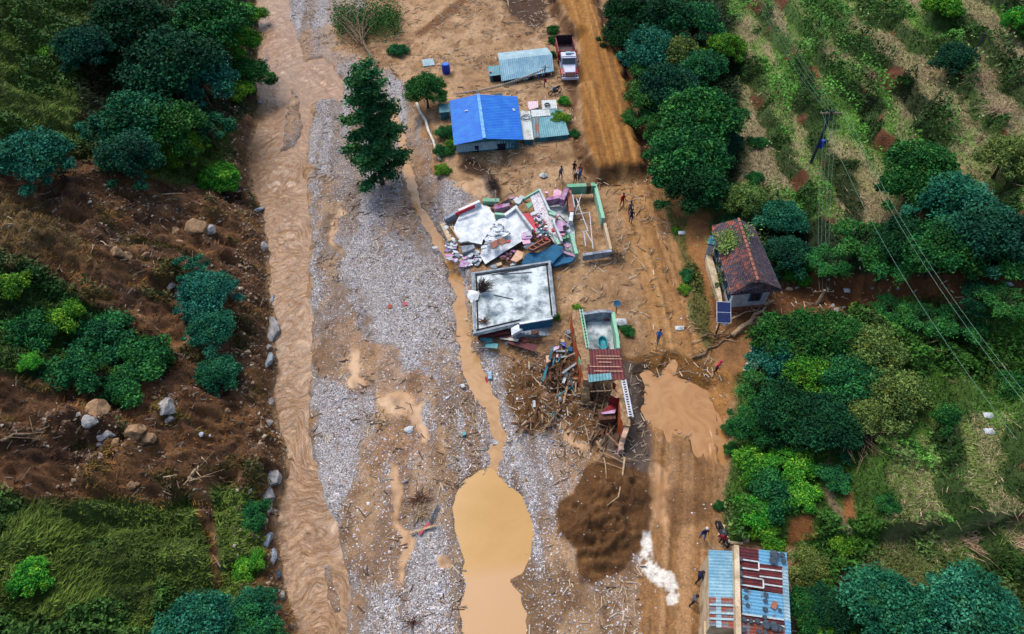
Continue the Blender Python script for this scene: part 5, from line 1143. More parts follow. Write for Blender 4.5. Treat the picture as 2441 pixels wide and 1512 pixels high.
# ---- tile roofed house on the right
zg, ze, zr = 2.2, 4.9, 6.6
e_tl, e_tr, e_bl, e_br = at(*D(566,266), ze), at(*D(905,282), ze), at(*D(716,806), ze), at(*D(1116,768), ze)
r_t, r_b = at(*D(775,212), zr), at(*D(930,704), zr)
h = empty('tile_roofed_house', base_of([e_tl,e_tr,e_br,e_bl], zg), 'white walled house with an old mossy tile roof on the right bank', 'house')
rg_ = (r_b-r_t); rg_.z = 0; rg_.normalize(); pn_ = Vector((rg_.y, -rg_.x, 0)); pn_ = pn_ if pn_.dot(e_tl-r_t) > 0 else -pn_
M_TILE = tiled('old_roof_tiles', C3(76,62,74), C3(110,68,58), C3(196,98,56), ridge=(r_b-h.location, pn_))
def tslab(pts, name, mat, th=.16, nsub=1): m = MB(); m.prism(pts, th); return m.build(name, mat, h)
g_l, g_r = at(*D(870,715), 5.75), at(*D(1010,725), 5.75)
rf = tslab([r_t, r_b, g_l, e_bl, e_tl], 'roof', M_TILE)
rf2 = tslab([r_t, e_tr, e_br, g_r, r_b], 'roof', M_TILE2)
tslab([g_l+Vector((0,-.02,-.02)), g_r+Vector((0,-.02,-.02)), e_br+Vector((0,-.02,-.03)), e_bl+Vector((0,-.02,-.03))], 'hip_skirt', M_TILE2, .12)
m = MB(); m.prism([r_b+Vector((0,.15,-.25)), g_l+Vector((.15,.15,-.1)), g_r+Vector((-.15,.15,-.1))], .1, dirn=(0,1,0)); m.build('gable_vent', M_BLUEW, h, label='faded blue gable vent')
m = MB(); k = 14
for i in range(k): q0, q1 = r_t.lerp(r_b, i/k), r_t.lerp(r_b, (i+.9)/k); m.tube([q0+Vector((0,0,.03)), q1+Vector((0,0,.05))], [.11,.13], 6)
m.build('ridge_tiles', M_TERRA, h)
m = MB()   # courses of tiles standing proud of the roof bed
for (ra, rb_, ea, eb) in ((r_t, r_b, e_tl, e_bl), (r_t, r_b, e_tr, e_br)):
    for i in range(1, 17): f = i/17; q0, q1 = ra.lerp(ea, f)+Vector((0,0,.02)), rb_.lerp(eb, f)+Vector((0,0,.02)); q1 = q0.lerp(q1, .97 if f < .5 else .99); m.beam(q0, q1, .05, .05)
m.build('tile_courses', M_TILE2, h)
I = [q-Vector((0,0,.2)) for q in inset([e_tl,e_tr,e_br,e_bl], .55)]; m = MB(); walls(m, I, zg-.8, th=.25); m.build('wall', M_WHT, h)
q0, q1 = I[3], I[2]; m = MB(); m.beam(Vector((q0.x,q0.y-.04,zg-.1)), Vector((q1.x,q1.y-.04,zg-.1)), .1, .9); m.build('plinth', M_TERRA, h)
q = q0.lerp(q1, .62); q.z = 3.75; wn = MB(); wn.box(q+Vector((0,-.05,0)), (1.0,.12,1.1), .08); w1 = wn.build('window', M_BLUEW, h); m = MB(); m.box(q+Vector((0,-.1,0)), (.7,.1,.8), .08); sub('pane', m, M_GLASS, w1)
for k in range(5):
    q = I[0].lerp(I[3], .14+k*.18); q.z = 3.6; d = (I[3]-I[0]).normalized(); nr = Vector((d.y,-d.x,0)); nr = nr if nr.x < 0 else -nr; ang = math.atan2(d.y, d.x)
    wn = MB(); wn.box(q+nr*.05, (1.0,.14,1.3), ang); w1 = wn.build('window', M_BLUEW, h); m = MB(); m.box(q+nr*.11, (.72,.1,1.0), ang); sub('pane', m, M_GLASS, w1)
    m = MB(); qq = I[0].lerp(I[3], .05+k*.18); qq.z = 4.2; m.box(qq+nr*.2, (.12,.45,.1), ang); m.build('bracket', M_WHT, h)
q = [at(*D(*p), 4.1) for p in ((548,345),(582,342),(596,420),(530,408))]; m = MB(); m.prism(q, .12); m.build('porch_roof', M_BLUEW, h); m = MB(); walls(m, [x-Vector((0,0,.12)) for x in inset(q,.1)], 2.0, th=.12); m.build('porch', M_WHT, h)
m = MB(); P = [at(*D(*p), 2.75) for p in ((520,470),(545,450),(600,620),(640,800),(650,880),(628,880),(570,700),(530,570))]; m.prism(P, .9); tag(m.build('retaining_wall', M_CREAM, origin=P[0]), 'cream concrete kerb wall along the left side of the tiled house', 'wall')
# creeper on the roof
rgx = np.random.RandomState(77); k = 700; tt = rgx.rand(k); pts0, pts1 = at(*D(615,465), 5.35), at(*D(830,365), 6.25)
P = np.array(pts0)[None]*(1-tt[:, None])+np.array(pts1)[None]*tt[:, None]+rgx.normal(size=(k,3))*np.array([.22,.3,.05]); P[:, 2] += .14
P2 = np.array(at(*D(720,340), 5.9))[None]+rgx.normal(size=(500,3))*np.array([.8,.35,.05])+np.array([0,0,.1]); P2[:,2] = 5.92+ (P2[:,0]-at(*D(720,340),5.9).x)*.45+.12
v, f = leaf_quads(np.concatenate([P,P2]), .22, rng=rgx); tag(link('creeper', mesh_np('creeper', v, f, [LF_OLIVE], col=np.full((len(v),3), .7))), 'pale green creeper growing over the mossy tiles', 'creeper')
# ---- solar lamp
pb = on(*D(590,1140)); top = None
for zz in np.arange(pb.z+1, pb.z+14, .05):
    if proj(pb.x, pb.y, zz)[1] < D(0,965)[1]: break
h = empty('solar_street_lamp', pb, 'solar panel on a thin grey pole in front of the tiled house', 'street lamp')
m = MB(); m.tube([(pb.x,pb.y,pb.z-.3),(pb.x,pb.y,zz)], [.08,.06], 8); m.build('pole', M_DRKM, h)
pc = Vector((pb.x, pb.y, zz+.25)); M_ = Matrix.Translation(pc) @ Matrix.Rotation(-.06, 4, 'Z') @ Matrix.Rotation(.5, 4, 'X')
m = MB(); m.box(None, (1.15,1.75,.05), mat=M_); pn = m.build('panel', M_WHM, h)
m = MB(); m.box(None, (1.05,.8,.03), mat=M_ @ Matrix.Translation((0,.43,.03))); m.box(None, (1.05,.8,.03), mat=M_ @ Matrix.Translation((0,-.43,.03))); sub('solar_cells', m, M_SOLAR, pn)
m = MB(); m.box((pb.x,pb.y-.5,zz-.4),(.25,.7,.1)); m.build('lamp_head', M_WHT, h)
# white slab
P = [on(*D(*p), .35) for p in ((800,1425),(835,1350),(880,1222),(985,1290),(960,1350),(895,1428))]; m = MB(); m.prism(P, .5); tag(m.build('concrete_slab', simple('chalky_concrete', C3(212,200,182), C3(170,150,126), 2.5, .9, .3, 12), origin=P[0]), 'whitish concrete slab at the edge of the grove', 'slab')

# ---- tin building at the bottom right
zg = 1.0
hb = empty('tin_roofed_building', Vector((*at(*E(1300,1000), zg)[:2], zg)), 'patchwork building with a pale tin half and a rusty half at the lower right', 'building')
def zr_l(x): return 4.35-(1170-x)*.0016       # left half falls to the left
def zr_r(x): return 4.75-(x-1170)*.0011
def lp(x, y): return at(*E(x, y), zr_l(x))
def rp(x, y, dz=0): return at(*E(x, y), zr_r(x)+dz)
m = MB(); m.corr([lp(835,466), lp(1160,480), lp(1172,1060), lp(838,1050)][::1], .2, .022); m.v=[];m.f=[];m.m=[]
def csheet(pts, mat, name='roof_sheet', par=None, pitch=.2, lab=None):
    m = MB(); m.corr([pts[0], pts[3], pts[2], pts[1]], pitch, .022, n2=1); return m.build(name, mat, par or hb, label=lab)
csheet([lp(835,466), lp(1165,480), lp(1178,1062), lp(840,1050)], M_PTIN, 'roof_sheet', lab='pale blue tin of the left half')
dz = Vector((0,0,.05))
csheet([lp(840,1046)+dz, lp(925,1048)+dz, lp(930,1400)+dz, lp(842,1396)+dz], M_RUST2)
csheet([lp(922,1050)+dz*1.6, lp(985,1052)+dz*1.6, lp(990,1420)+dz*1.6, lp(926,1416)+dz*1.6], M_GTIN)
csheet([lp(980,1052)+dz, lp(1174,1058)+dz, lp(1180,1436)+dz, lp(985,1420)+dz], M_RUST2)
for y_ in (1140,1240,1310): m = MB(); m.beam(lp(842,y_)+dz*3, lp(1176,y_+14)+dz*3, .12, .02); m.build('seam', M_GTIN, hb)
csheet([rp(1172,425), rp(1450,462), rp(1452,720), rp(1178,690)], M_RUST)
csheet([rp(1445,460,.03), rp(1790,500,.03), rp(1798,700,.03), rp(1450,640,.03)], M_SKYT)
csheet([rp(1450,630,.06), rp(1730,665,.06), rp(1740,1000,.06), rp(1455,950,.06)], M_RUST)
csheet([rp(1178,680,.04), rp(1450,710,.04), rp(1510,940,.04), rp(1186,930,.04)], M_RUST)
csheet([rp(1720,640,.02), rp(1800,650,.02), rp(1835,1340,.02), rp(1755,1320,.02)], M_GTIN)
csheet([rp(1186,925,.02), rp(1245,935,.02), rp(1250,1300,.02), rp(1196,1300,.02)], M_RUST)
csheet([rp(1240,940,.09), rp(1735,1005,.09), rp(1755,1315,.09), rp(1250,1250,.09)], M_SKYT)
csheet([rp(1240,1245,.06), rp(1760,1310,.06), rp(1768,1400,.06), rp(1200,1310,.06)], M_RUST)
csheet([rp(1196,1300,.02), rp(1768,1390,.02), rp(1790,1640,.02), rp(1206,1640,.02)], M_RUST2)
csheet([rp(1760,1320,.04), rp(1835,1335,.04), rp(1850,1640,.04), rp(1775,1640,.04)], M_SKYT)
for (a_, b_) in (((1175,570),(1450,610)),((1180,675),(1450,712)),((1185,775),(1500,825)),((1188,880),(1508,930)),((1455,690),(1735,725)),((1460,785),(1738,820)),((1510,880),(1740,915)),((1448,610),(1452,712)),((1503,825),(1508,930)),((1240,1245),(1760,1318)),((1200,1300),(1765,1400))):
    m = MB(); m.beam(rp(*a_,.14), rp(*b_,.14), .09, .02, up=(0,0,1)); m.build('seam', M_LTIN, hb)
m = MB(); m.beam(at(*E(1166,424), 4.72), at(*E(1194,1640), 4.72), .3, .5); m.build('parapet', M_CREAM, hb)
W_ = [lp(835,466), rp(1790,500), rp(1850,1640), lp(845,1400)]
I = [lp(850,480), rp(1780,512), rp(1842,1660), at(*E(1190,1660), 4.2), at(*E(1184,1424), 4.2), lp(858,1400)]; I = [q-Vector((0,0,.12)) for q in I]
m = MB(); walls(m, I, .6, th=.2); m.build('wall', M_CREAM, hb)
P = [at(*E(*p), .0) for p in ((780,1330),(885,1335),(880,1640),(785,1640))]; P = [Vector((q.x,q.y,2.6)) for q in [at(*E(*p), 2.6) for p in ((778,1330),(888,1335),(882,1640),(790,1640))]]; m = MB(); m.prism(P, 2.0); m.build('side_wall', M_CREAM, hb)
for i_, (x_, y_, r_) in enumerate(((1230,575,.2),(1220,680,.24),(1225,752,.28),(1222,845,.26),(1735,525,.28),(1750,600,.28),(1640,530,.5),(1625,600,.4),(1290,950,.18),(1295,1040,.22),(1535,1010,.24),(1530,1085,.24),(1528,1190,.26),(1315,1140,.22),(1520,1285,.22),(1270,1310,.24),(1350,1335,.24),(1430,1330,.26),(1540,1380,.4),(1640,1400,.45),(1700,1420,.3),(1260,1440,.26),(1450,1455,.26),(1530,1475,.25),(1705,1200,.2))):
    r_ *= .62; q = rp(x_, y_, .2); v = []; n_ = 8; rs0 = random.random()
    for zz_, rr_ in ((-.05,.8),(.12,1.0),(.28,.6)): v += [(q.x+r_*rr_*math.cos(k*.785+rs0)*(.8+.4*random.random()), q.y+r_*rr_*math.sin(k*.785+rs0)*(.8+.4*random.random()), q.z+r_*zz_*1.6) for k in range(n_)]
    m = MB(); m.add(v, [(j*n_+k, j*n_+(k+1)%n_, (j+1)*n_+(k+1)%n_, (j+1)*n_+k) for j in range(2) for k in range(n_)]+[tuple(range(n_-1,-1,-1)), tuple(range(2*n_,3*n_))])
    tag(m.build('roof_stone', M_EDGE, origin=q), ('bottom row' if y_ > 1290 else 'middle' if y_ > 900 else 'upper')+' dark stone on the '+('ridge side' if x_ < 1360 else 'centre' if x_ < 1600 else 'outer side')+' of the patchwork tin roof', 'stone', 'stones on the patchwork tin roof')
q0, q1 = rp(1620,1180,.18), rp(1655,1100,.18); m = MB(); m.beam(q0, q1, .3, .08); tag(m.build('brick_slab', M_TERRA, origin=q0), 'red brick piece on the sky blue sheet', 'brick')
# stone steps and stacked stones above it
for i_, (pts, mt, lb) in enumerate((([(975,165),(1030,190),(1000,290),(940,310)], M_CREAM, 'cream stone slab by the road above the tin building'), ([(1190,75),(1240,110),(1275,330),(1215,340)], M_CONC3, 'grey weathered beam leaning by the bushes'), ([(1240,120),(1280,180),(1320,330),(1280,350)], M_CONC3, 'second grey beam beside the bushes'), ([(1085,380),(1240,395),(1235,415),(1090,412)], M_CREAM, 'narrow cream ledge just above the rusty roof'), ([(1030,350),(1085,370),(1075,400),(1035,405)], M_CONC2, 'pale square block beside the parked motorbike'), ([(1240,340),(1320,350),(1318,385),(1255,385)], M_ROCK, 'broken stone at the foot of the grey beams'))):
    P = [on(*E(*p), .35) for p in pts]; m = MB(); m.prism(P, .45); tag(m.build('stone_slab', mt, origin=P[0]), lb, 'slab')

# ---- collapsed house: every slab, wall piece and sheet lies loose
zc = 1.2
def slab(pts, z0, mat, label, tx=0, ty=0, th=.18, name='broken_slab', cat='slab', grp=None, edge=None, crack=0):
    P = plane_pts(pts, z0, tx, ty); m = MB()
    if crack:                                  # ragged outline
        Q_ = []
        for i in range(len(P)):
            a, b = P[i], P[(i+1) % len(P)]; Q_.append(a); k = int((b-a).length/.7)
            d = (b-a).normalized(); nr = Vector((-d.y, d.x, 0))
            for j in range(1, k+1): Q_.append(a.lerp(b, j/(k+1))+nr*random.gauss(0, crack))
        P = Q_
    m.prism(P, th); n = len(P)
    if edge: m.m = [0, 0]+[1]*n
    return tag(m.build(name, [mat]+([edge] if edge else []), origin=P[0]), label, cat, grp)
slab([B(300,520),B(350,430),B(520,345),B(620,372),B(680,450),B(705,485),B(650,540),B(590,640),B(545,722),B(430,700),B(330,690),B(285,600)], 1.75, M_CONC2, 'largest pale concrete floor slab at the left of the collapsed house', .03, .02, .25, crack=.06, edge=M_CONC3)
slab([B(650,545),B(705,485),B(780,470),B(880,408),B(965,490),B(1025,600),B(1000,650),B(930,690),B(580,910),B(530,830),B(560,745),B(600,650)], 2.1, M_CONC2, 'tilted pale roof slab with a dark blue edge in the middle of the ruin', .05, .13, .35, edge=M_EDGE, crack=.04)
slab([B(1000,262),B(1092,212),B(1182,408),B(1232,470),B(1225,530),B(1300,700),B(1250,730),B(1180,640),B(1120,560),B(1060,440)], 2.3, simple('speckled_tiles', C3(226,222,226), C3(160,150,156), 7, .6, .1, 18, lo=.5, hi=.56), 'speckled white tiled floor slab tipped up in the ruin', -.06, .08, .22)
slab([B(1160,320),B(1300,310),B(1380,380),B(1420,560),B(1440,820),B(1340,780),B(1270,600),B(1200,430)], 1.5, M_CONC, 'dusty room floor between the magenta and brown walls', 0, 0, .15)
slab([B(930,430),B(1000,425),B(1045,510),B(1082,592),B(1035,600),B(985,520)], 2.75, M_RED, 'red corrugated sheet leaning on the long white beam', .1, 0, .05, 'red_sheet', 'sheet')
def bar(p, q, z0, z1, w, hh, mat, label, name='wall_piece', cat='wall piece', grp=None, edge=None):
    a, b = at(*p, z0), at(*q, z1); m = MB(); m.beam(a, b, w, hh)
    if edge: m.m = [0,1,0,0,0,0]
    return tag(m.build(name, [mat]+([edge] if edge else []), origin=a), label, cat, grp)
for a_, b_, z0, z1, w_, h_, mt, lb in (
 ((200,500),(360,405),1.6,1.9,.35,.6,M_CONC3,'low grey wall end pointing at the stream'),
 ((330,425),(530,335),1.9,2.1,.30,.7,M_CONC2,'pale wall strip at the upper left of the floor slab'),
 ((300,440),(480,360),2.3,2.5,.10,.4,M_RED,'thin red band on the upper left wall strip'),
 ((555,318),(712,322),2.0,2.0,.5,.5,M_GRN,'green wall piece above the floor slab'),
 ((600,345),(700,352),1.7,1.7,.3,.3,M_TERRA,'brick course just under the green wall piece'),
 ((665,400),(812,365),2.1,2.3,.45,.6,M_PURP,'magenta wall end beside the green wall piece'),
 ((672,452),(770,462),2.2,2.3,.3,.6,M_MINT,'mint parapet left of the roof slab corner'),
 ((765,465),(880,380),2.4,2.6,.3,.6,M_CONC2,'pale parapet along the top of the roof slab'),
 ((872,385),(1028,590),2.9,2.8,.22,.3,M_WHT,'long white beam dividing the ruin'),
 ((880,345),(930,275),2.6,2.6,.45,.3,M_WHT,'white column piece leaning at the top of the ruin'),
 ((940,300),(1090,212),2.6,2.7,.16,.3,M_MINT,'thin mint beam at the peak of the ruin'),
 ((1090,212),(1182,412),2.7,2.6,.2,.4,M_WHT,'white beam framing the tiled slab on its right'),
 ((1182,412),(1240,440),2.6,2.6,.2,.4,M_MINT,'short mint beam at the corner of the tiled slab'),
 ((1238,440),(1226,530),2.6,2.5,.2,.4,M_WHT,'short white beam below the mint corner'),
 ((1226,530),(1302,705),2.5,2.4,.2,.45,M_WHT,'white beam running to the blue wall'),
 ((1055,262),(1105,232),2.4,2.5,.5,.3,M_GRN,'green block at the peak of the ruin'),
 ((1150,325),(1292,300),2.2,2.3,.4,.8,M_PURP,'long magenta wall at the back of the dusty room'),
 ((1302,330),(1350,225),2.6,2.7,.45,.9,M_PURP,'magenta wall piece beside the green foundation'),
 ((1365,240),(1395,440),2.3,2.2,.5,.8,M_TERRA,'brown wall panel between the ruin and the pipes'),
 ((1395,440),(1385,520),2.3,2.1,.35,.7,M_CONC2,'broken pale column right of the dusty room'),
 ((1400,270),(1418,390),2.4,2.3,.16,.5,M_WHT,'slim white post beside the brown wall panel'),
 ((1390,640),(1440,830),2.0,1.9,.3,.6,M_MINT,'mint edged wall at the lower right of the ruin'),
 ((1290,800),(1430,850),1.7,1.7,.3,.5,M_PURP,'purple wall foot beside the blue wall'),
 ((1180,430),(1245,450),2.9,2.9,.3,.2,M_MINT,'mint window frame piece over the beams'),
 ((170,540),(250,700),1.3,1.5,.4,.4,M_CREAM,'cream wall foot at the left end of the ruin'),
 ((250,560),(330,680),1.5,1.6,.12,.3,M_CREAM,'thin cream kerb left of the floor slab'),
 ): bar(B(*a_), B(*b_), z0, z1, w_, h_, mt, lb)
for pts, z0, mt, lb, tx, ty, th in (
 ([(920,905),(950,830),(985,800),(1080,800),(1230,722),(1312,740),(1315,800),(1260,850),(1215,905)], 2.2, M_BLUEW, 'big torn teal blue wall lying at the front of the ruin', .02, .3, .2),
 ([(1215,925),(1235,870),(1300,808),(1345,845),(1430,850),(1400,885),(1230,930)], 1.8, M_BLUEW, 'smaller teal blue wall piece next to the flat roof corner', .02, .2, .2),
 ([(1240,500),(1330,490),(1365,540),(1330,590),(1270,600)], 2.3, M_LILAC, 'lilac wall slab with a dark window hole', 0, .05, .15),
 ([(920,615),(1000,592),(1025,640),(1010,665),(925,672)], 2.9, M_LILAC, 'lilac slab with a white frame on the roof slab', 0, .05, .12),
 ([(925,685),(1000,675),(1008,710),(940,722)], 2.8, M_PINK, 'pink slab below the lilac one on the roof slab', 0, .05, .12),
 ([(1225,210),(1255,197),(1305,225),(1290,265),(1220,272)], 2.2, M_PINK, 'pink wall block at the back of the ruin', 0, 0, .3),
 ([(1240,270),(1275,262),(1285,285),(1245,290)], 1.9, M_MINT, 'mint block under the pink block', 0, 0, .2),
 ([(625,705),(690,680),(708,730),(650,765)], 2.6, M_TERRA, 'square terracotta panel left on the roof slab', .05, .1, .08),
 ([(700,670),(760,665),(792,700),(740,728),(705,705)], 2.75, M_TERRA, 'round edged terracotta panel right on the roof slab', .05, .1, .08),
 ([(820,870),(880,775),(942,800),(930,850),(870,890)], 1.9, M_PEACH, 'peach coloured wall slab under the roof slab', 0, .05, .15),
 ([(940,745),(1010,700),(1060,710),(1000,770)], 2.2, M_CONC2, 'pale slab between the shelf and the roof slab', 0, .1, .15),
 ([(960,340),(1010,320),(1025,350),(985,385)], 2.75, M_GRN, 'loose green panel on the tiled slab', 0, 0, .1),
 ([(840,300),(880,275),(902,295),(870,330)], 2.7, M_WHT, 'white window frame at the top of the ruin', 0, 0, .12),
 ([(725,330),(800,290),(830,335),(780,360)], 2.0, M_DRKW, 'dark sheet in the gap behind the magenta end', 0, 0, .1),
 ([(800,270),(850,265),(860,285),(815,295)], 1.9, M_PURP, 'small magenta block at the upper rim', 0, 0, .2),
 ([(1140,222),(1170,220),(1175,238),(1145,240)], 1.7, M_PINK, 'small pink block behind the tiled slab', 0, 0, .2),
 ([(320,690),(350,662),(420,660),(425,690),(345,705)], 2.2, M_WHT, 'bright white slab pair at the lower floor slab', 0, 0, .15),
 ([(340,740),(470,725),(480,755),(400,790),(360,800)], 1.9, M_CONC3, 'grey slab sagging below the floor slab', .05, .15, .2),
 ([(200,745),(260,700),(275,725),(225,758)], 1.5, M_WHT, 'white triangular slab near the stream', 0, .05, .15),
 ([(70,745),(125,740),(128,760),(85,765)], .9, M_WHT, 'lone white slab in the stream', 0, 0, .12),
 ([(310,850),(345,845),(378,860),(350,885),(320,880)], 1.3, M_CREAM, 'cream oval stone slab below the ruin', 0, 0, .15),
 ([(960,600),(1000,612),(1012,640),(965,642)], 3.0, M_WHT, 'white frame lying on the lilac slab', 0, 0, .08),
 ([(1305,628),(1338,625),(1340,668),(1308,670)], 2.0, M_GRN, 'left green seat on the littered floor', 0, 0, .3),
 ([(1345,618),(1372,618),(1372,660),(1348,662)], 2.0, M_GRN, 'right green seat on the littered floor', 0, 0, .3),
 ([(1100,610),(1145,575),(1155,590),(1115,628)], 2.7, M_WHT, 'white appliance door among the clutter', 0, .1, .2),
 ([(1050,480),(1080,475),(1085,510),(1058,515)], 2.7, M_MINT, 'mint board in the clutter', 0, 0, .1),
 ([(1310,545),(1345,540),(1355,580),(1318,585)], 2.5, M_DRKW, 'dark patch in place of the window hole on the lilac slab', 0, 0, .05),  # dark sheet laid where the unlit window hole would be
 ([(680,905),(730,890),(735,915),(690,930)], 1.5, M_CREAM, 'cream block beside the flat roof', 0, 0, .2),
 ([(620,930),(690,910),(720,935),(640,950)], 1.3, M_CONC3, 'grey block wedged against the flat roof', 0, 0, .2),
 ([(810,905),(860,885),(868,912),(820,925)], 1.6, M_WHT, 'white block wedged by the flat roof', 0, 0, .2),
 ([(1000,430),(1060,400),(1075,430),(1010,455)], 2.6, M_WHT, 'white board over the tiled slab', 0, 0, .08),
 ([(1210,640),(1230,640),(1290,715),(1262,722)], 2.6, M_MINT, 'narrow mint strip at the end of the tiled slab', 0, 0, .1),
 ([(1110,650),(1150,615),(1190,630),(1160,665)], 2.5, M_PINK, 'pink cloth on the clutter', 0, 0, .08),
 ([(1085,645),(1125,640),(1130,665),(1095,670)], 2.6, M_RED, 'red cushion on the clutter', 0, 0, .1),
 ([(1205,575),(1230,572),(1235,595),(1210,600)], 2.7, M_RED, 'bright red bag on the white beam', 0, 0, .15),
 ([(785,690),(815,678),(820,695),(795,705)], 2.8, M_RED, 'red scrap on the roof slab', 0, 0, .08),
 ): slab([B(*p) for p in pts], z0, mt, lb, tx, ty, th, crack=.05 if mt in (M_BLUEW, M_CONC3, M_PEACH) else 0)
# open shelf unit
P = plane_pts([B(985,775), B(1150,680), B(1195,710), B(1025,800)], 2.5, 0, .1); sh = empty('broken_shelf', P[0], 'broken brown shelf unit with open boxes by the blue wall', 'shelf')
m = MB(); m.prism(P, .08); m.build('back_panel', M_PEACH, sh)
for a_, b_ in ((0,1),(1,2),(2,3),(3,0)): m = MB(); m.beam(P[a_]+Vector((0,0,.15)), P[b_]+Vector((0,0,.15)), .1, .35); m.build('side_board', M_TERRA, sh)
for f in (.25,.5,.75): m = MB(); m.beam(P[0].lerp(P[1], f)+Vector((0,0,.14)), P[3].lerp(P[2], f)+Vector((0,0,.14)), .07, .3); m.build('divider', M_TERRA, sh)
# chunks
CH = []
for kind_, cnt, poly, zz, pal_ in (('a', 60, [B(560,740),B(640,560),B(700,520),B(740,560),B(800,620),B(760,660),B(620,700),B(560,800),B(520,830)], 2.35, (M_CONC2, M_CONC3, M_CONC2)),
                          ('b', 60, [B(210,680),B(280,690),B(330,770),B(480,780),B(540,860),B(560,920),B(440,930),B(300,900),B(220,850)], 1.35, (M_CONC3, M_CONC2, M_WHT, M_CONC2, M_CONC3, M_LILAC)),
                          ('c', 64, [B(1040,440),B(1100,420),B(1160,560),B(1200,640),B(1150,690),B(1060,640)], 2.75, (M_WHT, M_PURP, M_BRWN, M_WHT, M_CONC2, M_TEALW, M_RED, M_CONC3, M_CREAM)),
                          ('d', 22, [B(1240,430),B(1300,420),B(1370,600),B(1350,760),B(1300,700)], 1.85, (M_CONC2, M_BRWN, M_PINK, M_TERRA, M_MINT)),
                          ('e', 16, [B(600,300),B(760,340),B(850,380),B(900,300),B(980,280),B(1000,330),B(880,350),B(700,420)], 2.0, (M_PURP, M_WHT, M_TERRA, M_MINT, M_EDGE)),
                          ('f', 22, [B(720,860),B(830,780),B(870,760),B(850,820),B(800,900)], 1.6, (M_PURP, M_TERRA, M_LILAC, M_BRWN)),
                          ('g', 14, [B(180,560),B(230,560),B(290,680),B(250,700)], 1.4, (M_CONC2, M_CONC3))):
    p_ = np.array(poly); lo_, hi_ = p_.min(0), p_.max(0); k = 0
    lb = {'a':'shard of pale concrete broken out of the tilted roof slab','b':'chunk of rubble spilled at the lower left of the ruin','c':'scrap of household clutter on the tiled slab','d':'bit of clutter on the dusty room floor','e':'fragment along the upper edge of the ruin','f':'coloured fragment in the gap under the roof slab','g':'piece of kerb rubble at the left end of the ruin'}[kind_]
    while k < cnt:
        u, v = random.uniform(lo_[0], hi_[0]), random.uniform(lo_[1], hi_[1])
        if sdist(np.array([u]), np.array([v]), poly)[0] < 0: continue
        c = at(u, v, zz+random.random()*.15); sz = (.16+.30*random.random()**1.5)*(1.2 if kind_ in 'ab' else .8); n_ = random.choice((4,5,5)); a0 = random.random()*6
        M_ = Matrix.Translation(c) @ Matrix.Rotation(random.gauss(0,.3), 4, 'X') @ Matrix.Rotation(random.gauss(0,.3), 4, 'Y')
        top = [M_ @ Vector((sz*(.6+.6*random.random())*math.cos(a0+i*6.283/n_), sz*(.35+.5*random.random())*math.sin(a0+i*6.283/n_), .08)) for i in range(n_)]
        m = MB(); m.prism(top, .12); tag(m.build('rubble_chunk', random.choice(pal_), origin=c), lb, 'rubble', 'rubble: '+lb); k += 1
for i_, (a_, b_) in enumerate((((1005,640),(1080,700)),((1060,520),(1180,610)),((1280,450),(1350,520)),((760,850),(830,790)),((1100,470),(1120,560)),((1150,640),(1070,690)))):
    bar(B(*a_), B(*b_), 2.6, 2.7, .08, .08, M_BRWN, 'dark wooden lath in the clutter of the ruin', 'lath', 'lath', 'laths in the clutter')
q = empty('washing_line_post', at(*B(680,400), 2.0), 'thin white post standing in the magenta wall end', 'post'); m = MB(); m.tube([at(*B(680,400), 1.8), at(*B(680,400), 1.8)+Vector((0,0,2.4))], .04, 6); m.build('shaft', M_WHM, q)
# foundation of the neighbouring plot
for a_, b_, z0, w_, h_, mt, lb in (((1350,205),(1530,196),2.3,.5,1.0,M_GRN,'left half of the green foundation wall at the back'),((1530,196),(1572,194),2.3,.5,1.0,M_BRWN,'dark brown piece in place of an opening in the green foundation wall'),((1572,194),(1612,190),2.3,.5,1.0,M_GRN,'corner piece of the green foundation wall'),  # solid brown bar in place of the dark opening
   ((1612,190),(1690,510),2.1,.32,1.0,M_MINT,'mint green foundation wall on the road side'),((1705,545),(1762,790),1.8,.25,.7,M_CREAM,'low crumbling foundation wall on the road side'),((1500,845),(1770,805),1.9,.3,.7,M_CONC3,'blue grey foundation wall at the front')):
    bar(B(*a_), B(*b_), z0, z0, w_, h_, mt, lb, 'foundation_wall', 'wall')
fr = empty('pipe_frame', at(*B(1500,500), 1.9), 'bent white metal pipe frame lying on the mud beside the ruin', 'frame')
for a_, b_ in (((1490,240),(1425,440)),((1440,290),(1550,595)),((1425,440),(1565,420)),((1565,420),(1590,700)),((1530,600),(1598,720)),((1495,605),(1555,592)),((1510,610),(1528,740)),((1480,490),(1515,488)),((1450,395),(1480,385)),((1590,700),(1598,765)),((1440,290),(1470,345))):
    m = MB(); m.tube([at(*B(*a_), 2.0+.2*random.random()), at(*B(*b_), 2.0+.2*random.random())], .045, 6); m.build('pipe', M_WHM, fr)
bf = empty('bed_frame', at(*B(305,250), .7), 'rusty dark bed frame on the wet gravel', 'bed frame')
for a_, b_ in (((265,215),(340,190)),((340,190),(365,290)),((365,290),(295,335)),((295,335),(265,215)),((290,205),(310,325)),((315,198),(335,300)),((270,250),(350,235))):
    m = MB(); m.tube([at(*B(*a_), .9), at(*B(*b_), .9)], .04, 5); m.build('rail', M_DRKM, bf)
brush(on(*B(1805,850), .2), 1.0, 90, 'root_stump', 'grey uprooted stump at the corner of the front foundation wall', 'stump', M_WOOD, .6, (0,-.6,.25), .035)
brush(on(*B(640,150), .2), 1.1, 40, 'root_tangle', 'dark root tangle hanging from the eroded bank', 'roots', M_ROOT, .5, (.1,-.8,.2), .04)
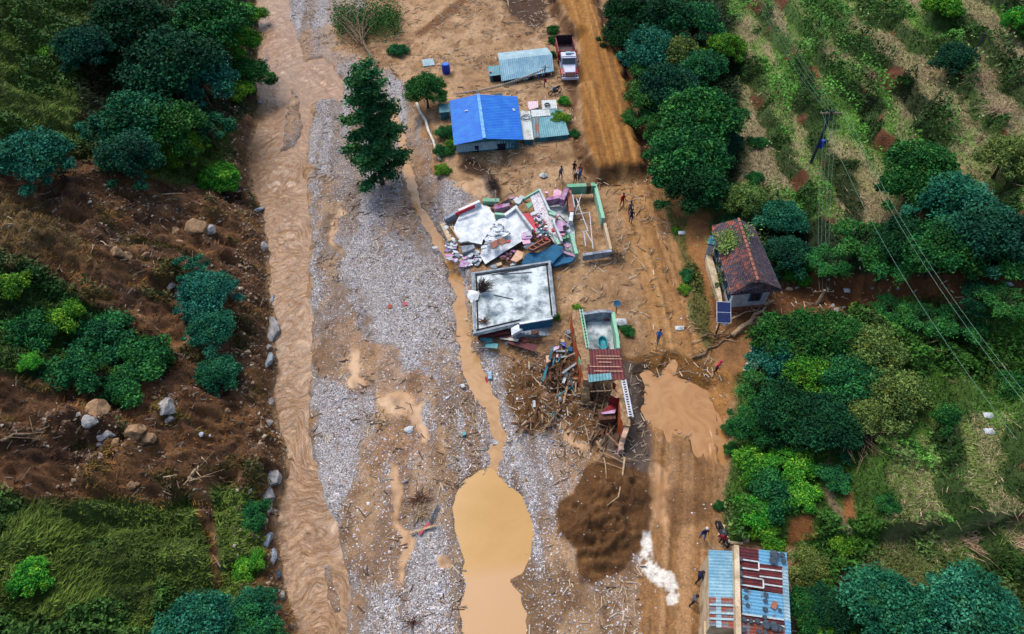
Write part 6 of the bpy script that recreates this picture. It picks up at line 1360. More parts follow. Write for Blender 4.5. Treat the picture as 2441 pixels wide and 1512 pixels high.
q = on(*B(1130,82), .15); m = MB(); m.add([q+Vector(v)*.5 for v in ((-.8,-.4,0),(0,-.8,0),(.8,-.3,0),(.7,.5,0),(-.2,.8,0),(-.9,.4,0),(0,0,.7))], [(i,(i+1)%6,6) for i in range(6)]+[(5,4,3,2,1,0)]); tag(m.build('white_sack', M_WHT, origin=q), 'white sack lying in the mud above the ruin', 'sack')
q = on(*Cc(1475,258), .3); m = MB(); m.add([q+Vector(v)*.7 for v in ((-.8,-.4,0),(0,-.6,.1),(.8,-.3,0),(.7,.5,.1),(-.2,.6,0),(-.9,.4,.2),(0,0,.5))], [(i,(i+1)%6,6) for i in range(6)]+[(5,4,3,2,1,0)]); tag(m.build('white_cloth', M_WHT, origin=q), 'white cloth caught beside the ruined courtyard wall', 'cloth')

# ---- debris heap left of the ruined house, planks and coloured things
pal_ = [M_BRWN, M_WOOD, M_BRWN, M_MUDB, M_WOOD, M_BRWN, M_CONC3, M_TEALW]
DZ = [Cc(860,430), Cc(1040,380), Cc(1090,640), Cc(1130,760), Cc(1120,900), Cc(1060,960), Cc(940,900), Cc(900,760), Cc(800,700), Cc(830,600)]
DZ2 = [Cc(1180,960), Cc(1280,860), Cc(1400,960), Cc(1440,1100), Cc(1480,1330), Cc(1400,1400), Cc(1220,1380), Cc(1180,1180)]
DZ3 = [Cc(540,1080), Cc(900,900), Cc(920,1200), Cc(700,1260), Cc(560,1230)]
for zi, (poly, cnt, lb) in enumerate(((DZ, 52, 'broken timber in the heap left of the rusty roof'), (DZ2, 40, 'fallen timber inside the torn open end of the ruin'), (DZ3, 12, 'plank on the dark earth below the flat roofed house'))):
    p_ = np.array(poly); lo_, hi_ = p_.min(0), p_.max(0); k = 0
    while k < cnt:
        u, v = random.uniform(lo_[0], hi_[0]), random.uniform(lo_[1], hi_[1])
        if sdist(np.array([u]), np.array([v]), poly)[0] < 0: continue
        c = on(u, v, .15+.35*random.random()); a = random.choice((random.random()*6.28, 1.0+random.gauss(0,.4))); l = .5+1.1*random.random()**1.5; d = Vector((math.cos(a), math.sin(a), random.gauss(0,.25)))*l
        m = MB(); m.beam(c-d, c+d, .07+.14*random.random()**2, .06); tag(m.build('timber', random.choice(pal_[:6] if zi else pal_), origin=c), lb, 'timber', 'timber: '+lb); k += 1
for pts, mt, lb in (([(985,715),(1008,728),(972,820),(948,812)], M_WHT, 'narrow white board standing in the timber heap'), ([(1000,780),(1040,765),(1060,800),(1010,820)], M_CONC2, 'pale block beside the narrow white board'), ([(805,575),(840,570),(850,620),(815,640)], M_PEACH, 'peach panel at the left tip of the timber heap'), ([(855,500),(930,485),(920,510),(880,530)], M_LILAC, 'pink purple fabric in the timber heap'), ([(895,545),(920,540),(918,570),(900,575)], M_PINK, 'pink scrap below the purple fabric'), ([(935,425),(975,430),(970,455),(940,450)], M_CREAM, 'cream sack on top of the timber heap'), ([(940,455),(985,460),(980,490),(950,485)], M_BARR, 'blue sheet on top of the timber heap'), ([(1000,490),(1050,500),(1040,535),(1005,530)], M_BLUEW, 'dark blue tub in the timber heap'), ([(985,345),(1055,335),(1060,360),(1000,380)], M_CONC3, 'grey sheet behind the timber heap'), ([(860,1065),(885,1060),(905,1120),(888,1128)], M_CYAN, 'turquoise scrap at the muddy inlet'), ([(285,705),(318,702),(322,760),(292,765)], M_SKYT, 'light blue bucket lid on the gravel by the stream'), ([(262,750),(285,752),(282,815),(262,810)], M_RED, 'red cloth at the stream edge'), ([(500,195),(530,190),(528,210),(505,215)], M_WHT, 'white scrap on dark earth'), ([(688,960),(712,958),(716,1015),(692,1020)], M_WHT, 'small white frame on the dark earth heap'), ([(920,940),(945,945),(948,975),(925,975)], M_WHT, 'white plastic scrap below the timber heap'), ([(1310,1075),(1385,1075),(1385,1120),(1315,1120)], M_BRWN, 'dark brown box below the lilac cloth'), ([(40,815),(75,810),(82,835),(55,845)], M_WHT, 'white plastic sack on the gravel left of the stream'), ([(55,1250),(88,1238),(92,1265),(62,1278)], M_CYAN, 'turquoise plastic piece on the gravel'), ([(325,1325),(380,1320),(385,1350),(335,1355)], M_WHT, 'white stone slab in the shallow stream'), ([(68,222),(105,220),(105,240),(75,242)], M_CREAM, 'cream block in the stream beside the flat roof'), ([(100,570),(130,575),(128,588),(102,582)], M_WHT, 'thin white block in the stream')):
    P = [on(*Cc(*p), .55 if 'heap' in lb and 'timber' in lb else .3) for p in pts]; m = MB(); m.prism(P, .2); nm = 'board' if 'board' in lb or 'panel' in lb else 'debris_piece'; tag(m.build(nm, mt, origin=P[0]), lb, 'debris')
# big poles on the mound
for a_, b_, w_, mt, lb in (((1545,1415),(1470,1660),.1,M_PALEW,'x'),):
    pass
for a_, b_, w_, lb in (((2120,230),(2085,450),.13,'long pale pole standing out of the dark soil heap'),((2085,455),(2020,500),.1,'crooked foot of the long pale pole'),((1940,245),(2110,290),.09,'lath across the top of the soil heap'),((1975,200),(2130,262),.09,'upper lath on the soil heap'),((2000,230),(2015,345),.08,'short lath beside the long pole'),((1960,225),(2000,195),.08,'small lath at the tip of the soil heap'),((2100,235),(2200,245),.07,'lath pointing right from the soil heap'),((1890,40),(1920,180),.1,'upright beam at the broken wall end'),((1560,20),(1490,75),.16,'dark branch at the left of the dark earth'),((1578,0),(1580,75),.08,'straight stick at the left of the dark earth'),((1610,75),(1700,92),.08,'flat stick at the foot of the dark earth')):
    q0, q1 = on(*Q(*a_), .35), on(*Q(*b_), .2); m = MB(); m.tube([q0, q0.lerp(q1,.5)+Vector((.05,.03,.05)), q1], [w_*.6, w_*.5, w_*.35], 6); tag(m.build('pole', M_PALEW, origin=q0), lb, 'pole')
for a_, lb, k in (((940,460),'x',30),): brush(on(*Q(*a_), .1), 1.0, 46, 'brush_heap', 'brown brush heap in the mud left of the pond', 'brush', M_BRWN, .3)
brush(on(*Q(945,540), .1), 1.1, 50, 'straw_heap', 'heap of pale sticks left of the pond', 'sticks', M_PALEW, .2)
brush(on(*Q(905,1170), .1), .7, 24, 'stick_heap', 'loose stick heap at the bottom of the gravel', 'sticks', M_BRWN, .2)
for a_, b_, mt, lb in (((1050,500),(1005,600),M_EDGE,'dark blue board edge in the debris left of the pond'),((1000,600),(940,670),M_RED,'red and white strip in the debris left of the pond'),((890,660),(1035,615),M_PALEW,'pale pole under the red strip')):
    q0, q1 = on(*Q(*a_), .25), on(*Q(*b_), .25); m = MB(); m.beam(q0, q1, .16, .06); tag(m.build('board', mt, origin=q0), lb, 'board')

# ---- rocks
def rock_mesh(seed, ang=.35):
    bm = bmesh.new(); bmesh.ops.create_icosphere(bm, subdivisions=3, radius=1.0); r = random.Random(seed)
    pl = [(Vector((r.gauss(0,1), r.gauss(0,1), r.gauss(0,1))).normalized(), .55+.35*r.random()) for _ in range(11)]
    for v in bm.verts:
        for n_, d_ in pl:
            k = v.co.dot(n_)-d_
            if k > 0: v.co -= n_*k
        v.co *= 1+.05*math.sin(v.co.x*9+seed)*math.cos(v.co.y*8)
    me = bpy.data.meshes.new('boulder'); bm.to_mesh(me); bm.free(); me.materials.append(None); return me
RM = [rock_mesh(i) for i in range(7)]
def boulder(u, v, rpx, mat, label, grp=None, asp=1.0, rz=None, flat=.7):
    p = on(u, v); dep = p.y*sT-(p.z-CAMZ)*cT; r = rpx*dep/F; o = link('boulder', random.choice(RM)); o.location = p+Vector((0,0,r*flat*.15)); o.scale = (r, r*asp, r*flat); o.rotation_euler = (random.gauss(0,.2), random.gauss(0,.2), rz if rz is not None else random.random()*6)
    o.material_slots[0].link = 'OBJECT'; o.material_slots[0].material = mat; return tag(o, label, 'boulder', grp)
for u, v, r, a, mt, lb in ((648,790,18,2.2,M_ROCK,'long pale boulder on the left bank halfway down the river'),(640,830,12,1.4,M_ROCK,'pale boulder under the long one on the left bank'),(641,860,11,2.0,M_CONC3,'slim grey boulder at the water line'),(650,1140,20,1.6,M_ROCK,'biggest white boulder on the lower left bank'),(640,1180,15,1.5,M_ROCK,'pale cracked boulder under the biggest one'),(640,1215,11,1.4,M_ROCK,'small pale boulder of the lower bank'),(630,1245,9,1.2,M_CREAM,'cream boulder stained by mud'),(637,1290,10,2.2,M_CONC3,'blue grey boulder lower bank'),(650,1330,10,2.4,M_CONC3,'narrow blue grey boulder at the lower water line'),(662,1370,9,2.0,M_EDGE,'dark boulder at the lower water line'),(672,1420,8,1.8,M_ROCK,'small grey boulder near the bottom of the river'),(640,1010,9,1.6,M_ROCK,'grey boulder on the bank above the white ones'),(645,960,8,1.6,M_ROCK,'grey boulder beside the narrowing river'),(630,1040,8,1.0,M_CREAM,'cream stone on the eroded bank'),(627,590,12,1.2,M_ROCK,'round grey boulder at the upper bank'),(648,720,7,2.6,M_CONC3,'slim grey bar of rock in the river'),(618,500,8,2.4,M_CONC3,'grey rock along the upper bank'),(612,440,7,2.0,M_CONC3,'dark grey rock at the upper water line'),(600,160,8,2.6,M_CONC3,'grey rock below the riverside bushes'),(596,185,7,2.2,M_ROCK,'pale rock under the riverside bushes'),(620,245,6,2.2,M_CONC3,'small rock at the river bend'),(606,100,6,2.6,M_WHT,'white rock in the narrow upper river'),
  (472,545,26,1.2,M_TROCK,'large brown boulder under the upper slide'),(500,550,15,1.0,M_ROCK,'grey faced boulder beside the large brown one'),(415,555,13,1.2,M_TROCK,'tan boulder in the cluster of the slide'),(430,580,12,1.0,M_TROCK,'second tan boulder in the cluster of the slide'),(275,605,24,.9,M_TROCK,'broad tan boulder left in the slide'),(300,615,15,1.0,M_TROCK,'tan boulder at the right of the broad one'),(345,610,12,.7,M_TROCK,'flat tan boulder on the slide'),(430,700,12,1.2,M_ROCK,'grey boulder near the slender tree'),(410,680,11,1.4,M_ROCK,'grey boulder above it near the slender tree'),
  (230,985,30,1.1,M_TROCK,'large tan grey boulder in the lower rock band'),(215,1005,18,1.0,M_ROCK,'pale boulder left in the lower rock band'),(395,975,26,1.1,M_ROCK,'pale veined boulder right in the lower rock band'),(405,1000,14,.8,M_ROCK,'lower half of the veined boulder'),(325,1030,26,.9,M_TROCK,'tan sloping boulder in the middle of the rock band'),(355,1045,18,1.2,M_TROCK,'tan boulder right of the sloping one'),(255,1040,20,.7,M_ROCK,'flat pale boulder under the left rocks'),(300,1015,12,.9,M_TROCK,'small tan boulder between the big ones'),(275,1055,12,1.0,M_TROCK,'tan boulder at the foot of the rock band'),(240,1060,9,1.0,M_ROCK,'grey stone at the foot of the rock band'),(480,1035,6,1.2,M_WHT,'white stone near the lower slide'),(500,1040,5,1.0,M_WHT,'small white stone near the lower slide'),(310,1160,14,.9,M_TROCK,'brown boulder above the lower meadow'),(325,1155,9,.9,M_TROCK,'small brown boulder above the lower meadow'),(540,980,9,.9,M_TROCK,'tan stone on the eroded bank'),(590,840,7,.9,M_CREAM,'cream stone on the mid bank'),(600,870,6,.9,M_CREAM,'small cream stone on the mid bank'),(570,690,9,.8,M_CREAM,'cream rock outcrop above the river bend'),(585,640,8,.8,M_TROCK,'tan rock outcrop above the river bend'),
  (1882,690,8,.6,M_CREAM,'cream stone at the mouth of the gully'),(1900,687,7,.6,M_ROCK,'pale stone in the gully mouth'),(1995,740,8,.8,M_ROCK,'white stone left in the gully stones'),(2010,735,7,.8,M_ROCK,'white stone right in the gully stones'),(1985,730,6,.8,M_ROCK,'small white stone in the gully'),(2140,690,6,.7,M_ROCK,'grey stone up the gully'),(2080,688,5,.7,M_ROCK,'little grey stone up the gully'),(2400,680,6,.7,M_ROCK,'stone near the top of the gully'),(2370,690,5,.7,M_CONC3,'bluish stone near the top of the gully'),
  (975,1025,12,.9,M_WHT,'white block in the brown puddle of the gravel'),(965,1150,8,.6,M_ROCK,'white stone among gravel puddles'),(1870,1200,9,.7,M_CREAM,'pale stone on the ochre scar'),(1990,1310,6,.9,M_CREAM,'stone on the right slope path')):
    boulder(u, v, r*(1.12 if 590 < u < 690 else 1.1), mt, lb, None, a, random.gauss(0,.3), .6)
q = random.Random(5); SP = [(970,430),(990,480),(1010,520),(1040,560),(1060,610),(1080,660),(1085,720),(1095,790),(1120,840),(1140,900),(1160,960),(1180,1020),(1070,600),(1100,690)]
for i in range(34):
    u, v = q.choice(SP); u += q.gauss(0, 12)+q.choice((-14,14)); v += q.gauss(0, 18)
    boulder(u, v, q.uniform(2.0,4.2), q.choice((M_ROCK, M_CONC3, M_CONC2, M_TROCK)), 'cobble lining the narrow muddy stream', 'cobbles along the stream', q.uniform(.7,1.2))

# ---- driftwood
def drift(seed):
    r = random.Random(seed); m = MB(); l = 1.0; b = r.gauss(0,.18)
    pts = [Vector((-l+2*l*i/5, b*math.sin(i*1.1+seed)+.06*r.random(), .03+.05*math.sin(i*.63))) for i in range(6)]; m.tube(pts, [.07,.065,.055,.045,.035,.015], 6)
    for k in range(seed % 3): q = pts[2+k]; a = r.choice((-1,1))*(.5+.5*r.random()); m.tube([q, q+Vector((.3*math.cos(a), .3*math.sin(a), .06)), q+Vector((.55*math.cos(a*1.2), .55*math.sin(a*1.2), .03))], [.04,.025,.01], 5)
    me = bpy.data.meshes.new('driftwood'); me.from_pydata([tuple(v) for v in m.v], [], m.f); me.materials.append(None); me.polygons.foreach_set('use_smooth', [True]*len(m.f)); return me
DM = [drift(i) for i in range(9)]
def stick(u, v, l, a, mat, label, grp, th=1.0, dz=.04):
    p = on(u, v, dz); dep = p.y*sT-(p.z-CAMZ)*cT; s = l*dep/F/2
    o = link('driftwood', random.choice(DM)); o.location = p; o.scale = (s, s*.9, th); o.scale.y = max(.6, s*.8); o.rotation_euler = (0, random.gauss(0,.06), a); o.material_slots[0].link = 'OBJECT'; o.material_slots[0].material = mat
    return tag(o, label, 'driftwood', grp)
rr_ = random.Random(9)
M_DRIFT = simple('bleached_wood', C3(216,196,166), C3(180,152,120), 4, .9, .4, 20)
for (x0,y0,x1,y1,cnt,l0,l1,lb,gmul,am) in (
  (960,10,1300,90,34,14,34,'bleached stick strewn over the top mud field',1,None),
  (1180,350,1330,420,30,12,34,'stick in the drift line below the blue house',1,1.1),
  (1330,420,1480,460,14,14,36,'branch beside the end of the raised road',1,None),
  (1470,470,1590,660,34,16,50,'pale branch on the trampled mud near the foundation',1,1.4),
  (1340,640,1600,800,36,12,40,'stick on the mud plain above the puddle',1,1.2),
  (1210,900,1430,1060,18,14,36,'stick in the dark earth below the flat roof',1,None),
  (20,400,600,640,24,16,50,'root or branch on the brown landslide',1,-.3),
  (380,1080,560,1180,14,20,46,'bare branch in the lower left brush',1,.2),
  (1930,700,2130,760,14,12,34,'branch washed down the gully',1,.1),
  (1660,780,1840,860,8,20,60,'branch below the tiled house',1,.7),
  (2060,30,2420,330,14,14,30,'cut stalk on the upper terraces',1,None),
  (2150,1050,2420,1350,14,14,34,'pale stalk on the lower right meadow',1,None)):
    for i in range(cnt):
        u, v = rr_.uniform(x0,x1), rr_.uniform(y0,y1); a = (am+rr_.gauss(0,.5)) if am is not None else rr_.random()*3.1
        stick(u, v, rr_.uniform(l0,l1), a, rr_.choice((M_DRIFT, M_DRIFT, M_PALEW, M_WOOD)), lb, 'driftwood: '+lb, rr_.uniform(.6,1.0), .08)
for a_, b_, w_, mt, lb in ((D(430,1330),D(740,1130),.13,M_WOOD,'long thin trunk lying below the solar lamp'),(D(740,1135),D(1045,860),.24,M_PALEW,'thick pale trunk fallen against the corner of the tiled house'),(D(640,1055),D(1010,900),.09,M_PALEW,'thin branch above the thick fallen trunk'),(D(480,1150),D(760,1115),.09,M_WOOD,'branch crossing the foot of the solar lamp'),(A(262,835),A(440,1280),.16,M_PIPE,'long white pipe leaning along the stream bank'),((0,1060),(125,1028),.12,M_WOOD,'long branch at the left edge of the rock band'),((455,1150),(482,1115),.12,M_PALEW,'curved pale root at the top of the dirt track'),(A(940,0),A(1015,115),.12,M_PALEW,'bare trunk on the dark excavated soil'),(A(45,525),A(105,615),.12,M_PALEW,'pale trunk by the drift heap at the stream head')):
    q0, q1 = on(*a_, .25), on(*b_, .35); n_ = 7; m = MB(); m.tube([q0.lerp(q1, i/(n_-1))+Vector((random.gauss(0,.12), random.gauss(0,.12), .15*math.sin(i))) for i in range(n_)], [w_*(1-.09*i) if mt is not M_PIPE else w_ for i in range(n_)], 7)
    for i in range(4 if mt is not M_PIPE else 0): s_ = q0.lerp(q1, .2+.2*i); m.tube([s_, s_+Vector((random.gauss(0,.6), random.gauss(0,.6), .3)), s_+Vector((random.gauss(0,1.2), random.gauss(0,1.0), .2))], [w_*.4, w_*.25, w_*.1], 5)
    tag(m.build('white_pipe' if mt is M_PIPE else 'log', mt, origin=q0, smooth=True), lb, 'pipe' if mt is M_PIPE else 'log')
# uprooted tree at the head of the stream
ut = empty('fallen_tree', on(870,110), 'uprooted tree with bare grey branches lying across the gravel', 'tree')
m = MB(); b0_ = on(900,165,.4); m.tube([b0_, on(870,120,.9), on(850,80,1.2)], [.22,.17,.12], 7)
for i in range(26):
    e = on(random.uniform(795,925), random.uniform(25,85), 1.2+random.random()); s_ = on(870+random.uniform(-15,5), random.uniform(85,125), 1.0); m.tube([s_, s_.lerp(e,.5)+Vector((0,0,.3)), e], [.09,.05,.015], 5)
m.build('trunk', M_WOOD, ut)
rgx = np.random.RandomState(5); P = np.array([on(rgx.uniform(800,955), rgx.normal(60,20), rgx.uniform(.2,1.8))[:] for _ in range(1500)]); P = np.repeat(P, 5, 0)+rgx.normal(size=(7500,3))*np.array([.4,.4,.25])
v, f = leaf_quads(P-np.array(ut.location), .26, rng=rgx); o = link('crown', mesh_np('crown', v, f, [LF_GREEN], col=np.clip(np.repeat(rgx.normal(.45,.2,len(P)),4),0,1)[:,None]*np.ones(3)), ut)
brush(on(*S(1660,905), .2), 3.0, 110, 'dead_brush', 'fan of bleached dead branches right of the grove', 'brush', M_PALEW, .15, (-.4,.3,.1), .03)
brush(on(*T(1190,60), .3), 3.2, 240, 'dead_brush', 'large grey heap of dead brush at the foot of the grove', 'brush', M_WOOD, .6, None, .03)
for (x_, y_, n_, lb) in ((2080,180,70,'grey straw heap left on the upper terraces'),(2330,190,90,'white straw heap at the right edge of the upper terraces'),(2380,270,60,'pale straw heap low on the right upper terraces')): brush(on(x_, y_, .1), 2.0, n_, 'straw_heap', lb, 'straw', M_PALEW, .35, None, .03)
for (x_, y_, lb) in ((2310,1295,'straw sheaf on the lower meadow edge'),(2430,1300,'straw sheaf at the right border of the meadow')): brush(on(x_, y_, .1), 2.2, 80, 'straw_sheaf', lb, 'straw', M_PALEW, .15, (.9,-.3,.1), .03)
for i_, (x_, y_, lb) in enumerate(((*S(2185,1365), 'upper white litter bag in the right meadow'), (*T(2190,60), 'lower white litter bag in the right meadow'), (*S(1190,480), 'white litter in the gully'), (*S(2330,435), 'white litter at the far end of the gully'), (*D(330,330), 'white litter on the verge strip'), (*D(310,1080), 'white litter on the mud near the man in blue'))):
    q = on(x_, y_, .1); m = MB(); m.add([q+Vector(v)*.45 for v in ((-.8,-.4,0),(0,-.6,.1),(.8,-.3,0),(.7,.5,.1),(-.2,.6,0),(-.9,.4,.2),(0,0,.5))], [(i,(i+1)%6,6) for i in range(6)]+[(5,4,3,2,1,0)]); tag(m.build('litter_bag', M_WHT, origin=q), lb, 'litter')
q = on(*Q(0,0))
for (x_, y_, mt, lb) in ((930,733,M_ORNG,'orange fabric on the gravel bar'),(965,727,M_RED,'red fabric beside a dark stick on the gravel bar'),(1706,884,M_WHT,'x')):
    if lb == 'x': continue
    P = [on(x_+a, y_+b, .12) for a, b in ((-5,-4),(4,-5),(6,2),(-3,5))]; m = MB(); m.prism(P, .12); [None]; tag(m.build('fabric', mt, origin=P[0]), lb, 'fabric')

# ---- poles and wires
def upright(base_uv, top_v, r, name, label, mat, cat='pole'):
    pb = on(*base_uv); zz = pb.z+1
    while proj(pb.x, pb.y, zz)[1] > top_v and zz < pb.z+20: zz += .05
    e = empty(name, pb, label, cat); m = MB(); m.tube([(pb.x,pb.y,pb.z-.3),(pb.x,pb.y,zz)], [r, r*.65], 8); m.build('shaft', mat, e); return e, pb, zz
def crossarm(e, c, w_, dy=.0): m = MB(); m.beam(c-Vector((w_,dy,0)), c+Vector((w_,dy,0)), .1, .12); m.build('crossarm', M_WOOD, e); [MB().tube([c+Vector((w_*k,dy*k,.05)), c+Vector((w_*k,dy*k,.2))], .03, 6).build('insulator', M_WHM, e) for k in (-.95,-.4,.4,.95)]
p1, pb1, z1 = upright((1932,390), 264, .17, 'utility_pole', 'tall dark utility pole in the terraced field', M_DRKM); T1 = Vector((pb1.x,pb1.y,z1)); crossarm(p1, T1-Vector((0,0,.3)), 1.0); m = MB(); m.box(T1-Vector((-.3,0,3.6)), (.4,.3,.8)); m.build('meter_box', M_BARR, p1)
p2, pb2, z2 = upright(D(1395,888), D(0,775)[1], .17, 'concrete_pole', 'short pale concrete pole at the gully under the wires', M_CREAM); T2 = Vector((pb2.x,pb2.y,z2)); crossarm(p2, T2-Vector((0,0,.25)), .8)
p3, pb3, z3 = upright((2315,140), 80, .12, 'dead_trunk_pole', 'thin dark pole beside the tree in the upper right field', M_DRKM)
def wire(a, b, sag, label, grp, r=.022, mat=M_WHM):
    n_ = 16; pts = [a.lerp(b, i/n_)-Vector((0,0,sag*4*(i/n_)*(1-i/n_))) for i in range(n_+1)]; m = MB(); m.tube(pts, r, 4); tag(m.build('wire', mat, origin=a), label, 'wire', grp)
M_WIRE = simple('wire_green_grey', C3(120,160,140), C3(100,140,124), 3, .5, 0)
far = at(1800,-60, z1+6); far2 = at(1775,-60, z1+6)
for k, dx in enumerate((-.55,-.2,.2,.55)):
    wire(T1+Vector((dx,0,0)), T2+Vector((dx*.8,0,0)), 1.0, 'wire between the tall dark pole and the concrete pole', 'wires from the dark pole to the gully', .009, M_WIRE)
    wire(T1+Vector((dx,0,0)), far+Vector((dx*1.5,0,0)), .8, 'wire running from the tall dark pole to the top of the picture', 'wires from the dark pole uphill', .009, M_WIRE)
A1, A2 = at(2085,470, 13), at(2480,1060, 14)
for k, (dx, dy) in enumerate(((-1.0,.3),(.9,0),(1.3,.2))):
    wire(T1+Vector((dx,0,0)), A2+Vector((dx*1.1,dy,0)), 1.4, ('lowest','middle','uppermost')[k]+' wire crossing the grove down to the right edge', 'wires crossing the right slope', .010, M_WIRE)

# ---- truck
def build_truck(loc, rz, s=1.0):
    e = empty('dump_truck', loc, 'parked dump truck with red sides and a white hood beside the raised road', 'truck', None, rz); e.scale = (s,)*3
    def pt(name, mb, mat, par=None, **kw): o = mb.build(name, mat, None, origin=(0,0,0), **kw); o.parent = par or e; return o
    RED = simple('truck_red', C3(170,20,30), C3(140,16,26), 2, .35, .05); WH = simple('truck_white', C3(210,214,230), C3(196,200,220), 2, .3, 0); DK = simple('truck_bed_metal', C3(96,66,70), C3(60,44,50), 3, .6, .2); RIM = M_CREAM
    RUB = simple('tyre_rubber', C3(26,24,24), None, 3, .9, .1)
    m = MB(); m.box((0,.2,.85), (.9,7.4,.25)); pt('chassis', m, M_DRKM)
    m = MB(); m.box((0,1.7,1.25), (2.3,4.3,.1)); pt('bed_floor', m, DK)
    for x in (-1.15, 1.15): m = MB(); m.box((x,1.7,1.85), (.08,4.3,1.15)); o = pt('bed_side', m, RED); m = MB(); m.box((x*.96,1.7,1.86), (.03,4.2,1.1)); pt('lining', m, DK, o); [pt('stake', MB().box((x*1.04,.0+k*.85,1.85),(.06,.1,1.2)), M_CREAM if k % 2 else RED, o) for k in range(5)]
    m = MB(); m.box((0,3.88,1.95), (2.36,.08,1.4)); pt('tailgate', m, simple('dark_tailgate', C3(50,30,34), None, 3, .7))
    m = MB(); m.box((0,-.45,2.0), (2.36,.08,1.4)); m.box((0,-.7,2.45), (2.3,.55,.08)); pt('headboard', m, RED)
    # cab
    m = MB(); m.hexa([Vector(q) for q in ((-1.05,-2.3,1.0),(1.05,-2.3,1.0),(1.05,-.6,1.0),(-1.05,-.6,1.0),(-.98,-1.75,2.55),(.98,-1.75,2.55),(.98,-.65,2.55),(-.98,-.65,2.55))]); cab = pt('cab', m, WH)
    m = MB(); m.box((0,-1.2,2.6), (1.9,1.1,.08)); m.box((0,-1.85,2.5), (1.9,.25,.06)); pt('roof_panel', m, WH, cab); m = MB(); m.box((0,-1.15,2.75), (.75,.5,.22)); m.box((.6,-1.1,2.7), (.3,.3,.14)); pt('roof_load', m, M_GTIN, cab)
    m = MB(); m.hexa([Vector(q) for q in ((-.88,-2.2,1.65),(.88,-2.2,1.65),(.88,-2.12,1.62),(-.88,-2.12,1.62),(-.84,-1.87,2.42),(.84,-1.87,2.42),(.84,-1.8,2.4),(-.84,-1.8,2.4))]); pt('windscreen', m, M_GLASS, cab)
    for x in (-1.04, 1.04): m = MB(); m.box((x,-1.25,2.0), (.06,.8,.6)); pt('side_window', m, M_GLASS, cab)
    m = MB(); m.hexa([Vector(q) for q in ((-.78,-3.75,.85),(.78,-3.75,.85),(.9,-2.3,.9),(-.9,-2.3,.9),(-.68,-3.7,1.5),(.68,-3.7,1.5),(.85,-2.1,1.72),(-.85,-2.1,1.72))]); pt('hood', m, WH)
    for x in (-1, 1): m = MB(); m.hexa([Vector((q[0]*x if x > 0 else -q[0], q[1], q[2])) for q in ((.8,-3.7,.8),(1.15,-3.6,.75),(1.15,-2.3,.8),(.9,-2.3,.8),(.78,-3.65,1.25),(1.12,-3.5,1.15),(1.12,-2.35,1.3),(.88,-2.35,1.35))] if x > 0 else [Vector(q) for q in ((-1.15,-3.6,.75),(-.8,-3.7,.8),(-.9,-2.3,.8),(-1.15,-2.3,.8),(-1.12,-3.5,1.15),(-.78,-3.65,1.25),(-.88,-2.35,1.35),(-1.12,-2.35,1.3))]); pt('fender', m, RED); m = MB(); m.tube([(x*.98,-3.72,.98),(x*.98,-3.62,.98)], .13, 10); pt('headlight', m, M_WHM)
    m = MB(); m.box((0,-3.79,1.15), (1.2,.08,.55)); g = pt('grille', m, RED); m = MB(); [m.box((0,-3.84,.98+k*.12), (1.0,.04,.05)) for k in range(4)]; pt('grille_bars', m, M_CREAM, g)
    m = MB(); m.box((0,-3.95,.7), (2.25,.2,.28)); pt('bumper', m, WH)
    for x, y in ((-.95,-2.95),(.95,-2.95),(-.92,1.3),(.92,1.3),(-.92,2.5),(.92,2.5)):
        m = MB(); m.tube([(x-.14,y,.5),(x-.1,y,.5),(x+.1,y,.5),(x+.14,y,.5)], [.44,.5,.5,.44], 18); wh = pt('wheel', m, RUB); m = MB(); m.tube([(x-.16,y,.5),(x+.16,y,.5)], .24, 12); pt('rim', m, RIM, wh)
    for x in (-1, 1): m = MB(); m.box((x*1.3,-1.95,2.0), (.12,.08,.35)); m.beam((x*1.0,-1.9,1.9),(x*1.3,-1.95,1.9),.04,.04); pt('mirror', m, M_DRKM)
    return e
t0, t1 = at(*A(1395,345), 1.6), at(*A(1458,600), 1.9); d = t1-t0; L_ = math.hypot(d.x, d.y); c = (at(*A(1404,425), 1.45)+at(*A(1467,655), 1.45))/2
build_truck(Vector((c.x, c.y, 1.5)), math.atan2(d.y, d.x)+math.pi/2, min(1.0, max(.8, L_/9.2)))

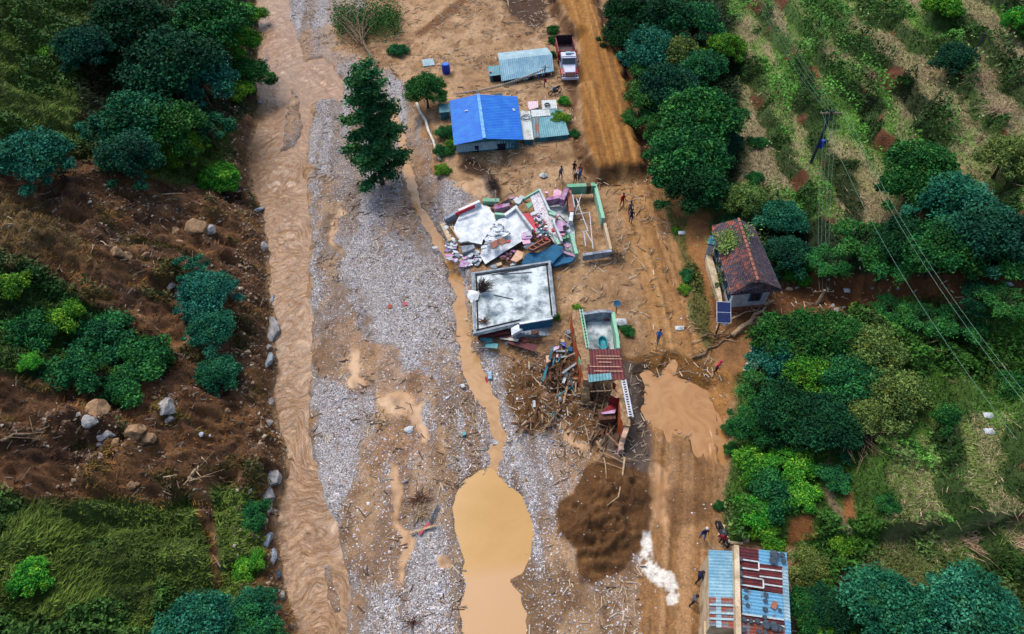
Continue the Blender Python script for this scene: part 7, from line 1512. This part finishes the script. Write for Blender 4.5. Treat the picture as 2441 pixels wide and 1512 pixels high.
# ---- motorbike
def motorbike(loc, rz, label, lie=0.0):
    e = empty('motorbike', loc, label, 'motorbike', None, rz); e.rotation_euler = (0, lie, rz)
    def pt(name, mb, mat, par=None): o = mb.build(name, mat, None, origin=(0,0,0)); o.parent = par or e; return o
    for y in (-.65,.65):
        m = MB(); n1, n2 = 16, 6; vs = []; fs = []
        for i in range(n1):
            for j in range(n2): a, b = i*2*math.pi/n1, j*2*math.pi/n2; rr = .27+.06*math.cos(b); vs.append((.06*math.sin(b), y+rr*math.cos(a), .33+rr*math.sin(a)))
        for i in range(n1):
            for j in range(n2): fs.append((i*n2+j, ((i+1)%n1)*n2+j, ((i+1)%n1)*n2+(j+1)%n2, i*n2+(j+1)%n2))
        m.add(vs, fs); w_ = pt('wheel', m, M_DRKW); m = MB(); [m.beam((0,y,.33),(0,y+.25*math.cos(k),.33+.25*math.sin(k)),.02,.02) for k in (0,1.05,2.1,3.14,4.2,5.2)]; pt('spokes', m, M_WHM, w_)
    m = MB(); m.tube([(0,-.6,.35),(0,-.35,.95)], .035, 6); pt('fork', m, M_WHM)
    m = MB(); m.tube([(-.35,-.3,1.0),(-.15,-.36,1.02),(.15,-.36,1.02),(.35,-.3,1.0)], .025, 6); pt('handlebar', m, M_DRKM)
    m = MB(); m.tube([(0,-.35,.75),(0,-.1,.82),(0,.15,.78)], [.1,.17,.1], 8); pt('fuel_tank', m, M_EDGE)
    m = MB(); m.tube([(0,.1,.78),(0,.4,.82),(0,.72,.86)], [.11,.13,.09], 8); pt('seat', m, M_DRKW)
    m = MB(); m.box((0,0,.42),(.3,.45,.35)); m.tube([(0,-.3,.8),(0,-.2,.35),(0,.3,.3),(0,.6,.35)], .03, 6); pt('engine', m, M_DRKM)
    m = MB(); m.tube([(0,-.5,.88),(0,-.4,.88)], .09, 10); pt('headlight', m, M_WHM)
    return e
q = on(*A(1345,745)); motorbike(q+Vector((0,0,.05)), -1.0, 'dark motorbike standing in the mud near the round bush')
q = on(*E(985,300)); motorbike(q+Vector((0,0,.05)), .25, 'dark motorbike parked above the tin building')

# ---- people
def person_mesh(pose):
    J = []; E_ = []; Rr = []
    def add(p, r, par): J.append(Vector(p)); Rr.append(r); i = len(J)-1; (E_.append((par, i)) if par is not None else None); return i
    st_, am, bend = pose
    pel = add((0,0,.93), .135, None); B_ = lambda x,y,z: (x, y-bend*(z-.93), z-abs(bend)*.25*(z-.93))
    wst = add(B_(0,0,1.10), .12, pel); ch = add(B_(0,-.01,1.30), .15, wst); nb = add(B_(0,0,1.45), .075, ch); nk = add(B_(0,-.01,1.52), .052, nb); jw = add(B_(0,-.035,1.60), .075, nk); hd = add(B_(0,-.01,1.69), .10, jw); add(B_(0,0,1.76), .065, hd); add(B_(0,-.125,1.645), .014, hd)
    for s in (-1, 1):
        hp = add((s*.1,0,.88), .1, pel); kn = add((s*.11, -.03-st_*s*.16, .49), .062, hp); an = add((s*.11, st_*s*-.24+.03, .09), .04, kn); add((s*.12, st_*s*-.24-.1, .04), .035, an)
        sh_ = add(B_(s*.18,0,1.40), .06, ch); f_ = am[0 if s < 0 else 1]; el = add(B_(s*.25, .02-.10*f_, 1.13), .042, sh_); wr = add(B_(s*.25, -.06-.24*f_, .91+.16*f_), .028, el); pm = add(B_(s*.25, -.08-.30*f_, .84+.18*f_), .03, wr)
        for k in range(4):
            fx = B_(s*.25+(k-1.5)*.018, -.10-.32*f_, .79+.17*f_); fi = add(fx, .009, pm); add((fx[0], fx[1]-.022, fx[2]-.03-.005*(1 if k in (1,2) else 0)), .008, fi)
        add(B_(s*.25-s*.03, -.11-.30*f_, .83+.18*f_), .010, pm)
    me = bpy.data.meshes.new('sk'); me.from_pydata([tuple(v) for v in J], E_, []); o = bpy.data.objects.new('sk', me); COL.objects.link(o)
    md = o.modifiers.new('s', 'SKIN'); md.use_smooth_shade = True
    for v, r in zip(me.skin_vertices[0].data, Rr): v.radius = (r, r)
    me.skin_vertices[0].data[0].use_root = True; sb = o.modifiers.new('b', 'SUBSURF'); sb.levels = 1; sb.render_levels = 1
    dg = bpy.context.evaluated_depsgraph_get(); dg.update(); ev = o.evaluated_get(dg); out = bpy.data.meshes.new_from_object(ev); bpy.data.objects.remove(o)
    out.name = 'person'; out.materials.clear(); [out.materials.append(None) for _ in range(4)]
    hx = np.array([tuple(J[i]) for i in (5,6)])
    for pg in out.polygons:
        c = pg.center; armx = abs(c.x) > .2
        if (c.z > 1.5-abs(bend)*.15 and not armx): mi = 0
        elif armx and min((c-J[i]).length for i in range(len(J)) if Rr[i] < .03) < .05: mi = 0
        elif c.z < .1: mi = 3
        elif c.z < .98 and not armx: mi = 2
        else: mi = 1
        pg.material_index = mi
    return out, J[6].copy()
POSES = [person_mesh(p) for p in ((.55,(.3,.3),.06),(.15,(.8,.2),.2),(.3,(.1,.9),.03),(.6,(.6,0.0),.12))]
SKIN = simple('skin', C3(138,92,68), C3(120,78,56), 3, .6, .05); HAIR = simple('black_hair', C3(22,18,18), None, 3, .6, .2)
CL = dict(navy=simple('cloth_navy', C3(28,38,84), None, 3, .9), red=simple('cloth_red', C3(180,24,44), None, 3, .9), blue=simple('cloth_blue', C3(30,104,190), None, 3, .9), black=simple('cloth_black', C3(28,28,34), None, 3, .9), grey=simple('cloth_grey', C3(110,112,120), None, 3, .9), white=simple('cloth_white', C3(214,214,220), None, 3, .9), olive=simple('cloth_olive', C3(96,84,44), None, 3, .9), pink=simple('cloth_pink', C3(206,30,92), None, 3, .9), brown=simple('cloth_brown', C3(96,62,48), None, 3, .9))
def person(uv, rz, pose, top, bot, label, hat=None, s=.98, bag=None):
    me, hd = POSES[pose]; p = on(*uv); e = empty('person', p, label, 'person', None, rz); e.scale = (s, s, s)
    b = link('body', me, e)
    for i, mt in enumerate((SKIN, CL[top], CL[bot], HAIR)): b.material_slots[i].link = 'OBJECT'; b.material_slots[i].material = mt
    m = MB(); n_ = 10; vs = []
    for j in range(4):
        a = j*.42; rr = .112*math.cos(a); vs += [(hd.x+rr*math.cos(k*.6283), hd.y+.015+rr*math.sin(k*.6283)*1.1, hd.z+.02+.118*math.sin(a)) for k in range(n_)]
    m.add(vs, [(j*n_+k, j*n_+(k+1)%n_, (j+1)*n_+(k+1)%n_, (j+1)*n_+k) for j in range(3) for k in range(n_)]+[tuple(range(3*n_, 4*n_))]); o = m.build('hair' if not hat else 'hat', CL[hat] if hat else HAIR, None, origin=(0,0,0), smooth=True); o.parent = e
    for sx in (-.035, .035):
        m = MB(); c_ = hd+Vector((sx,-.098,-.01)); m.box(c_, (.022,.01,.012)); o = m.build('eye', HAIR, None, origin=(0,0,0)); o.parent = e
    if bag: m = MB(); m.hexa([Vector(q) for q in ((-.15,.1,1.02),(.15,.1,1.02),(.14,.26,1.04),(-.14,.26,1.04),(-.13,.08,1.42),(.13,.08,1.42),(.12,.2,1.42),(-.12,.2,1.42))]); o = m.build('backpack', CL[bag], None, origin=(0,0,0)); o.parent = e
    return e
for a_ in ((A(1388,1415),.6,0,'grey','navy','person in grey and navy striding across the mud above the ruin',None),(A(1494,1378),2.8,2,'black','black','person dressed in black standing above the ruin',None),(A(1502,1450),.2,1,'brown','olive','person in a white hat and brown clothes behind the green wall','white'),(A(1540,1400),-.4,2,'red','red','person in red beside the one in the white hat',None),(A(1532,1424),1.4,1,'blue','blue','person in blue close behind the person in red',None),
  (B(1867,365),.4,0,'red','red','person in dark red walking on the mud plain',None),(B(1940,445),.1,2,'grey','navy','person in grey and navy following on the mud plain',None),(B(1950,518),-.2,0,'navy','navy','person in a navy jacket nearest the foundation on the mud plain',None),(Cc(1808,425),2.4,3,'blue','grey','person in a bright blue top bending near the puddle',None),(D(590,1425),.9,1,'pink','black','person in a pink jacket at the corner of the puddle','pink'),
  (E(752,320),.2,0,'navy','blue','person in navy with a white cap on the lower road','white'),(E(985,385),-.6,1,'red','black','person in a red and white top by the parked motorbike',None),(E(690,850),1.8,3,'navy','black','person in dark navy beside the pale tin roof',None),(E(620,1130),1.6,3,'grey','black','person in grey stripes at the lower left of the tin building',None),(A(1300,18),.5,2,'navy','black','person in dark clothes at the top edge of the picture',None),(A(1338,28),-.5,0,'blue','navy','person in blue at the top edge beside the raised road',None)):
    person(*a_)
